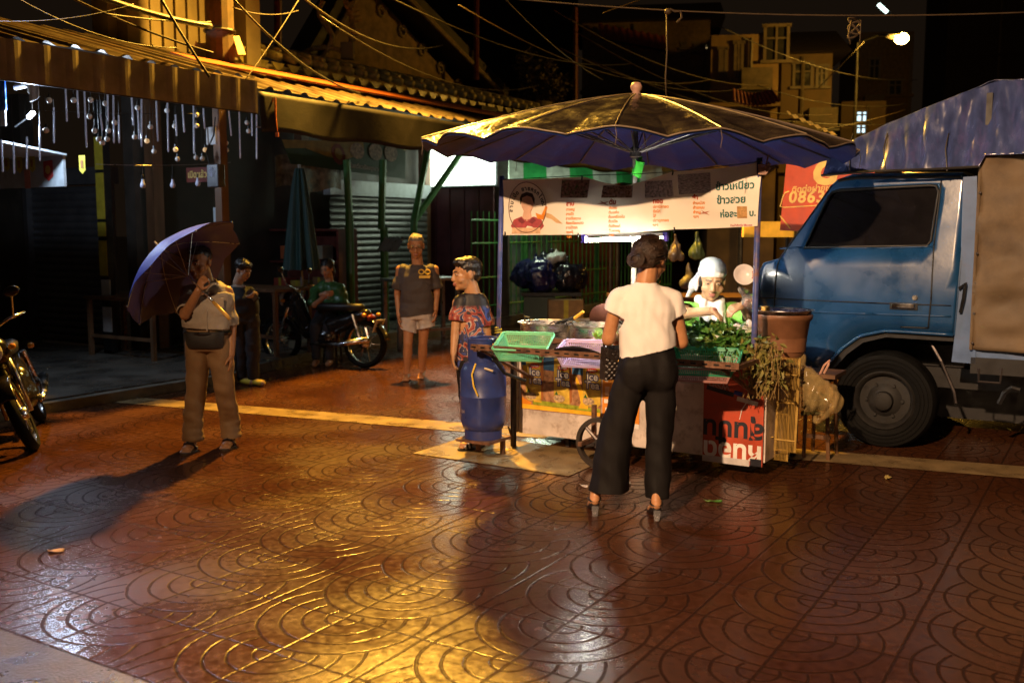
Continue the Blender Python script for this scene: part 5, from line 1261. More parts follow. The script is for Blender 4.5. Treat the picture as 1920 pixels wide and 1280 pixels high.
# ------------------------------------------------------------------ big parasol
pq0 = XY(-4.02 + .788, CQ + .437, 0)
um = thing('market_parasol', 'large wet market parasol with a navy underside over the food cart', 'parasol', pq0, 0)
NR, RR, ZA, ZR = 16, 1.63, 2.715, 2.315
TILT = .028
def um_pt(a, t, sag=1.0, dz=0):
    k = a / (2 * math.pi) * NR + .5; f = abs(k - round(k)) * 2      # 0 on a rib, 1 mid-panel
    f = 1 - (1 - (f)) if False else f
    r_ = RR * t * (1 - .028 * f * t)
    z = ZA - (ZA - ZR) * (t ** 1.12) - .055 * f ** 1.5 * t ** 2 * sag * (.4 + .6 * t) + .02 * math.sin(t * math.pi)
    x, y = r_ * math.cos(a - math.pi / 2), r_ * math.sin(a - math.pi / 2)
    return (x, y, z - x * TILT + dz)
def wr(a, t): return .010 * t * noise.noise(Vector((math.cos(a) * 9 * t, math.sin(a) * 9 * t, 3)))
TOPM = mat('wet_parasol_top', (.018, .013, .014), .19, var=.5, scale=5, bump=1.0, bscale=16, spec=1.0, stain=(.05, .04, .03), stain_scale=9, stain_amt=.5)  # canvas is blue; the brown of its gold reflection is put into the colour
NAVY = mat('navy_parasol_cloth', (.006, .020, .125), .55, var=.25, scale=7, bump=.25, bscale=12)
TOPF = 160
MB().grid(lambda u, v: um_pt(u * 2 * math.pi, .02 + .98 * v, 1, wr(u * 2 * math.pi, v) * 1), TOPF * 2, 22).build('canopy', TOPM, um, smooth=True)
MB().grid(lambda u, v: um_pt(u * 2 * math.pi, .02 + .983 * v, 1, wr(u * 2 * math.pi, v) - .007 - .012 * (v > .999)), TOPF * 2, 22).build('lining', NAVY, um, smooth=True)
HEM = mat('hem_cord', (.16, .12, .09), .4, spec=.7)
MB().tube([um_pt(a, 1.0, 1, -.003 + wr(a, 1)) for a in np.linspace(0, 2 * math.pi, TOPF * 2, endpoint=False)], .006, 5, closed=True).build('hem', HEM, um, smooth=True)
for k in range(NR):
    a = (k + .5) / NR * 2 * math.pi
    MB().tube([um_pt(a, t, 1, .004) for t in np.linspace(.03, 1, 12)], .005, 5).build('seam', HEM, um)
    MB().tube([Vector(um_pt(a, t, 1, -.022)) for t in np.linspace(.03, .99, 8)], .007, 5).build('rib', DKSTEEL, um)
    MB().tube([Vector((0, 0, 2.28)) + Vector((.03 * math.sin(a), -.03 * math.cos(a), 0)), Vector(um_pt(a, .5, 1, -.03))], .006, 5).build('strut', DKSTEEL, um)
    if k % 3 == 0:
        e = Vector(um_pt(a, 1.0, 1, -.01)); MB().tube([e, e + Vector((.008, -.004, -.05)), e + Vector((.0, 0, -.11))], .0025, 4).build('loose_thread', HEM, um)
MB().tube([(0, 0, .12), (0, 0, 2.72)], .021, 12).build('pole', mat('parasol_pole', (.28, .26, .22), .5, var=.3), um, smooth=True)
MB().lathe([(.03, 2.24), (.045, 2.25), (.045, 2.31), (.03, 2.32)], 14).build('runner', DKSTEEL, um)
MB().lathe([(.02, 2.70), (.035, 2.72), (.028, 2.735), (.042, 2.75), (.045, 2.775), (.03, 2.80), (0, 2.806)], 16).build('finial', mat('pinkish_finial', (.45, .26, .20), .5), um, smooth=True)
o = MB().grid(lambda u, v: (.035 * math.cos(u * 7) * (1 + .8 * v * math.sin(u * 9)), .035 * math.sin(u * 7), -.02 + .12 * v + .03 * math.sin(u * 6)), 20, 4).build('green_bag_tie', mat('green_film', (.06, .5, .05), .35), solid=.002)
o.location = pq0 + Vector((.01, 0, onq(1192, 322, CQ + .437).z)); tag(o, 'bright green plastic bag tied round the parasol pole', 'plastic bag')
# ------------------------------------------------------------------ right end of the cart: racks, bags, stool
RQ = 6.75
WIRE = mat('yellow_wire', (.55, .36, .09), .45, metal=.3, var=.3)
def rack(name, label, x0, y0, x1, y1, q_, lean=.0, nb=14):
    o = thing(name, label, 'wire rack', onq((x0 + x1) / 2, y1, q_), ROT)
    a_ = toward(o, onq(x0, y1, q_)); b_ = toward(o, onq(x1, y0, q_))
    w2, h2 = (b_.x - a_.x) / 2, b_.z - a_.z
    MB().tube([(-w2, 0, 0), (w2, 0, 0), (w2, lean, h2), (-w2, lean, h2)], .008, 6, closed=True).build('frame', WIRE, o)
    mb = MB()
    for i in range(1, nb): mb.tube([(-w2 + 2 * w2 * i / nb, 0, 0), (-w2 + 2 * w2 * i / nb, lean, h2)], .0024, 4)
    mb.build('wires', WIRE, o)
    for t in (.12, .52, .82): MB().tube([(-w2, lean * t - .006, h2 * t), (w2, lean * t - .006, h2 * t)], .006, 5).build('crossbar', WIRE, o)
    return o
rack('wire_rack', 'yellow wire grill rack leaning on the right end of the cart', 1450, 676, 1493, 846, RQ, .05)
rack('wire_rack', 'second yellow wire rack tucked behind the first, lower to the ground', 1436, 700, 1478, 862, RQ + .06, .05)
bm_ = thing('bamboo_mat', 'rolled edge of a yellow straw mat beside the red board', 'straw mat', onq(1436, 850, RQ + .02), ROT)
STRAW = mat('straw', (.50, .30, .07), .6, var=.5, scale=40, stretch=(6, 6, .5))
mb = MB()
for i in range(8):
    x = -.035 + .0055 * i
    mb.tube([(x, -.01 * (i % 3), rnd.uniform(-.02, .03)), (x + .004, 0, .3), (x + .01, .02, .62 + rnd.uniform(-.03, .03))], .005, 5)
mb.build('straws', STRAW, bm_)
for z in (.12, .45): MB().tube([(-.05, -.03, z), (.06, -.03, z + .01)], .005, 5).build('binding', WIRE, bm_)
mb = MB(); mb.ell((0, 0, -.08), (.055, .05, .10)).ell((-.02, 0, .02), (.035, .03, .07)).ell((.03, 0, -.13), (.04, .04, .06)).cap((-.03, 0, .05), (-.05, .0, .14), .02, .012)
o = finish('black_bag', voxel(mb, 'black_bag', .012, 1, fold=folds(.02, 18, 18, 9, 5)), mat('matte_black_bag', (.008, .008, .010), .6, var=.3), smooth=True); o.location = onq(1431, 690, 6.58)
tag(o, 'small black bag hanging from the right pole under the herbs', 'bag')
# hanging translucent bag
hg = thing('hanging_bag', 'bulging yellowish clear plastic bag hanging off the right end of the cart', 'plastic bag', onq(1505, 660, 6.98), ROT)
def hp(x, y, d=0): return toward(hg, onq(x, y, 6.98)) + Vector((0, d, 0))
mb = MB()
mb.cap(hp(1495, 640), hp(1503, 690), .016, .045).cap(hp(1503, 690), hp(1536, 742), .045, .125).cap(hp(1506, 700), hp(1508, 755), .05, .055).cap(hp(1536, 745), hp(1552, 752), .125, .10).cap(hp(1545, 758), hp(1532, 788), .085, .03)
me = voxel(mb, 'film', .012, 3, fold=lambda co: .022 * noise.noise(Vector((co.x * 22 - co.z * 9, co.y * 18, co.z * 4))) + .012 * noise.noise(co * 12))
FILM = mat('yellowish_film', (.55, .40, .17), .14, var=.5, scale=14, bump=.6, bscale=16, stain=(.12, .09, .04), stain_scale=7, stain_amt=.8, spec=.9, alpha=.42)
finish('film', me, FILM, hg, smooth=True)
def scr(r):
    c = hp(1528, 752); return c + Vector((r.gauss(0, .035), r.gauss(0, .03), r.gauss(-.02, .04)))
leafy('scraps', 140, scr, .05, mat('food_scraps', (.12, .10, .03), .6, var=.6), hg, 21, droop=.3)
MB().tube([hp(1538, 700), hp(1545, 685), hp(1556, 675), hp(1553, 684), hp(1545, 700)], .008, 6).build('knot', mat('pink_film', (.6, .35, .26), .4), hg)
MB().tube([hp(1494, 640), hp(1490, 668)], .012, 6).tube([hp(1490, 642), hp(1504, 640)], .012, 6).build('handle_loop', FILM, hg, smooth=True)
stl = thing('wooden_stool', 'narrow wooden stool standing behind the hanging plastic bag', 'stool', G(1512, 858), ROT)
for x, y in ((-.02, 0), (.16, 0), (-.02, .25), (.16, .25)): MB().tube([(x, y, 0), (x * .8, y, .62)], .015, 6).build('leg', WOOD, stl)
MB().box((.07, .12, .63), (.26, .34, .03)).build('seat', WOOD, stl)
MB().box((.07, 0, .17), (.2, .02, .03)).build('stretcher', WOOD, stl)
# ================================================================== TRUCK
TQ = 8.05
tk = thing('blue_truck', 'old blue cargo truck parked beside the cart, cab facing left', 'truck', XY(-1.55, TQ, 0), ROT)
def tp_(x, y, d=0): 
    v = toward(tk, onq(x, y, TQ)); return Vector((v.x, d, v.z))
BLUE = mat('truck_blue', (.009, .056, .165), .32, var=.25, scale=5, coat=.35, stain=(.012, .05, .12), stain_scale=2.5, stain_amt=.6, bump=.03, bscale=30)
BLUEL = mat('faded_blue', (.10, .17, .34), .5, var=.3, scale=6, stain=(.1, .06, .04), stain_scale=6, stain_amt=.5)
GLASS = mat('dark_cab_glass', (.008, .007, .008), .05, var=.2, spec=.6, rvar=.02)
RUBBER = mat('tyre_rubber', (.0045, .0045, .0045), .75, spec=.15, var=.4, scale=12, bump=.15); SEAL = mat('black_rubber_seal', (.01, .01, .012), .5)  # tyre colour lowered to near black to stand in for shade at the wheel
CW = 1.62
def strip_(pts, m, name, par, r=.007, d=-.008): return MB().tube([tp_(x, y, d) for x, y in pts], r, 6).build(name, m, par, smooth=True)
# cab side outline with window cut-out built as a ring of quads
outer = [(1460, 487), (1550, 353), (1567, 337), (1592, 328), (1700, 326), (1800, 325), (1813, 332), (1806, 420), (1798, 520), (1788, 628), (1770, 627), (1690, 620), (1661, 619), (1613, 629), (1579, 653), (1553, 684), (1536, 722), (1500, 722), (1452, 690), (1430, 650), (1421, 600), (1421, 560), (1426, 510), (1434, 494)]
win = [(1508, 465), (1550, 368), (1557, 360), (1570, 356), (1740, 347), (1752, 348), (1757, 358), (1745, 452), (1738, 460)]
me = bpy.data.meshes.new('cab_side'); bm = bmesh.new()
ov = [bm.verts.new(tp_(*p)) for p in outer]; wv = [bm.verts.new(tp_(*p)) for p in win]
es_ = [bm.edges.new((ov[i], ov[(i + 1) % len(ov)])) for i in range(len(ov))] + [bm.edges.new((wv[i], wv[(i + 1) % len(wv)])) for i in range(len(wv))]
bmesh.ops.triangle_fill(bm, use_beauty=True, use_dissolve=False, edges=es_)
def inpoly(p, poly):
    c = False; j = len(poly) - 1
    for i in range(len(poly)):
        xi, yi = poly[i].x, poly[i].z; xj, yj = poly[j].x, poly[j].z
        if (yi > p.z) != (yj > p.z) and p.x < (xj - xi) * (p.z - yi) / (yj - yi) + xi: c = not c
        j = i
    return c
wl_ = [tp_(*p) for p in win]
bmesh.ops.delete(bm, geom=[f for f in bm.faces if inpoly(f.calc_center_median(), wl_)], context='FACES_ONLY')
bmesh.ops.subdivide_edges(bm, edges=bm.edges[:], cuts=3, use_grid_fill=True)
for v in bm.verts:                       # the door skin swells gently between sill and belt line
    z = v.co.z; x = v.co.x
    v.co.y = -.035 * max(0, math.sin(math.pi * min(1, max(0, (z - .85) / .62)))) if z < 1.47 else .16 * (z - 1.47)
bmesh.ops.recalc_face_normals(bm, faces=bm.faces); bm.to_mesh(me); bm.free()
finish('cab_side', me, BLUE, tk, smooth=True, solid=.03)
def skin_y(z): return -.035 * max(0, math.sin(math.pi * min(1, max(0, (z - .85) / .62)))) if z < 1.47 else .16 * (z - 1.47)
# shell: roof, nose, rear wall, far side
shell = [(1460, 487), (1550, 353), (1567, 337), (1592, 328), (1700, 326), (1800, 325), (1813, 332), (1806, 420), (1798, 520), (1788, 628)]
pts = [tp_(*p) for p in shell]
mb = MB()
nose = [(1536, 722), (1500, 722), (1452, 690), (1430, 650), (1421, 600), (1421, 560), (1426, 510), (1434, 494), (1460, 487)]
npts = [tp_(*p) for p in nose]
for seq in (npts, pts):
    vs = []; 
    for p in seq: vs += [Vector((p.x, skin_y(p.z) + .0, p.z)), Vector((p.x, .25, p.z + .015)), Vector((p.x, CW - .25, p.z + .015)), Vector((p.x, CW - skin_y(p.z), p.z))]
    fs = []
    for i in range(len(seq) - 1):
        for k in range(3): fs.append((i * 4 + k, i * 4 + k + 1, i * 4 + k + 5, i * 4 + k + 4))
    if seq is pts: fs = [f for j, f in enumerate(fs) if j // 3 != 0]     # windscreen opening
    mb.add(vs, fs)
mb.build('cab_shell', BLUE, tk, auto=40, solid=.02)
p0, p1 = tp_(1460, 487), tp_(1550, 353)
MB().quad(Vector((p0.x, .06, p0.z)), Vector((p1.x, .16, p1.z)), Vector((p1.x, CW - .16, p1.z)), Vector((p0.x, CW - .06, p0.z))).build('windscreen', GLASS, tk, solid=.01)
MB().prism([tp_(*p) for p in [(1536, 722), (1553, 684), (1579, 653), (1613, 629), (1661, 619), (1788, 628), (1788, 640), (1661, 632), (1618, 642), (1588, 664), (1563, 692), (1548, 722)]], (0, CW, 0)).build('wheel_arch_liner', SEAL, tk)
MB().box((tp_(1640, 700).x, CW / 2 + .2, .62), (2.0, CW - .8, .3)).build('underbody', SEAL, tk)
# side window
wpts = [Vector((p.x, skin_y(p.z) + .012, p.z)) for p in wl_]
MB().add(wpts, [tuple(range(len(wpts)))]).build('side_window', GLASS, tk)
MB().tube([Vector((p.x, skin_y(p.z) - .014, p.z)) for p in wl_], .012, 6, closed=True).build('window_seal', SEAL, tk, smooth=True)
MB().tube([Vector((tp_(x, y).x, skin_y(tp_(x, y).z) - .012, tp_(x, y).z)) for x, y in ((1567, 338), (1600, 333), (1700, 331), (1800, 331))], .014, 6).build('drip_rail', SEAL, tk)
def skinline(pts, m, name, r=.006, off=-.018):
    dense = []
    for (a, b) in zip(pts, pts[1:]):
        for t in np.linspace(0, 1, 8): dense.append((a[0] + (b[0] - a[0]) * t, a[1] + (b[1] - a[1]) * t))
    return MB().tube([(lambda p: Vector((p.x, skin_y(p.z) + off, p.z)))(tp_(*q_)) for q_ in dense], r, 6).build(name, m, tk, smooth=True)
skinline([(1556, 346), (1462, 487), (1458, 510), (1455, 575)], SEAL, 'door_gap')
skinline([(1762, 338), (1751, 460), (1748, 560), (1742, 614), (1690, 612)], SEAL, 'door_gap')
skinline([(1462, 466), (1500, 464), (1640, 466), (1751, 462)], BLUE, 'belt_crease', .008, -.014)
skinline([(1422, 557), (1500, 561), (1640, 567), (1785, 572)], SEAL, 'body_crease', .0045)
skinline([(1422, 578), (1500, 583), (1640, 588), (1785, 592)], BLUE, 'body_rib', .009, -.012)
skinline([(1553, 684), (1579, 653), (1613, 629), (1661, 619), (1788, 627)], BLUE, 'arch_lip', .014, -.014)
hx = tp_(1697, 572); h_ = MB().box((hx.x, skin_y(hx.z) - .034, hx.z), (.17, .035, .036)).build('door_handle', mat('chrome', (.75, .75, .75), .2, metal=1), tk, bevel=.006)
MB().box((hx.x, skin_y(hx.z) - .020, hx.z - .004), (.20, .016, .05)).build('handle_recess', SEAL, h_)
lx = tp_(1718, 557); MB().lathe([(0, -.006), (.017, -.006), (.02, .006), (0, .006)], 16, (lx.x, skin_y(lx.z) - .022, lx.z), Matrix.Rotation(math.pi / 2, 3, 'X')).build('door_lock', MATS['chrome'], tk)
mr = MB().tube([(tp_(1455, 480).x, CW + .05, 1.50), (tp_(1425, 470).x, CW + .28, 1.52), (tp_(1425, 440).x, CW + .28, 1.80), (tp_(1470, 430).x, CW + .05, 1.85)], .012, 6).build('mirror_arm', MATS['chrome'], tk)
MB().box((tp_(1425, 450).x, CW + .30, 1.66), (.03, .16, .26)).build('mirror', SEAL, mr)
# wheel
wc = tp_(1655, 752); wr_ = wc.z
M = Matrix.Rotation(math.pi / 2, 3, 'X')
wh = MB().lathe([(.22, -.02), (.235, .0), (.30, .02), (.36, .012), (.378, -.02), (.382, -.06), (.382, -.17), (.36, -.20), (.22, -.20)], 56, (wc.x, .03, wr_), M).build('wheel', RUBBER, tk, auto=35)
for k in range(3): MB().tube([(wc.x + rr * math.cos(a), .005 - .0, wr_ + rr * math.sin(a)) for rr in (.27 + .03 * k,) for a in np.linspace(0, 2 * math.pi, 48, endpoint=False)], .004, 5, closed=True).build('sidewall_ring', RUBBER, wh)
RIM = mat('dusty_shaded_rim', (.017, .016, .0155), .7, metal=.1, var=.4, scale=9)  # besides dust, the dark base carries the shade over the truck wheel
MB().lathe([(.235, -.0), (.222, .016), (.205, .0), (.19, -.05), (.13, -.045), (.10, -.02), (.075, -.01), (.07, .04), (.045, .055), (0, .055)], 44, (wc.x, .03, wr_), M).build('rim', RIM, wh, auto=35)
for k in range(6):
    a = k * math.pi / 3; MB().lathe([(0, .0), (.013, .0), (.013, -.02)], 8, (wc.x + .135 * math.cos(a), .05, wr_ + .135 * math.sin(a)), M).build('wheel_nut', RIM, wh)
for k in range(6):
    a = k * math.pi / 3 + .5; MB().lathe([(0, .001), (.022, .001), (.022, -.01)], 12, (wc.x + .165 * math.cos(a), .078, wr_ + .165 * math.sin(a)), M).build('vent_hole', SEAL, wh)
w2 = MB().lathe([(.22, -.02), (.30, .02), (.378, -.02), (.382, -.17), (.36, -.20), (.0, -.20)], 40, (wc.x, CW - .02, wr_), M).build('wheel', RUBBER, tk, auto=35)
MB().tube([(wc.x, .1, wr_), (wc.x, CW - .1, wr_)], .06, 10).build('axle', SEAL, tk)
# cargo front post, bed, canvas
MB().prism([tp_(1806, 332), tp_(1832, 330), tp_(1829, 682), tp_(1784, 678), tp_(1790, 628), tp_(1800, 520)], (0, .05, 0)).build('headboard_post', BLUEL, tk)
hk_ = MB().tube([tp_(1800, 540, -.03), tp_(1812, 530, -.045), tp_(1808, 560, -.045), tp_(1802, 585, -.03)], .013, 6).build('latch', BLACKM, tk)
x0 = tp_(1829, 500).x; CANV = mat('beige_canvas', (.15, .105, .062), .7, var=.3, scale=4, bump=.3, bscale=14, stain=(.06, .04, .025), stain_scale=1.6, stain_amt=.7)
ztop, zbot = tp_(1830, 292).z, tp_(1830, 655).z
def canv(u, v):
    x = x0 + u * 3.4; z = zbot + (ztop - zbot) * v
    return (x, -.02 - .05 * math.sin(math.pi * v) * min(1, u * 6 + .2) + .07 * noise.noise(Vector((x * 2.5 - z * 1.8, z * 2.2, 0))) + .035 * noise.noise(Vector((x * 3.5 + z * 5, z * 6 - x * 3, 4))) , z)
MB().grid(canv, 90, 50).build('canvas_side', CANV, tk, smooth=True, solid=.006)
MB().tube([(x0 + .0, -.03, z) for z in np.linspace(zbot, ztop, 6)], .012, 6).build('canvas_hem', CANV, tk)
for z in np.linspace(zbot + .05, ztop - .05, 7): MB().ell((x0 + .012, -.045, z), (.010, .006, .010)).build('eyelet', DKSTEEL, tk)
MB().box((x0 + 1.7, .05, zbot - .03), (3.4, .06, .10)).build('bed_rail', BLUEL, tk)
MB().box((x0 + 1.7, CW / 2, zbot - .12), (3.4, CW, .12)).build('bed_floor', SEAL, tk)
MB().box((x0 + 1.7, CW - .03, (zbot + ztop) / 2), (3.4, .04, ztop - zbot)).build('far_canvas', CANV, tk)
MB().box((x0 + .03, CW / 2, (zbot + ztop) / 2 + .2), (.04, CW - .1, ztop - zbot + .5)).build('headboard', SEAL, tk)
MB().box((x0 + .5, .55, .52), (4.2, .10, .16)).build('chassis_rail', SEAL, tk)
MB().box((x0 + .75, .32, .50), (.6, .4, .32)).build('fuel_tank', mat('oily_tank', (.03, .03, .03), .45, metal=.5, var=.4), tk, bevel=.05)
MB().tube([tp_(1735, 640, .15), tp_(1760, 680, .12), tp_(1785, 740, .12), tp_(1788, 760, .12)], .012, 6).build('brake_pipe', DKSTEEL, tk)
MB().tube([tp_(1835, 690, .0), tp_(1835, 715, .0), tp_(1875, 718, .0), tp_(1878, 690, .0)], .010, 6).build('step_bar', DKSTEEL, tk)
MB().tube([tp_(1870, 760, .1), tp_(1880, 740, .1), tp_(1895, 730, .1), tp_(1910, 735, .1)], .02, 6).build('hose', SEAL, tk)
MB().box((x0 + 1.3, CW - .35, .42), (3.6, .5, .62)).build('light_block_box', SEAL, tk)  # added block under the bed, keeps lamp light off the ground below
MB().box((x0 + 1.9, .1, .42), (.03, .2, .5)).build('light_block_flap', SEAL, tk)  # added flap, cuts off lamp light passing under the truck
w3 = MB().lathe([(.22, -.02), (.30, .02), (.378, -.02), (.382, -.17), (.36, -.20), (.0, -.20)], 40, (x0 + 2.6, .03, wr_), M).build('wheel', RUBBER, tk, auto=35)
# tarpaulin
TARP = mat('blue_tarp', (.05, .07, .19), .20, var=.35, scale=5, spec=1.0, bump=.35, bscale=6, stretch=(3, 3, .8), stain=(.11, .09, .26), stain_scale=3, stain_amt=.5)
tr_ = thing('blue_tarpaulin', 'wet blue tarpaulin tied over the truck cargo and draped onto the cab roof', 'tarpaulin', tk.location, ROT)
ttop = [(1543, 300), (1560, 285), (1587, 264), (1650, 234), (1725, 201), (1790, 176), (1848, 151), (1862, 147), (1925, 145), (2100, 140), (2500, 120)]
tbot = [(1546, 331), (1560, 331), (1587, 327), (1650, 323), (1725, 320), (1790, 318), (1838, 315), (1850, 293), (1925, 290), (2100, 285), (2500, 272)]
T0 = [tp_(*p) for p in ttop]; B0 = [tp_(*p) for p in tbot]
def tfn(u, v):
    k = u * (len(T0) - 1); i = min(int(k), len(T0) - 2); f = k - i
    a = T0[i].lerp(T0[i + 1], f); b = B0[i].lerp(B0[i + 1], f); p = a.lerp(b, v)
    fold = .030 * math.sin(p.x * 42 + 2 * noise.noise(Vector((p.x * 3, p.z * 2, 0)))) * (.25 + .75 * v) * math.sin(math.pi * (.15 + .8 * v)) + .05 * noise.noise(Vector((p.x * 4, p.z * 2.2, 2))) + .022 * noise.noise(Vector((p.x * 15, p.z * 4, 5))) + .003 * noise.noise(Vector((p.x * 34, p.z * 14, 1)))
    return (p.x, .12 - .20 * v + fold * .8, p.z)
MB().grid(tfn, 360, 50).build('side_drape', TARP, tr_, smooth=True, solid=.004)
def tfn2(u, v):
    k = u * (len(T0) - 1); i = min(int(k), len(T0) - 2); f = k - i; a = T0[i].lerp(T0[i + 1], f)
    return (a.x, .12 + v * (CW - .2), a.z + .05 * math.sin(math.pi * v) + .02 * noise.noise(Vector((a.x * 5, v * 6, 1))))
MB().grid(tfn2, 80, 20).build('top_sheet', TARP, tr_, smooth=True, solid=.004)
MB().tube([tp_(1546, 330, -.10), tp_(1650, 322, -.12), tp_(1750, 319, -.12), tp_(1838, 314, -.10)], .010, 6).build('edge_rope', CABLE, tr_)
for x in (1600, 1665, 1780): MB().tube([tp_(x, 322, -.11), tp_(x - 4, 280, -.08), tp_(x - 2, 250, .02)], .005, 5).build('tie_rope', CABLE, tr_)
# ------------------------------------------------------------------ red advertising board behind the truck
AQ = 10.2
av = thing('phone_sign', 'red advertising board with yellow phone number behind the truck windscreen', 'sign', onq(1530, 365, AQ), ROT)
def ap(x, y): return toward(av, onq(x, y, AQ))
ADR = mat('ad_red', (.60, .075, .02), .45, var=.15, emit=(.6, .07, .02), es=.0); ADY = mat('ad_yellow', (.90, .62, .16), .45)
c_ = [ap(1476, 290), ap(1640, 300), ap(1640, 440), ap(1462, 432)]
MB().prism(c_, (0, .03, 0)).build('panel', ADR, av)
Mx = lambda x, y, r_=.0: Matrix.Translation(ap(x, y) + Vector((0, -.003, 0))) @ Matrix.Rotation(math.pi / 2, 4, 'X') @ Matrix.Rotation(r_, 4, 'Z')
text_mesh('lettering', 'ติดต่อฝ่ายขาย', .082, ADY, av, Mx(1484, 361, .03), bold=.0015, align='LEFT', shear=.15)
text_mesh('lettering', '0863', .165, ADY, av, Mx(1478, 380, .0), bold=.0045, spacing=1.12, align='LEFT', shear=.12)
text_mesh('lettering', 'G', .33, ADY, av, Mx(1521, 344, 0), bold=.02, align='LEFT', shear=.2)
MB().tube([ap(1480, 359) + Vector((0, -.004, 0)), ap(1472, 362) + Vector((0, -.004, 0)), ap(1468, 370) + Vector((0, -.004, 0)), ap(1463, 387) + Vector((0, -.004, 0)), ap(1470, 389) + Vector((0, -.004, 0)), ap(1560, 384) + Vector((0, -.004, 0))], .007, 5).build('border_line', ADY, av)
MB().tube([ap(1463, 405) + Vector((0, -.004, 0)), ap(1482, 428) + Vector((0, -.004, 0))], .007, 5).build('border_line', ADY, av)
MB().tube([ap(1500, 432), Vector((ap(1500, 432).x, .02, -av.location.z))], .03, 8).tube([ap(1600, 432), Vector((ap(1600, 432).x, .02, -av.location.z))], .03, 8).build('posts', DKSTEEL, av)
o = MB().box((0, 0, 0), (.55, .1, .17)).build('yellow_panel', mat('yellow_glow_panel', (.75, .42, .03), .5, emit=(1, .55, .05), es=.12)); o.location = atY(1440, 430, 11.0); tag(o, 'yellow panel low behind the right cart pole', 'panel')  # plain panel; faint emission makes it glow by itself
# litter
for i, (x, y, c, lab, s_) in enumerate(((1342, 941, (.08, .22, .03), 'green leaf lying on the tiles right of the customer', .05), (1665, 896, (.5, .38, .12), 'pale yellow leaf on the tiles near the truck wheel', .06), (1095, 912, (.6, .5, .42), 'crumpled white paper scrap by the cart wheel', .05), (105, 1034, (.6, .36, .08), 'yellow scrap on the tiles at the lower left', .05), (1180, 908, (.5, .45, .4), 'small pale scrap under the cart by the customer', .03), (1325, 940, (.12, .2, .04), 'small torn leaf beside the green leaf', .03))):
    o = MB().grid(lambda u, v: ((u - .5) * s_ * 1.6, (v - .5) * s_ * .8 * math.sin(math.pi * (.1 + .8 * u)), .004 + .012 * abs(u - .5) + .006 * math.sin(v * 5 + u * 4)), 6, 4).build('leaf_litter' if i < 2 or i == 5 else 'paper_scrap', mat('litter_%d' % i, c, .5), smooth=True, solid=.0015)
    o.location = G(x, y, .002); o.rotation_euler = (0, 0, i * 1.1); tag(o, lab, 'litter')
# ================================================================== PEOPLE
def V(*a): return Vector(a)
def hand(mb, w_, d, n, side=1, curl=.5, s=1.0, spread=.008):
    """palm, four fingers of unequal length, thumb off the side. d: along the hand, n: back-of-hand normal"""
    d = Vector(d).normalized(); n = Vector(n); n = (n - d * n.dot(d)).normalized(); x = d.cross(n) * side
    w_ = Vector(w_)
    M = Matrix((x, n, d)).transposed()
    mb.ell(w_ + d * .045 * s, (.041 * s, .016 * s, .052 * s), M)
    mb.cap(w_ - d * .02 * s, w_ + d * .03 * s, .024 * s, .026 * s, flat=(n, .75))
    for i, (o, l) in enumerate(((-.030, .062), (-.010, .074), (.010, .078), (.030, .070))):
        b0 = w_ + d * .085 * s + x * o * s; ang = curl * (1 + .12 * (i - 1.5))
        d1 = (d * math.cos(ang) - n * math.sin(ang)).normalized(); d2 = (d * math.cos(ang * 2.1) - n * math.sin(ang * 2.1)).normalized()
        b1 = b0 + d1 * l * .52 * s; b2 = b1 + d2 * l * .48 * s
        mb.cap(b0 - d * .012 * s, b1, .0098 * s, .0088 * s, n=8, m=3); mb.cap(b1, b2, .0088 * s, .0072 * s, n=8, m=3)
    t0 = w_ + d * .022 * s + x * .030 * s; t1 = t0 + (d * .6 + x * .6 - n * .35).normalized() * .042 * s; t2 = t1 + (d * .9 + x * .1 - n * .3 * (1 + curl)).normalized() * .032 * s
    mb.cap(t0, t1, .0125 * s, .0105 * s, n=8, m=3); mb.cap(t1, t2, .0105 * s, .008 * s, n=8, m=3)
def head_prims(mb, M, s=1.0, neck=None, chin=1.0, cheek=1.0, nose=1.0):
    """face looks along the head's local -Y"""
    R3 = M.to_3x3()
    def P(x, y, z): return M @ Vector((x * s, y * s, z * s))
    def E(c, r): mb.ell(P(*c), (r[0] * s, r[1] * s, r[2] * s), R3, n=18, m=12)
    E((0, .014, .030), (.074, .093, .083)); E((0, -.024, -.028), (.061, .066, .082)); E((0, -.030, -.074), (.048, .050, .038 * chin))
    E((0, -.064, -.097), (.021, .018, .016))
    for sx in (-1, 1):
        E((sx * .040, -.054, -.036), (.025 * cheek, .023, .026)); E((sx * .075, .010, -.006), (.010, .019, .031)); E((sx * .012, -.098, -.040), (.0085, .010, .008))
        mb.cap(P(sx * .014, -.086, .020), P(sx * .046, -.074, .020), .0105 * s, .008 * s, n=8, m=3)
        E((sx * .031, -.077, .001), (.016, .011, .010))
    mb.cap(P(0, -.086, .008), P(0, -.104 * nose, -.036), .009 * s, .0125 * s, n=10, m=4)
    E((0, -.089, -.064), (.023, .010, .0058)); E((0, -.087, -.075), (.020, .010, .0065))
    if neck is not None: mb.cap(P(0, .022, -.05), neck, .052 * s, .058 * s)
def head_paint(M, s, skin, lip, brow, extra=None):
    Mi = M.inverted()
    def f(co):
        p = (Mi @ co) / s
        if abs(p.x) < .026 and -.082 < p.z < -.058 and p.y < -.080: return lip
        if .012 < abs(p.x) < .047 and .016 < p.z < .025 and p.y < -.068: return brow
        if extra:
            c = extra(p, co)
            if c: return c
        return skin
    return f
EYEW = mat('eye_white', (.36, .33, .30), .25); EYED = mat('eye_dark', (.02, .012, .01), .15)
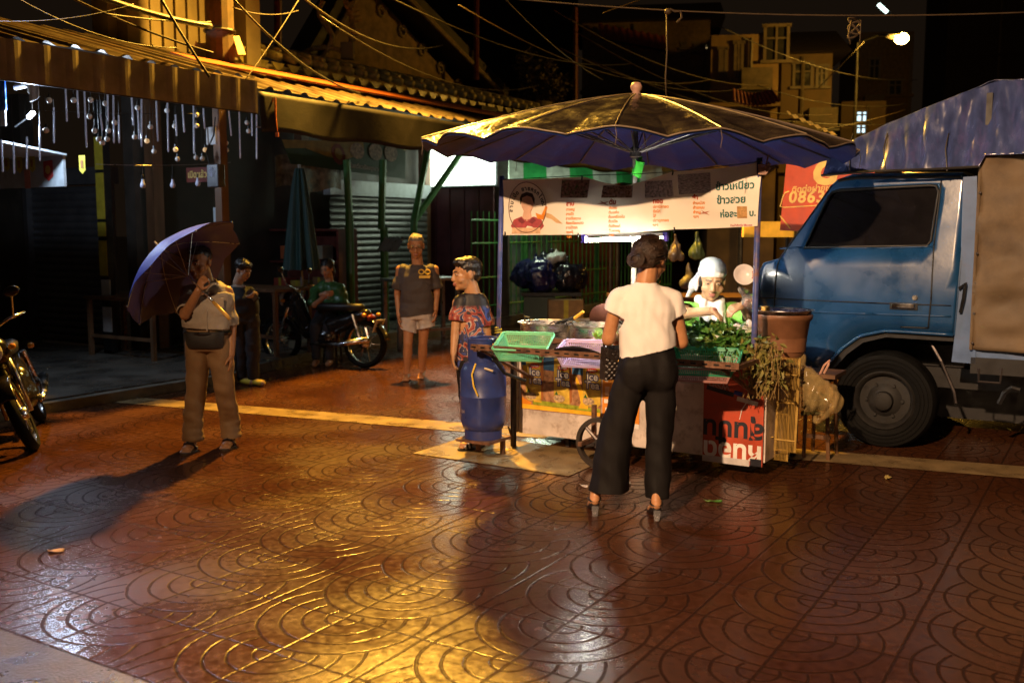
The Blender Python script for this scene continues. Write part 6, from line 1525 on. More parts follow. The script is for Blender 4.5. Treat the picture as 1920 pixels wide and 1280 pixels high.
def eyes(M, s, parent, down=.0):
    for sx in (-1, 1):
        e = MB().ell(M @ Vector((sx * .031 * s, -.0835 * s, .001 * s)), (.0125 * s, .0055 * s, (.0052 - down) * s), M.to_3x3(), n=12, m=8).build('eye', EYEW, parent, smooth=True)
        MB().ell(M @ Vector((sx * .031 * s, -.0870 * s, .000)), (.0075 * s, .0035 * s, (.0052 - down) * s), M.to_3x3(), n=10, m=7).build('iris', EYED, e, smooth=True)
def skin_mat(name): return mat(name, (1, 1, 1), .45, var=.12, scale=30, sss=.08, attr=True, bump=.05, bscale=90)
SK_W = skin_mat('skin_warm')
def person(label, root, mb, paint, size=.0062, fold=None):
    me = voxel(mb, 'person', size, 3, fold=fold); colorize(me, paint)
    o = finish('person', me, SK_W, smooth=True); o.location = root
    return tag(o, label, 'person')
def cloth(name, mb, m, par, size=.009, fold=None, cuts=(), it=4, thick=0):
    me = voxel(mb, name, size, it, fold=fold)
    if cuts: trim(me, cuts)
    return finish(name, me, m, par, smooth=True, solid=thick)
def headM(c, yaw, pitch=0, roll=0):
    """yaw 0 looks at the viewer (-Y), positive turns toward +X; pitch positive nods down"""
    return Matrix.Translation(c) @ Matrix.Rotation(yaw, 4, 'Z') @ Matrix.Rotation(roll, 4, 'Y') @ Matrix.Rotation(pitch, 4, 'X')
HAIRB = mat('black_hair', (.012, .009, .008), .38, var=.6, scale=30, stretch=(1, 1, .15), bump=.8, bscale=60, spec=.6)
HAIRBR = mat('brown_hair', (.035, .018, .010), .40, var=.7, scale=30, bump=.9, bscale=70, spec=.6)
HAIRG = mat('grey_hair', (.20, .17, .14), .55, var=.5, scale=60, bump=.6, bscale=120)
# ------------------------------------------------------------------ customer, seen from behind
wr0 = V(.70, 5.82, 0)
hM = headM(V(.125, .085, 1.525), math.pi - .62 + .0, .26, .0)
SKIN1 = (.46, .22, .10)
mb = MB(); head_prims(mb, hM, 1.08, V(.085, .035, 1.385))
mb.loft([(.10, .02, .86, .14, .09), (.10, .02, 1.0, .125, .08), (.09, .025, 1.15, .13, .085), (.086, .03, 1.25, .13, .075), (.085, .036, 1.31, .09, .055), (.085, .038, 1.37, .05, .05)])
SL, SR = V(-.075, .035, 1.315), V(.248, .035, 1.305)
EL, ER = V(-.128, .06, 1.055), V(.310, .07, 1.035)
WL, WR = V(-.06, .29, 1.04), V(.225, .30, 1.03)
for s_, e_, w_ in ((SL, EL, WL), (SR, ER, WR)):
    mb.cap(s_, e_, .040, .041); mb.cap(e_, w_, .041, .027); mb.ell(e_, (.040, .042, .044))
hand(mb, WL, V(.25, .8, -.3), V(0, .3, 1), -1, .7, .92); hand(mb, WR, V(-.25, .8, -.35), V(0, .3, 1), 1, .7, .92)
for h_, k_, a_ in ((V(.025, .01, .86), V(-.08, .01, .5), V(-.18, .015, .20)), (V(.178, .01, .86), V(.17, -.01, .46), V(.152, -.045, .20))): mb.cap(h_, k_, .06, .042); mb.cap(k_, a_, .042, .032)
# bare heels in raised shoes
for x, y, hx in ((-.205, -.005, -.215), (.150, -.10, .150)):
    mb.cap((x + (.02 if x < 0 else 0), y + .03, .20), (x, y, .105), .032, .032); mb.cap((x, y - .012, .095), (x, y + .0, .085), .031, .032); mb.cap((x, y + .01, .085), (x, y + .13, .030), .032, .036, flat=((0, 0, 1), .75)); mb.cap((x, y + .13, .028), (x, y + .19, .024), .036, .026, flat=((0, 0, 1), .6))
wo = person('person in a white crop top and black wide trousers, seen from behind, choosing food', wr0, mb, head_paint(hM, 1.0, SKIN1, (.35, .10, .07), (.03, .02, .015)))
eyes(hM, 1.08, wo)
mb = MB(); R3 = hM.to_3x3()
def H(x, y, z): return hM @ (Vector((x, y, z)) * 1.08)
mb.ell(H(0, .028, .034), (.094, .100, .094), R3); mb.ell(H(0, .065, .0), (.084, .058, .078), R3); mb.ell(H(0, -.02, .078), (.074, .080, .045), R3)
mb.ell(H(.02, .118, -.035), (.055, .036, .046), R3)
hair = cloth('hair', mb, HAIRBR, wo, .0065, folds(.003, 45, 45, 14, 3), it=5)
lk = MB(); bun = Vector((.02, .150, -.045))
for i in range(300):
    r1 = random.Random(i); th = r1.uniform(-1.9, 1.9); st = Vector((math.sin(th) * .9, -math.cos(th) * .55 + .1, r1.uniform(.05, 1) * math.cos(th * .45))).normalized()
    en = Vector((r1.gauss(.1, .22), .95, r1.gauss(-.5, .18))).normalized(); pts = []
    for t in np.linspace(0, 1, 8):
        d = st.lerp(en, t).normalized(); k_ = 1.015 + .02 * r1.random()
        pts.append(H(d.x * .096 * k_, .030 + d.y * .104 * k_, .030 + d.z * .098 * k_))
    lk.tube(pts, .0021, 4)
for i in range(60):                        # coils of the low knot
    r1 = random.Random(900 + i); a0 = r1.uniform(0, 6.28); rr = r1.uniform(.4, 1)
    lk.tube([H(.02 + .055 * rr * math.cos(a0 + t * 2.2), .118 + .040 * (1 - .5 * rr * rr) , -.035 + .047 * rr * math.sin(a0 + t * 2.2)) for t in np.linspace(0, 1, 7)], .0024, 4)
lk.build('hair_strands', HAIRBR, hair, smooth=True)
st_ = MB(); rnd = random.Random(5)
for i in range(46):
    a = rnd.uniform(0, 2 * math.pi); u = rnd.uniform(-.6, 1)
    p0 = H(.082 * math.cos(a), .03 + .09 * math.sin(a), .03 + .06 * u); d = (p0 - H(0, .03, 0)).normalized()
    st_.tube([p0 - d * .01, p0 + d * rnd.uniform(.01, .022) + V(rnd.gauss(0, .008), rnd.gauss(0, .008), rnd.gauss(-.008, .008)), p0 + d * rnd.uniform(.012, .03) + V(rnd.gauss(0, .014), rnd.gauss(0, .014), rnd.gauss(-.02, .012))], .0007, 3)
st_.build('loose_strand', HAIRBR, hair)
WHITE_T = mat('white_tee', (.80, .76, .74), .75, var=.05, scale=6, bump=.12, bscale=160, sss=.05)
mb = MB(); mb.loft([(.105, .015, .88, .172, .122), (.102, .015, .98, .164, .118), (.095, .02, 1.10, .166, .116), (.088, .025, 1.22, .170, .112), (.086, .028, 1.29, .158, .098), (.085, .032, 1.335, .122, .082), (.084, .036, 1.372, .090, .070), (.084, .038, 1.392, .066, .060)], power=2.2)
mb.cap((-.0, .03, 1.325), SL + V(.0, 0, -.012), .054, .056); mb.cap(SL + V(.0, 0, -.012), SL.lerp(EL, .40) + V(-.006, 0, 0), .056, .060)
mb.cap((.17, .03, 1.32), SR + V(.0, 0, -.012), .054, .056); mb.cap(SR + V(.0, 0, -.012), SR.lerp(ER, .40) + V(.006, 0, 0), .056, .060)
def wfold(co):
    # diagonal drags running from the right armhole to the left hip
    t = (co.x * .75 + (co.z - 1.1) * .55)
    drag = noise.noise(Vector((t * 15, (co.x * .55 - (co.z - 1.1) * .75) * 3.2, 2))) 
    m = max(0, 1 - abs(co.x - .14) / .18) * max(0, 1 - abs(co.z - 1.1) / .19)
    gather = noise.noise(Vector((co.x * 26, co.y * 8, co.z * 7)))
    arm = max(0, 1 - min((co - V(.24, -.03, 1.2)).length, (co - V(-.07, -.03, 1.2)).length) / .13)
    return .026 * drag * (.25 + m) + .009 * gather * (.4 + arm) + .003 * noise.noise(co * 14)
dL, dR = (EL - SL).normalized(), (ER - SR).normalized()
shirt = cloth('shirt', mb, WHITE_T, wo, .0075, wfold, cuts=[(SL.lerp(EL, .40), dL + V(-.25, 0, 0), .11), (SR.lerp(ER, .40), dR + V(.25, 0, 0), .11), (V(.10, .02, .985), V(.24, 0, -1), .30)], thick=.003)
BLKT = mat('black_trousers', (.007, .0055, .0055), .75, spec=.25, var=.3, scale=8, bump=.15, bscale=140)
mb = MB(); mb.loft([(.105, .02, .80, .178, .122), (.105, .015, .88, .182, .128), (.105, .015, .96, .162, .116), (.106, .018, 1.04, .142, .102), (.106, .02, 1.07, .138, .10)])
def leg(mb, pts, n=22):
    for (p0, r0), (p1, r1) in zip(pts, pts[1:]): mb.cap(p0, p1, r0, r1, n=n)
leg(mb, [(V(.025, .015, .86), .098), (V(-.035, .015, .68), .098), (V(-.085, .01, .48), .098), (V(-.105, .0, .28), .108), (V(-.120, .0, .13), .120)])
leg(mb, [(V(.178, .015, .86), .098), (V(.178, .005, .66), .088), (V(.172, -.01, .44), .078), (V(.166, -.03, .26), .074), (V(.160, -.05, .10), .074)])
mb.ell((.035, -.045, .87), (.10, .075, .13)); mb.ell((.172, -.045, .87), (.10, .075, .13)); mb.ell((.104, -.048, .88), (.12, .074, .12))
def tfold(co): return .010 * noise.noise(Vector((co.x * 17 + co.z * 2, co.y * 17, co.z * 2.6))) + .007 * noise.noise(Vector((co.x * 5, co.y * 5, co.z * 11 + co.x * 6)))
cloth('trousers', mb, BLKT, wo, .0085, tfold, cuts=[(V(-.12, 0, .155), V(0, 0, -1), .2), (V(.16, -.05, .125), V(0, 0, -1), .16)], thick=.003)
CLEARH = mat('clear_heel', (.85, .85, .9), .06, trans=.85, spec=.8); STRAPB = mat('black_strap', (.015, .012, .012), .35)
for x, y in ((-.205, -.005), (.150, -.10)):
    sh_ = MB().tube([(x, y - .03, .070), (x, y + .04, .062), (x, y + .10, .030), (x, y + .17, .012), (x, y + .205, .012)], [.026, .030, .032, .036, .022], 10).build('shoe', STRAPB, wo, smooth=True)
    MB().prism([(x - .021, y - .045, .064), (x + .021, y - .045, .064), (x + .015, y - .035, .0), (x - .015, y - .035, .0)], (0, .034, 0)).build('heel', CLEARH, sh_, bevel=.003)
    MB().tube([(x + .036 * math.cos(a), y + .036 * math.sin(a), .10 + .008 * math.sin(a)) for a in np.linspace(0, 2 * math.pi, 18, endpoint=False)], .006, 6, closed=True).build('ankle_strap', STRAPB, sh_)
MB().tube([wp for wp in [V(.10, -.02, 1.40) + V(.07 * math.cos(a), .055 * math.sin(a) + .055, .03 * math.sin(a)) for a in np.linspace(math.pi, 2 * math.pi, 14)]], .0016, 5).build('necklace', mat('gold_chain', (.7, .45, .12), .3, metal=1), wo)
# her quilted bag
qb = thing('shoulder_bag', 'small black quilted handbag hanging at the customer’s left hip', 'handbag', wr0 + V(-.085, .16, .90), .5)
QL = mat('quilted_leather', (.022, .016, .014), .3, spec=.6)
def quilt(u, v):
    x = (u - .5) * .17; z = (v - .5) * .20
    q_ = abs(math.sin((x + z) * 85)) ** .6 * abs(math.sin((x - z) * 85)) ** .6
    return (x * (1 - .12 * v), -.030 - .014 * q_ - .012 * (1 - (2 * u - 1) ** 4) * (1 - (2 * v - 1) ** 4), z)
MB().grid(quilt, 60, 60).build('front', QL, qb, smooth=True)
MB().prism([(-.085, -.03, -.10), (.085, -.03, -.10), (.076, -.03, .10), (-.076, -.03, .10)], (0, .06, 0)).build('body', QL, qb, bevel=.006)
MB().prism([(-.082, -.04, .11), (.082, -.04, .11), (.08, -.046, .04), (0, -.052, -.0), (-.08, -.046, .04)], (0, -.006, 0)).build('flap', QL, qb)
MB().ell((0, -.062, .012), (.012, .006, .014)).build('clasp', MATS['gold_chain'], qb)
MB().tube([(-.07, 0, .10), (-.05, .03, .20), (.04, .05, .26), (.16, .03, .18), (.10, .0, .11)], .008, 6).build('strap', QL, qb, smooth=True)
# ------------------------------------------------------------------ vendor behind the cart
vr = V(*onq(1335, 530, 7.38).xy, 0)
vs = 1.26
hz_ = onq(1337, 527, 7.38).z
hM = headM(V(.0, .0, hz_), -.10, .16, .05)
SKIN2 = (.42, .26, .15)
mb = MB(); head_prims(mb, hM, vs, V(-.005, .07, hz_ - .17), cheek=1.12)
z0 = hz_ - .175
mb.loft([(0, .10, z0 - .55, .17, .12), (0, .10, z0 - .30, .18, .13), (0, .09, z0 - .12, .18, .11), (0, .08, z0 - .02, .13, .08), (0, .075, z0 + .02, .07, .06)])
def vp(x, y, q_=7.38): return onq(x, y, q_) - vr
SL, EL, WL = V(-.195, .07, z0 - .055), vp(1284, 587, 7.22), vp(1338, 583, 6.92)
SR, ER, WR = V(.205, .07, z0 - .055), vp(1408, 600, 7.28), vp(1392, 572, 7.02)
for s_, e_, w_ in ((SL, EL, WL), (SR, ER, WR)): mb.cap(s_, e_, .055, .045); mb.cap(e_, w_, .043, .030)
hand(mb, WL, V(.5, -.5, -.55), V(.3, -.1, .9), -1, .75, 1.0); hand(mb, WR, V(-.75, -.4, -.25), V(.0, -.5, .9), 1, .55, 1.0)
for sx in (-1, 1): mb.cap((sx * .09, .12, z0 - .55), (sx * .10, .10, .45), .085, .06); mb.cap((sx * .10, .10, .45), (sx * .10, .12, .06), .055, .04); mb.cap((sx * .10, .12, .05), (sx * .11, -.04, .035), .04, .035)
ve = person('person in a white head wrap and green top serving food behind the cart', vr, mb, head_paint(hM, vs, SKIN2, (.30, .12, .09), (.10, .07, .05)))
eyes(hM, vs, ve, .0012)
R3 = hM.to_3x3()
def H(x, y, z): return hM @ (Vector((x, y, z)) * vs)
CAPW = mat('white_head_wrap', (.80, .80, .78), .8, var=.06, scale=8, bump=.3, bscale=40, sss=.05)
mb = MB(); mb.ell(H(0, .022, .060), (.088 * vs, .104 * vs, .072 * vs), R3); mb.ell(H(0, .02, .085), (.082 * vs, .092 * vs, .055 * vs), R3); mb.ell(H(0, .09, .03), (.075, .05, .07), R3)
wrap = cloth('head_wrap', mb, CAPW, ve, .0075, folds(.010, 8, 8, 26, 4), cuts=[(H(0, -.05, .034), R3 @ V(0, -.30, -1), .20)], thick=.003)
mb = MB(); mb.cap(H(-.06, .09, .03), H(-.10, .10, -.04), .03, .036).cap(H(-.10, .10, -.04), H(-.13, .12, -.13), .036, .02).cap(H(-.085, .08, -.02), H(-.09, .06, -.07), .03, .02)
cloth('wrap_tail', mb, mat('printed_wrap_tail', (.62, .64, .70), .8, var=.5, scale=45, stain=(.12, .18, .38), stain_scale=34, stain_amt=.8), ve, .009, folds(.014, 20, 20, 10, 6))
HAIRD = HAIRB
mb = MB(); mb.ell(H(-.068, .0, -.005), (.018, .03, .045), R3).ell(H(.066, .01, .01), (.016, .028, .03), R3); cloth('hair', mb, HAIRD, ve, .007, folds(.004, 60, 60, 20))
GREEN = mat('lime_top', (.22, .62, .10), .7, var=.12, scale=8, bump=.15, bscale=120)
mb = MB(); mb.loft([(0, .10, z0 - .62, .20, .15), (0, .10, z0 - .30, .20, .15), (0, .09, z0 - .14, .205, .13), (0, .085, z0 - .05, .19, .105), (0, .08, z0 + .0, .12, .08), (0, .075, z0 + .03, .075, .066)])
mb.cap(SL + V(.03, 0, .0), SL.lerp(EL, .62), .068, .076); mb.cap(SR + V(-.03, 0, 0), SR.lerp(ER, .97), .068, .062); mb.cap(ER, ER.lerp(WR, .25), .062, .056)
cloth('top', mb, GREEN, ve, .009, folds(.014, 9, 9, 14, 8, .003), cuts=[(SL.lerp(EL, .66), EL - SL, .12), (ER.lerp(WR, .26), WR - ER, .08)], thick=.003)
TOWEL = mat('white_towel', (.76, .75, .76), .9, var=.08, bump=.4, bscale=130)
mb = MB()
for a0, a1 in ((-2.6, -.1),):
    pts = [V(.085 * math.cos(a), .06 + .085 * math.sin(a), z0 + .03 - .035 * (math.sin(a) < 0) * abs(math.sin(a))) for a in np.linspace(-math.pi, math.pi, 22)]
    for p0, p1 in zip(pts, pts[1:]): mb.cap(p0, p1, .036, .036, n=10, m=3)
leg(mb, [(V(-.06, -.04, z0), .04), (V(-.055, -.07, z0 - .14), .05), (V(-.04, -.075, z0 - .30), .05)], 12); leg(mb, [(V(.05, -.045, z0), .042), (V(.05, -.075, z0 - .14), .055), (V(.045, -.08, z0 - .30), .055)], 12)
cloth('towel', mb, TOWEL, ve, .009, folds(.018, 18, 18, 5, 2))
MB().loft([(0, .11, .42, .17, .13), (0, .11, .8, .19, .14)]).build('skirt', mat('dark_apron', (.03, .03, .05), .8), ve, smooth=True)
# clear bag and the plate
pb = thing('food_bag', 'clear plastic bag of pinkish food held open in the vendor’s left hand', 'plastic bag', vr + WR + V(.02, -.05, .03))
mb = MB(); mb.ell((0.02, 0, .0), (.055, .045, .05)).cap((.02, 0, .03), (-.06, -.02, .09), .045, .02).ell((.05, 0, .03), (.03, .03, .03))
finish('film', voxel(mb, 'film', .008, 1, fold=folds(.018, 24, 24, 20, 4)), mat('clear_film', (.85, .82, .82), .12, trans=.8, spec=.8), pb, smooth=True)
mb = MB(); 
for i in range(9): mb.ell((rnd.uniform(-.02, .05), rnd.uniform(-.02, .02), rnd.uniform(-.02, .025)), (.018, .014, .013), n=8, m=6)
mb.build('food', mat('pink_meat', (.55, .20, .17), .4, var=.4, scale=40), pb, smooth=True)
pt_ = thing('white_plate', 'white plate with red edge marks held up beside the right pole', 'plate', onq(1395, 516, 6.80), ROT + .5)
pt_.scale = (.82, .82, .82)
MP = Matrix.Rotation(1.25, 3, 'X')
MB().lathe([(0, .0), (.05, .0), (.055, .006), (.088, .022), (.092, .024), (.088, .018), (.055, .0), (.05, -.006), (0, -.006)], 36, (0, 0, 0), MP).build('dish', mat('melamine', (.78, .74, .76), .3, var=.04), pt_, smooth=True)
mb = MB()
for a in (-.5, -.25, 0, .25): mb.tube([MP @ Vector((r_ * math.cos(a + .04 * k), r_ * math.sin(a + .04 * k), .026)) for k, r_ in enumerate((.066, .072, .078, .07))], .003, 5)
mb.build('red_mark', mat('red_glaze', (.55, .05, .05), .4), pt_)
MB().tube([MP @ Vector((.08, -.01, .02)), V(.10, -.01, .02), V(.115, .01, .06)], .005, 5).build('hook', STEEL, pt_)
# ------------------------------------------------------------------ boy behind the gas cylinder
br = V(*XY(-4.02 - .17, CQ - .10, 0).xy, 0)
def bp(x, y, dy=0): 
    v = atY(x, y, br.y + dy) - br; return v
hc = bp(871, 514); bs_ = 1.10
hM = headM(hc + V(.012, 0, .0), -1.22, .02, 0)
SKIN3 = (.40, .20, .09)
mb = MB(); head_prims(mb, hM, bs_, bp(888, 556, .02), nose=.96, cheek=1.1)
mb.loft([(-.165, .02, .64, .11, .085), (-.16, .02, .80, .115, .09), (-.155, .02, .98, .12, .085), (-.15, .02, 1.11, .115, .075), (-.148, .02, 1.17, .07, .055)])
SL, EL, WL = bp(858, 568, -.02), bp(853, 628, -.06), bp(850, 662, -.10)
SR, ER, WR = bp(907, 568, .03), bp(914, 632, .02), bp(882, 668, -.02)
for s_, e_, w_ in ((SL, EL, WL), (SR, ER, WR)): mb.cap(s_, e_, .042, .034); mb.cap(e_, w_, .034, .024)
hand(mb, WL, V(.0, -.1, -1), V(-1, 0, 0), 1, .35, .85); hand(mb, WR, V(-.25, -.1, -1), V(0, -1, 0), 1, .5, .85)
AN = XY(-4.02 - .20, CQ - .19, 0) - br; TOE = XY(-4.02 - .26, CQ - .36, 0) - br
for hip, kn, an, toe in ((V(-.20, .0, .62), V(-.19, -.03, .36), AN + V(0, 0, .09), TOE + V(0, 0, .045)), (V(-.12, .04, .62), V(-.12, .06, .36), V(-.07, .12, .09), V(-.17, .09, .045))):
    mb.cap(hip, kn, .07, .05); mb.cap(kn, an, .05, .033); mb.cap(an + V(0, 0, -.035), toe, .036, .036, flat=((0, 0, 1), .7))
    d = (toe - an); d.z = 0; d.normalize(); sx = V(-d.y, d.x, 0)
    for k in range(5): mb.cap(toe + sx * (.026 - .013 * k) - V(0, 0, .008), toe + sx * (.028 - .014 * k) + d * (.042 - .006 * abs(k - 1)) - V(0, 0, .016), .010, .009, n=8, m=3)
bo = person('boy standing behind the gas cylinder in a red and navy printed tee, looking left', br, mb, head_paint(hM, bs_, SKIN3, (.32, .10, .07), (.03, .02, .015)))
eyes(hM, bs_, bo)
R3 = hM.to_3x3()
def H(x, y, z): return hM @ (Vector((x, y, z)) * bs_)
mb = MB(); mb.ell(H(0, .024, .052), (.082 * bs_, .098 * bs_, .078 * bs_), R3).ell(H(0, -.028, .083), (.066 * bs_, .064 * bs_, .036 * bs_), R3).ell(H(0, .065, .0), (.070 * bs_, .045 * bs_, .06 * bs_), R3)
cloth('hair', mb, HAIRB, bo, .0065, folds(.006, 50, 50, 50), cuts=[])
def shirt_print(name):
    m = mat(name, (.03, .025, .035), .6, var=.2, scale=12)
    nt = m.node_tree; N = nt.nodes; L = nt.links; b = N['Principled BSDF']
    tc = N.new('ShaderNodeTexCoord'); vo = N.new('ShaderNodeTexNoise'); vo.inputs['Scale'].default_value = 7; vo.inputs['Detail'].default_value = 2; vo.inputs['Distortion'].default_value = 2.2
    sep = N.new('ShaderNodeSeparateXYZ'); L.new(tc.outputs['Object'], vo.inputs['Vector']); L.new(tc.outputs['Object'], sep.inputs[0])
    rp = N.new('ShaderNodeValToRGB'); e = rp.color_ramp; e.interpolation = 'CONSTANT'
    e.elements[0].color = (.02, .016, .022, 1); e.elements[1].position = .40; e.elements[1].color = (.20, .025, .02, 1)
    for p, c in ((.48, (.30, .07, .035, 1)), (.525, (.36, .30, .27, 1)), (.545, (.02, .02, .06, 1)), (.62, (.03, .05, .22, 1)), (.70, (.015, .012, .015, 1))):
        x = e.elements.new(p); x.color = c
    L.new(vo.outputs['Fac'], rp.inputs[0])
    mr = N.new('ShaderNodeMapRange'); mr.inputs[1].default_value = 1.09; mr.inputs[2].default_value = 1.12; mr.inputs[3].default_value = 1; mr.inputs[4].default_value = 0
    L.new(sep.outputs[2], mr.inputs[0])
    mx = N.new('ShaderNodeMix'); mx.data_type = 'RGBA'; L.new(mr.outputs[0], mx.inputs[0]); mx.inputs[6].default_value = (.010, .007, .008, 1); L.new(rp.outputs[0], mx.inputs[7])
    L.new(mx.outputs[2], b.inputs['Base Color']); return m
mb = MB(); mb.loft([(-.165, .02, .60, .132, .105), (-.16, .02, .76, .134, .11), (-.155, .02, .95, .140, .110), (-.15, .02, 1.09, .142, .10), (-.148, .02, 1.165, .105, .085), (-.148, .018, 1.205, .074, .072)])
mb.cap(SL + V(.03, 0, .01), SL.lerp(EL, .5), .058, .064); mb.cap(SR + V(-.03, 0, .01), SR.lerp(ER, .62), .060, .070)
cloth('tee', mb, shirt_print('printed_tee'), bo, .0075, folds(.012, 9, 9, 13, 4, .003), cuts=[(SL.lerp(EL, .56), EL - SL, .09), (SR.lerp(ER, .66), ER - SR, .10), (V(-.165, .02, .63), V(.1, 0, -1), .25)], thick=.003)
mb = MB(); leg(mb, [(V(-.20, .0, .66), .085), (V(-.19, -.025, .36), .068), (AN + V(0, 0, .17), .055)]); leg(mb, [(V(-.12, .04, .66), .085), (V(-.12, .06, .36), .068), (V(-.07, .12, .15), .055)])
cloth('trousers', mb, BLKT, bo, .009, folds(.008, 14, 14, 10), thick=.003)
for an, toe in ((AN, TOE), (V(-.07, .12, 0), V(-.17, .09, 0))):
    d = toe - an; d.z = 0; d.normalize(); sx = V(-d.y, d.x, 0)
    s_ = MB().loft([(0, 0, 0, .044, .125), (0, 0, .020, .046, .128)], 24, Matrix.Translation(an.lerp(toe, .62)) @ Matrix.Rotation(math.atan2(d.y, d.x) - math.pi / 2, 4, 'Z')).build('sandal', mat('black_sandal', (.015, .013, .012), .5), bo)
    for k, m_ in enumerate((BLACKM, WHITEB, BLACKM, WHITEB)):
        c = an.lerp(toe, .80 + .09 * k)
        MB().tube([c + sx * .047 + V(0, 0, .02), c + sx * .035 + V(0, 0, .075 - .012 * k), c + V(0, 0, .088 - .014 * k), c - sx * .035 + V(0, 0, .075 - .012 * k), c - sx * .047 + V(0, 0, .02)], .0085, 6).build('sandal_strap', m_, s_)
# ------------------------------------------------------------------ old man walking toward the viewer
orr = V(*G(784, 712).xy, 0)
def op(x, y, dy=0): return atY(x, y, orr.y + dy) - orr
hM = headM(op(780, 461, -.03), .06, .20, 0)
SKIN4 = (.36, .16, .07)
mb = MB(); head_prims(mb, hM, 1.14, op(783, 497, .02), cheek=1.0)
zs = op(783, 500).z
mb.loft([(0, 0, .72, .15, .10), (0, 0, .9, .155, .11), (0, .0, 1.1, .16, .11), (0, .0, zs - .07, .17, .10), (0, .0, zs, .10, .07)])
SL, EL, WL = op(750, 505), op(745, 552, .02), op(748, 592, -.04); SR, ER, WR = op(815, 505), op(819, 550, .02), op(817, 580, -.06)
for s_, e_, w_ in ((SL, EL, WL), (SR, ER, WR)): mb.cap(s_, e_, .048, .038); mb.cap(e_, w_, .036, .026)
hand(mb, WL, V(.02, -.15, -1), V(-1, 0, 0), -1, .4, 1.0); hand(mb, WR, V(.02, -.15, -1), V(1, 0, 0), 1, .4, 1.0)
FL, FR = V(*G(763, 712).xy, 0) - orr, V(*G(791, 708).xy, 0) - orr
for hip, f in ((V(-.085, 0, .78), FL), (V(.085, 0, .78), FR)):
    kn = hip.lerp(f, .52) + V(0, -.04, .02); kn.z = .43
    mb.cap(hip, kn, .075, .052); mb.cap(kn, kn.lerp(f + V(0, .05, .08), .4), .050, .054); mb.cap(kn.lerp(f + V(0, .05, .08), .35), f + V(0, .05, .08), .053, .034)
    mb.cap(f + V(0, .05, .045), f + V(0, -.09, .03), .038, .040, flat=((0, 0, 1), .7))
    for k in range(5): mb.cap(f + V(-.03 + .015 * k, -.10, .022), f + V(-.032 + .016 * k, -.135, .014), .010, .009, n=8, m=3)
def oldx(p, co):
    return None
om = person('barefoot grey-haired person in glasses, dark tee and pale shorts, walking forward', orr, mb, head_paint(hM, 1.14, SKIN4, (.25, .10, .07), (.16, .13, .1), oldx))
eyes(hM, 1.14, om)
R3 = hM.to_3x3()
def H(x, y, z): return hM @ (Vector((x, y, z)) * 1.14)
mb = MB(); mb.ell(H(0, .024, .042), (.089, .106, .087), R3).ell(H(0, .0, .077), (.075, .085, .045), R3); cloth('hair', mb, HAIRG, om, .007, folds(.006, 50, 50, 50))
gl_ = MB()
for sx in (-1, 1):
    gl_.tube([H(sx * .033 + .021 * math.cos(a), -.104, .0 + .017 * math.sin(a)) for a in np.linspace(0, 2 * math.pi, 16, endpoint=False)], .0022, 5, closed=True); gl_.tube([H(sx * .055, -.10, .003), H(sx * .08, .0, .008)], .002, 5)
gl_.tube([H(-.012, -.106, .004), H(.012, -.106, .004)], .0025, 5); gl_.build('glasses', mat('dark_frame', (.03, .02, .015), .3), om)
DTEE = mat('charcoal_tee', (.05, .038, .034), .75, var=.2, scale=8, bump=.15, bscale=120)
mb = MB(); mb.loft([(0, 0, .70, .20, .14), (0, 0, .90, .198, .14), (0, .0, 1.12, .20, .135), (0, .0, zs - .10, .205, .12), (0, .0, zs - .02, .14, .085), (0, .0, zs + .02, .078, .07)])
mb.cap(SL + V(.04, 0, 0), SL.lerp(EL, .72), .065, .075); mb.cap(SR + V(-.04, 0, 0), SR.lerp(ER, .72), .065, .075)
tee = cloth('tee', mb, DTEE, om, .010, folds(.016, 7, 7, 12, 9, .003), cuts=[(SL.lerp(EL, .78), EL - SL, .12), (SR.lerp(ER, .78), ER - SR, .12), (V(0, 0, .745), V(.12, 0, -1), .35)], thick=.003)
EMB = mat('yellow_emblem', (.70, .42, .04), .6)
ex = op(796, 513, -.14)
for dx in (-.035, .035): MB().tube([ex + V(dx + .028 * math.cos(a), .0, .02 + .025 * math.sin(a)) for a in np.linspace(0, 2 * math.pi, 14, endpoint=False)], .007, 6, closed=True).build('emblem_ring', EMB, tee)
MB().box(ex + V(0, 0, -.035), (.12, .012, .03)).build('emblem_bar', EMB, tee); MB().box(ex + V(0, 0, .02), (.03, .012, .02)).build('emblem_dot', EMB, tee)
SHRT = mat('pale_shorts', (.42, .36, .32), .8, var=.25, scale=10, bump=.15, bscale=100)
mb = MB(); mb.loft([(0, 0, .70, .165, .125), (0, 0, .85, .168, .128)]); leg(mb, [(V(-.09, 0, .76), .10), (V(-.10, -.01, .56), .098)]); leg(mb, [(V(.09, 0, .76), .10), (V(.105, -.01, .58), .094)])
cloth('shorts', mb, SHRT, om, .010, folds(.018, 12, 12, 8, 5), cuts=[(V(-.10, 0, .565), V(-.3, 0, -1), .14), (V(.105, 0, .60), V(.2, 0, -1), .13)], thick=.004)
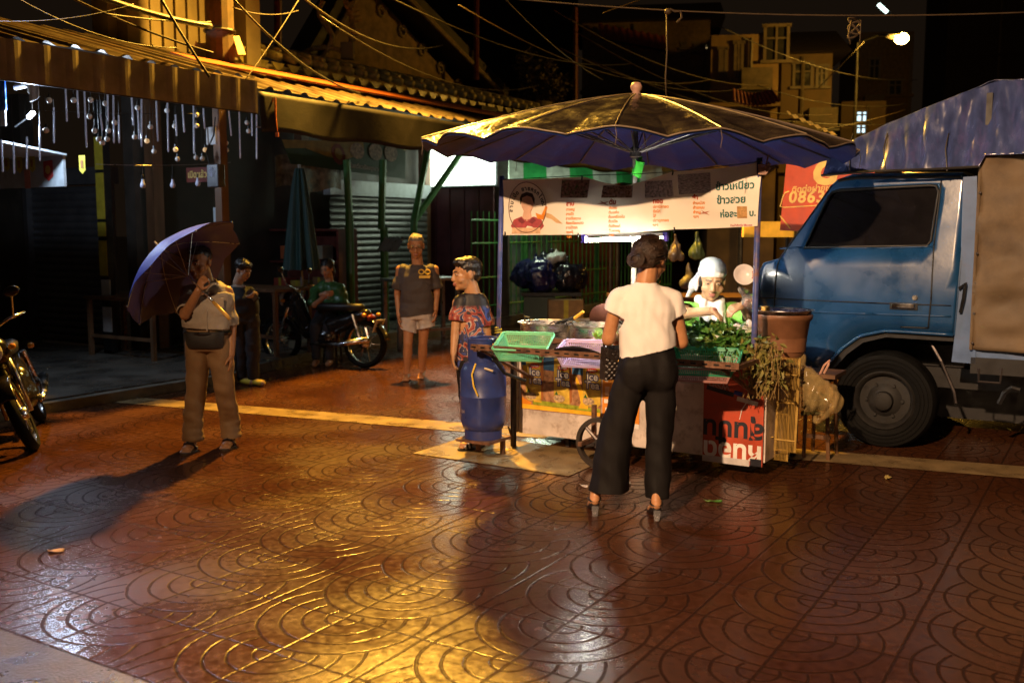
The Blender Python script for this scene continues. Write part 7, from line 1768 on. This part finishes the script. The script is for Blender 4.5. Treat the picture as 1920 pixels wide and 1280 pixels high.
# ------------------------------------------------------------------ man under the blue umbrella
ur = V(*G(398, 842).xy, 0)
def up2(x, y, dy=0): return atY(x, y, ur.y + dy) - ur
FL, FR = V(*G(357, 845).xy, 0) - ur, V(*G(430, 838).xy, 0) - ur
hM = headM(up2(374, 492, .04), -.35, .12, -.05)
SKIN5 = (.30, .14, .06)
mb = MB(); head_prims(mb, hM, 1.08, up2(385, 528, .05))
zt_ = up2(385, 533).z
mb.loft([(.0, .02, .84, .15, .11), (.0, .0, .98, .155, .12), (.0, .0, 1.10, .155, .12), (.01, .02, 1.22, .15, .11), (.01, .04, zt_ - .06, .13, .08), (.01, .045, zt_, .09, .07)])
SL, EL, WL = up2(350, 548, .02), up2(347, 590, -.16), up2(372, 545, -.22)
SR, ER, WR = up2(425, 548, .04), up2(434, 610, .03), up2(433, 664, -.02)
for s_, e_, w_ in ((SL, EL, WL), (SR, ER, WR)): mb.cap(s_, e_, .052, .042); mb.cap(e_, w_, .040, .029)
hand(mb, WL, V(.35, -.1, .9), V(-.6, -.7, 0), 1, 1.0, 1.0); hand(mb, WR, V(.05, -.1, -1), V(1, 0, 0), 1, .35, 1.0)
for hip, f in ((V(-.09, 0, .84), FL), (V(.09, 0, .84), FR)):
    kn = hip.lerp(f, .5); kn.z = .44; mb.cap(hip, kn, .06, .045); mb.cap(kn, f + V(0, .06, .08), .045, .036); mb.cap(f + V(0, .05, .045), f + V(0, -.08, .032), .038, .042, flat=((0, 0, 1), .7))
    for k in range(5): mb.cap(f + V(-.032 + .016 * k, -.09, .026), f + V(-.034 + .017 * k, -.128, .018), .011, .0095, n=8, m=3)
um2 = person('person in a grey-brown shirt and tan trousers standing half hidden by a blue umbrella', ur, mb, head_paint(hM, 1.08, SKIN5, (.2, .08, .06), (.03, .02, .015)))
eyes(hM, 1.08, um2)
R3 = hM.to_3x3()
def H(x, y, z): return hM @ Vector((x, y, z))
mb = MB(); mb.ell(H(0, .026, .046), (.083, .096, .080), R3).ell(H(0, .0, .08), (.068, .078, .04), R3); cloth('hair', mb, HAIRB, um2, .007, folds(.006, 50, 50, 50))
SHG = mat('taupe_shirt', (.32, .27, .21), .8, var=.18, scale=8, bump=.2, bscale=110)
mb = MB(); mb.loft([(.0, .0, .90, .182, .15), (.0, -.01, 1.0, .190, .16), (.0, -.012, 1.10, .192, .16), (.01, .015, 1.22, .190, .145), (.01, .035, zt_ - .08, .172, .115), (.01, .04, zt_ - .02, .13, .085), (.01, .045, zt_ + .02, .078, .072)])
mb.cap(SL + V(.03, 0, 0), SL.lerp(EL, .85), .060, .064); mb.cap(SR + V(-.03, 0, 0), ER, .058, .060)
s_ = cloth('shirt', mb, SHG, um2, .010, folds(.018, 8, 8, 11, 12, .004), cuts=[(SL.lerp(EL, .9), EL - SL, .072), (ER + V(0, 0, -.0), ER - SR, .09), (V(0, 0, .955), V(-.05, 0, -1), .40)], thick=.004)
MB().box(up2(405, 575, -.135), (.12, .008, .13)).build('pocket', SHG, s_, bevel=.004)
MB().tube([up2(390, 545, -.125), up2(388, 590, -.165), up2(388, 620, -.16)], .005, 5).build('button_placket', SHG, s_)
TANT = mat('tan_trousers', (.20, .115, .05), .75, var=.22, scale=7, bump=.2, bscale=100)
mb = MB(); mb.loft([(0, .01, .78, .162, .125), (0, .0, .90, .162, .13), (0, 0, .97, .16, .13)])
leg(mb, [(V(-.08, .0, .82), .10), (V(-.105, .0, .5), .079), (FL + V(.01, .05, .22), .072), (FL + V(.01, .045, .07), .080)]); leg(mb, [(V(.08, .0, .82), .10), (V(.108, .0, .5), .079), (FR + V(.0, .05, .22), .074), (FR + V(.0, .045, .07), .082)])
cloth('trousers', mb, TANT, um2, .010, lambda co: .012 * noise.noise(Vector((co.x * 7, co.y * 7, co.z * 12 + co.x * 5))) + .014 * noise.noise(Vector((co.x * 10, co.y * 10, co.z * 26))) * max(0, 1 - co.z / .45), cuts=[(FL + V(.01, .045, .075), V(0, 0, -1), .14), (FR + V(0, .045, .075), V(0, 0, -1), .14)], thick=.003)
MB().loft([(.0, -.085, .80, .13, .055), (.0, -.09, .85, .145, .065), (.0, -.09, .93, .15, .065)], 24).build('belt_bag', mat('black_belt_bag', (.02, .018, .017), .6, var=.3), um2, smooth=True, bevel=.01)
MB().tube([(.172 * math.cos(a), .0 + .145 * math.sin(a), .915) for a in np.linspace(0, 2 * math.pi, 30, endpoint=False)], .018, 6, closed=True).build('belt', STRAPB, um2)
for f in (FL, FR):
    sd = MB().loft([(f.x, f.y - .03, 0, .048, .135), (f.x, f.y - .03, .018, .050, .138)], 24).build('sandal', mat('brown_sandal', (.06, .035, .02), .6), um2)
    MB().tube([f + V(-.05, .0, .018), f + V(-.03, -.04, .062), f + V(0, -.06, .075), f + V(.03, -.04, .062), f + V(.05, .0, .018)], .011, 6).build('sandal_strap', STRAPB, sd)
# the umbrella he holds
apex = up2(302, 466, -.16); hnd = up2(431, 598, -.31)
ax = (apex - hnd).normalized()
ub = thing('hand_umbrella', 'open blue umbrella tilted over the standing person', 'umbrella', ur + apex)
hl = (hnd - apex)
uu_ = ax.cross(V(0, 1, 0)).normalized(); vv_ = ax.cross(uu_)
RU, DU, NU = .52, .27, 8
def upt(a, t):
    k = a / (2 * math.pi) * NU; f = abs(k - round(k)) * 2
    r_ = RU * t * (1 - .07 * f * t); dpt = DU * t ** 1.7 - .03 * f * t * t * 1.2
    return (uu_ * math.cos(a) + vv_ * math.sin(a)) * r_ - ax * dpt
UBL = mat('blue_umbrella_top', (.05, .065, .42), .5, var=.2, scale=8, bump=.1)
UIN = mat('purple_umbrella_inside', (.06, .035, .10), .6, var=.2, scale=8)
MB().grid(lambda u, v: upt(u * 2 * math.pi, .01 + .99 * v), 96, 12).build('canopy', UBL, ub, smooth=True)
MB().grid(lambda u, v: upt(u * 2 * math.pi, .01 + .985 * v) - ax * .005, 96, 12).build('lining', UIN, ub, smooth=True)
for k in range(NU):
    a = k / NU * 2 * math.pi
    MB().tube([upt(a, t) - ax * .008 for t in np.linspace(.05, 1.0, 8)], .0028, 5).build('rib', STEEL, ub)
    MB().tube([-ax * .30, upt(a, .5) - ax * .008], .0022, 4).build('stretcher', STEEL, ub)
    MB().ell(upt(a, 1.0), (.006, .006, .006), n=8, m=6).build('rib_tip', STEEL, ub)
MB().tube([ax * .05, hl * .78], .0055, 8).build('shaft', mat('chrome_shaft', (.7, .7, .7), .2, metal=1), ub, smooth=True)
MB().tube([ax * .075, ax * .03], [.006, .010], 8).build('ferrule', WHITEB, ub)
MB().tube([hl * .76, hl * .95, hl + ax * -.0], [.012, .014, .013], 10).build('handle', mat('amber_handle', (.5, .28, .06), .35), ub, smooth=True)
# ------------------------------------------------------------------ person reading a phone in the dark
pr_ = V(*G(462, 722).xy, 0)
def pp(x, y, dy=0): return atY(x, y, pr_.y + dy) - pr_
hM = headM(pp(456, 506, 0), 1.0, .42, 0)
mb = MB(); head_prims(mb, hM, .95, pp(446, 530, .02)); zq = pp(446, 535).z
mb.loft([(0, 0, .72, .14, .10), (-.02, 0, .95, .15, .11), (-.05, .0, zq - .12, .17, .11), (-.06, 0, zq, .08, .06)])
for sx, sy in ((-.2, -.03), (.05, .05)):
    s_, e_, w_ = V(sx, sy, zq - .07), V(sx + .03, sy - .02, zq - .36), V(.03 if sy < 0 else .06, -.05 + sy, pp(462, 558).z); mb.cap(s_, e_, .05, .042); mb.cap(e_, w_, .04, .028)
hand(mb, V(.04, -.08, pp(462, 558).z), V(.9, -.2, .2), V(0, -.6, -.8), 1, .8, .95); hand(mb, V(.07, .0, pp(462, 560).z), V(.8, -.4, .2), V(0, .6, -.8), -1, .8, .95)
for x, y in ((-.06, .05), (.08, -.02)): mb.cap((x, y, .75), (x + .01, y, .42), .075, .055); mb.cap((x + .01, y, .42), (x, y + .02, .08), .055, .038); mb.cap((x, y + .02, .045), (x + .12, y - .08, .035), .038, .035)
ph = person('person in black standing in the dark, head bent over a phone, wearing yellow shoes', pr_, mb, head_paint(hM, .95, (.40, .26, .18), (.3, .12, .1), (.03, .02, .015)))
eyes(hM, .95, ph)
R3 = hM.to_3x3()
mb = MB(); mb.ell(hM @ V(0, .026, .045), (.083, .098, .080), R3).ell(hM @ V(0, -.02, .075), (.068, .07, .04), R3); cloth('hair', mb, HAIRB, ph, .008, folds(.006, 50, 50, 50))
DJ = mat('black_jacket', (.012, .012, .014), .7, var=.3); DP = mat('dark_jeans', (.03, .03, .035), .8, var=.3)
mb = MB(); mb.loft([(0, 0, .78, .17, .13), (-.02, 0, .95, .175, .13), (-.05, .0, zq - .12, .195, .125), (-.06, 0, zq - .01, .10, .08)])
for sx, sy in ((-.2, -.03), (.05, .05)): mb.cap((sx, sy, zq - .08), (sx + .03, sy - .02, zq - .36), .066, .058); mb.cap((sx + .03, sy - .02, zq - .36), (.0, -.05 + sy, pp(462, 560).z), .055, .042)
cloth('jacket', mb, DJ, ph, .011, folds(.014, 9, 9, 12, 3), thick=.003)
mb = MB(); mb.loft([(0, 0, .70, .15, .12), (0, 0, .84, .155, .125)])
for x, y in ((-.06, .05), (.08, -.02)): leg(mb, [(V(x, y, .76), .09), (V(x + .01, y, .42), .075), (V(x, y + .02, .10), .065)])
cloth('trousers', mb, DP, ph, .011, folds(.010, 10, 10, 12, 3))
for x, y in ((-.06, .07), (.08, .0)):
    MB().cap((x, y, .04), (x + .11, y - .09, .038), .046, .044, flat=((0, 0, 1), .8)).build('shoe', mat('yellow_shoe', (.62, .45, .03), .6), ph, smooth=True)
po = thing('mobile_phone', 'dark mobile phone held in both hands by the person in black', 'phone', pr_ + V(.12, -.09, pp(462, 553).z), .3)
MB().box((0, 0, 0), (.075, .012, .14), M=Matrix.Rotation(-.7, 3, 'Y')).build('case', BLACKM, po, bevel=.004)
MB().box((-.004, 0, .005), (.066, .0135, .125), M=Matrix.Rotation(-.7, 3, 'Y')).build('screen', mat('dim_screen', (.1, .1, .12), .2), po)
# ------------------------------------------------------------------ motorbikes
BKP = mat('black_bike_paint', (.012, .010, .010), .2, coat=.5, var=.2); CHR = mat('bike_chrome', (.6, .6, .6), .2, metal=1)
def motorbike(label, loc, rz, lean=0):
    o = thing('motorbike', label, 'motorbike', loc, rz, 'parked motorbikes')
    o.rotation_euler = (Matrix.Rotation(rz, 3, 'Z') @ Matrix.Rotation(lean, 3, 'Y')).to_euler()
    for y in (-.62, .62):                     # front wheel at -Y
        M = Matrix.Rotation(math.pi / 2, 3, 'Y')
        t_ = MB().lathe([(.235, -.035), (.27, -.042), (.295, -.02), (.30, 0), (.295, .02), (.27, .042), (.235, .035), (.23, 0), (.235, -.035)], 36, (0, y, .30), M).build('wheel', RUBBER, o, auto=40)
        MB().lathe([(.235, -.03), (.225, 0), (.235, .03)], 30, (0, y, .30), M).lathe([(0, -.06), (.05, -.06), (.05, .06), (0, .06)], 14, (0, y, .30), M).build('rim', CHR, t_, smooth=True)
        mb = MB()
        for k in range(10): a = k * .628; mb.tube([(.03 if k % 2 else -.03, y, .30), (0, y + .23 * math.cos(a), .30 + .23 * math.sin(a))], .004, 4)
        mb.build('spokes', CHR, t_)
        MB().grid(lambda u, v: ((v - .5) * .13, y + .325 * math.cos(2.6 - u * 2.3 + (0 if y < 0 else -.1)), .30 + .325 * math.sin(2.6 - u * 2.3 + (0 if y < 0 else -.1)) - .02 * (2 * v - 1) ** 2), 18, 6).build('mudguard', BKP, o, smooth=True, solid=.004)
    for sx in (-1, 1):
        MB().tube([(sx * .085, -.62, .30), (sx * .085, -.50, .62), (sx * .07, -.42, .86)], [.022, .026, .026], 8).build('fork', CHR, o, smooth=True)
        MB().tube([(sx * .10, .62, .32), (sx * .11, .50, .66)], .024, 8).build('shock_absorber', CHR, o)
        MB().tube([(0, -.40, .94), (sx * .20, -.40, 1.0), (sx * .32, -.30, 1.0)], .012, 6).build('handlebar', CHR, o, smooth=True)
        m_ = MB().tube([(sx * .24, -.38, 1.0), (sx * .30, -.42, 1.16)], .007, 6).build('mirror_stem', CHR, o)
        MB().ell((sx * .31, -.42, 1.19), (.06, .015, .04)).build('mirror', BKP, m_, smooth=True)
        MB().ell((sx * .17, .70, .66), (.03, .03, .025)).build('indicator', mat('amber_lens', (.6, .25, .03), .2), o, smooth=True)
        MB().ell((sx * .15, -.50, .80), (.03, .03, .025)).build('indicator', MATS['amber_lens'], o, smooth=True)
    mb = MB(); mb.ell((0, -.45, .80), (.13, .13, .14)).cap((0, -.38, .75), (0, -.22, .42), .11, .09).cap((0, -.22, .42), (0, .15, .45), .09, .11).cap((0, .15, .5), (0, .62, .66), .12, .08).ell((0, .05, .36), (.14, .2, .14))
    finish('body', voxel(mb, 'body', .016, 3), BKP, o, smooth=True)
    MB().lathe([(0, -.02), (.05, -.02), (.085, .0), (.09, .03), (0, .06)], 22, (0, -.57, .82), Matrix.Rotation(math.pi / 2, 3, 'X')).build('headlight', mat('lamp_glass', (.5, .5, .5), .1, spec=.8), o, smooth=True)
    MB().loft([(0, .22, .70, .11, .36), (0, .22, .76, .13, .38), (0, .24, .79, .10, .34)], 24).build('seat', mat('black_vinyl', (.015, .014, .014), .4), o, smooth=True)
    MB().ell((0, .70, .62), (.09, .045, .05)).build('tail_light', mat('red_lens', (.10, .008, .006), .2, spec=.4), o, smooth=True)
    MB().tube([(.13, -.1, .28), (.14, .3, .28), (.15, .75, .36)], [.02, .03, .045], 10).build('exhaust', CHR, o, smooth=True)
    MB().tube([(-.08, .05, .2), (-.22, .1, .02)], .012, 6).build('kickstand', CHR, o)
    return o
MB_L = motorbike('black motorbike at the left edge, its front wheel pointing toward the street', V(*G(70, 842).xy, 0) + V(-.24, .56, 0), .40, -.36)
mb2 = motorbike('black motorbike with a white number plate, parked at the dark market kerb', V(*G(684, 690).xy, 0) + V(-.57, .24, 0), -math.pi / 2 - .40, -.06)
M2 = Matrix.LocRotScale(V(0, .80, .56), Matrix.Rotation(-.35, 3, 'X').to_euler(), None)
MB().box((0, 0, 0), (.22, .006, .17), M=Matrix.Rotation(-.35, 3, 'X')).box((0, -.03, .05), (.03, .06, .03)).build('plate_bracket', BLACKM, mb2).location = (0, .80, .53)
plt = MB().box((0, .006, 0), (.21, .004, .165), M=Matrix.Rotation(-.35, 3, 'X')).build('number_plate', mat('plate_white', (.72, .68, .62), .5), mb2); plt.location = (0, .80, .53)
for s_, sz, z in (('5กฬ', .062, .025), ('7878', .072, -.065)):
    Mx = Matrix.Rotation(-.35, 4, 'X') @ Matrix.Translation((0, .0105, z)) @ Matrix.Rotation(math.pi, 4, 'Z') @ Matrix.Rotation(math.pi / 2, 4, 'X')
    text_mesh('lettering', s_, sz, BLKI, plt, Mx, bold=.0016)
# rider in a green rain cape behind it
rr = V(*atY(612, 560, 12.6).xy, 0)
def rp_(x, y, dy=0): return atY(x, y, rr.y + dy) - rr
hM = headM(rp_(613, 504), -.4, .25, 0)
mb = MB(); head_prims(mb, hM, .95, rp_(618, 535, .03)); zq = rp_(616, 528).z
mb.loft([(.02, .05, .55, .15, .12), (.03, .05, .8, .16, .12), (.03, .04, zq - .1, .17, .11), (.02, .04, zq, .08, .06)])
mb.cap(rp_(594, 545), rp_(590, 572, -.2), .05, .04); mb.cap(rp_(590, 572, -.2), rp_(612, 552, -.28), .038, .028); hand(mb, rp_(604, 552, -.28), V(.9, -.1, .1), V(0, -1, 0), 1, .6)
mb.cap(rp_(638, 545), rp_(640, 578), .05, .04)
for x in (-.07, .1): mb.cap((x, .05, .6), (x - .03, -.25, .5), .08, .06); mb.cap((x - .03, -.25, .5), (x - .03, -.22, .10), .055, .04); mb.cap((x - .03, -.22, .05), (x - .03, -.36, .04), .04, .035)
rd = person('person in a green rain cape sitting in the dark beside the parked motorbike', rr, mb, head_paint(hM, .95, (.40, .2, .1), (.3, .1, .08), (.03, .02, .015)))
R3 = hM.to_3x3(); eyes(hM, .95, rd)
mb = MB(); mb.ell(hM @ V(0, .03, .045), (.086, .10, .085), R3).ell(hM @ V(0, .07, -.05), (.07, .05, .09), R3); cloth('hair', mb, HAIRB, rd, .009, folds(.006, 50, 50, 50))
CAPE = mat('green_rain_cape', (.04, .12, .036), .35, var=.3, scale=8, bump=.4, bscale=14)
mb = MB(); mb.loft([(.03, .05, .78, .17, .15), (.04, .05, zq - .25, .19, .15), (.03, .05, zq - .06, .19, .13), (.02, .04, zq + .01, .09, .08)]); mb.cap(rp_(636, 545), rp_(644, 585, -.05), .09, .10); mb.cap(rp_(594, 545), rp_(588, 566, -.15), .075, .07)
cloth('rain_cape', mb, CAPE, rd, .012, folds(.03, 7, 7, 9, 6, .006))
mb = MB(); mb.loft([(.02, .05, .48, .16, .14), (.02, .05, .76, .16, .13)])
for x in (-.07, .1): leg(mb, [(V(x, .05, .6), .095), (V(x - .03, -.25, .5), .075), (V(x - .03, -.22, .12), .06)])
cloth('trousers', mb, DP, rd, .012, folds(.01, 10, 10, 10))
o = thing('plastic_stool', 'low dark stool under the rain-caped person', 'stool', rr + V(.02, .08, 0)); MB().lathe([(0, .42), (.16, .42), (.17, .40), (.15, .38), (0, .38)], 20).build('seat', BLACKM, o)
for a in range(4): MB().tube([(.13 * math.cos(a * 1.57 + .7), .13 * math.sin(a * 1.57 + .7), .39), (.17 * math.cos(a * 1.57 + .7), .17 * math.sin(a * 1.57 + .7), 0)], .014, 6).build('leg', BLACKM, o)
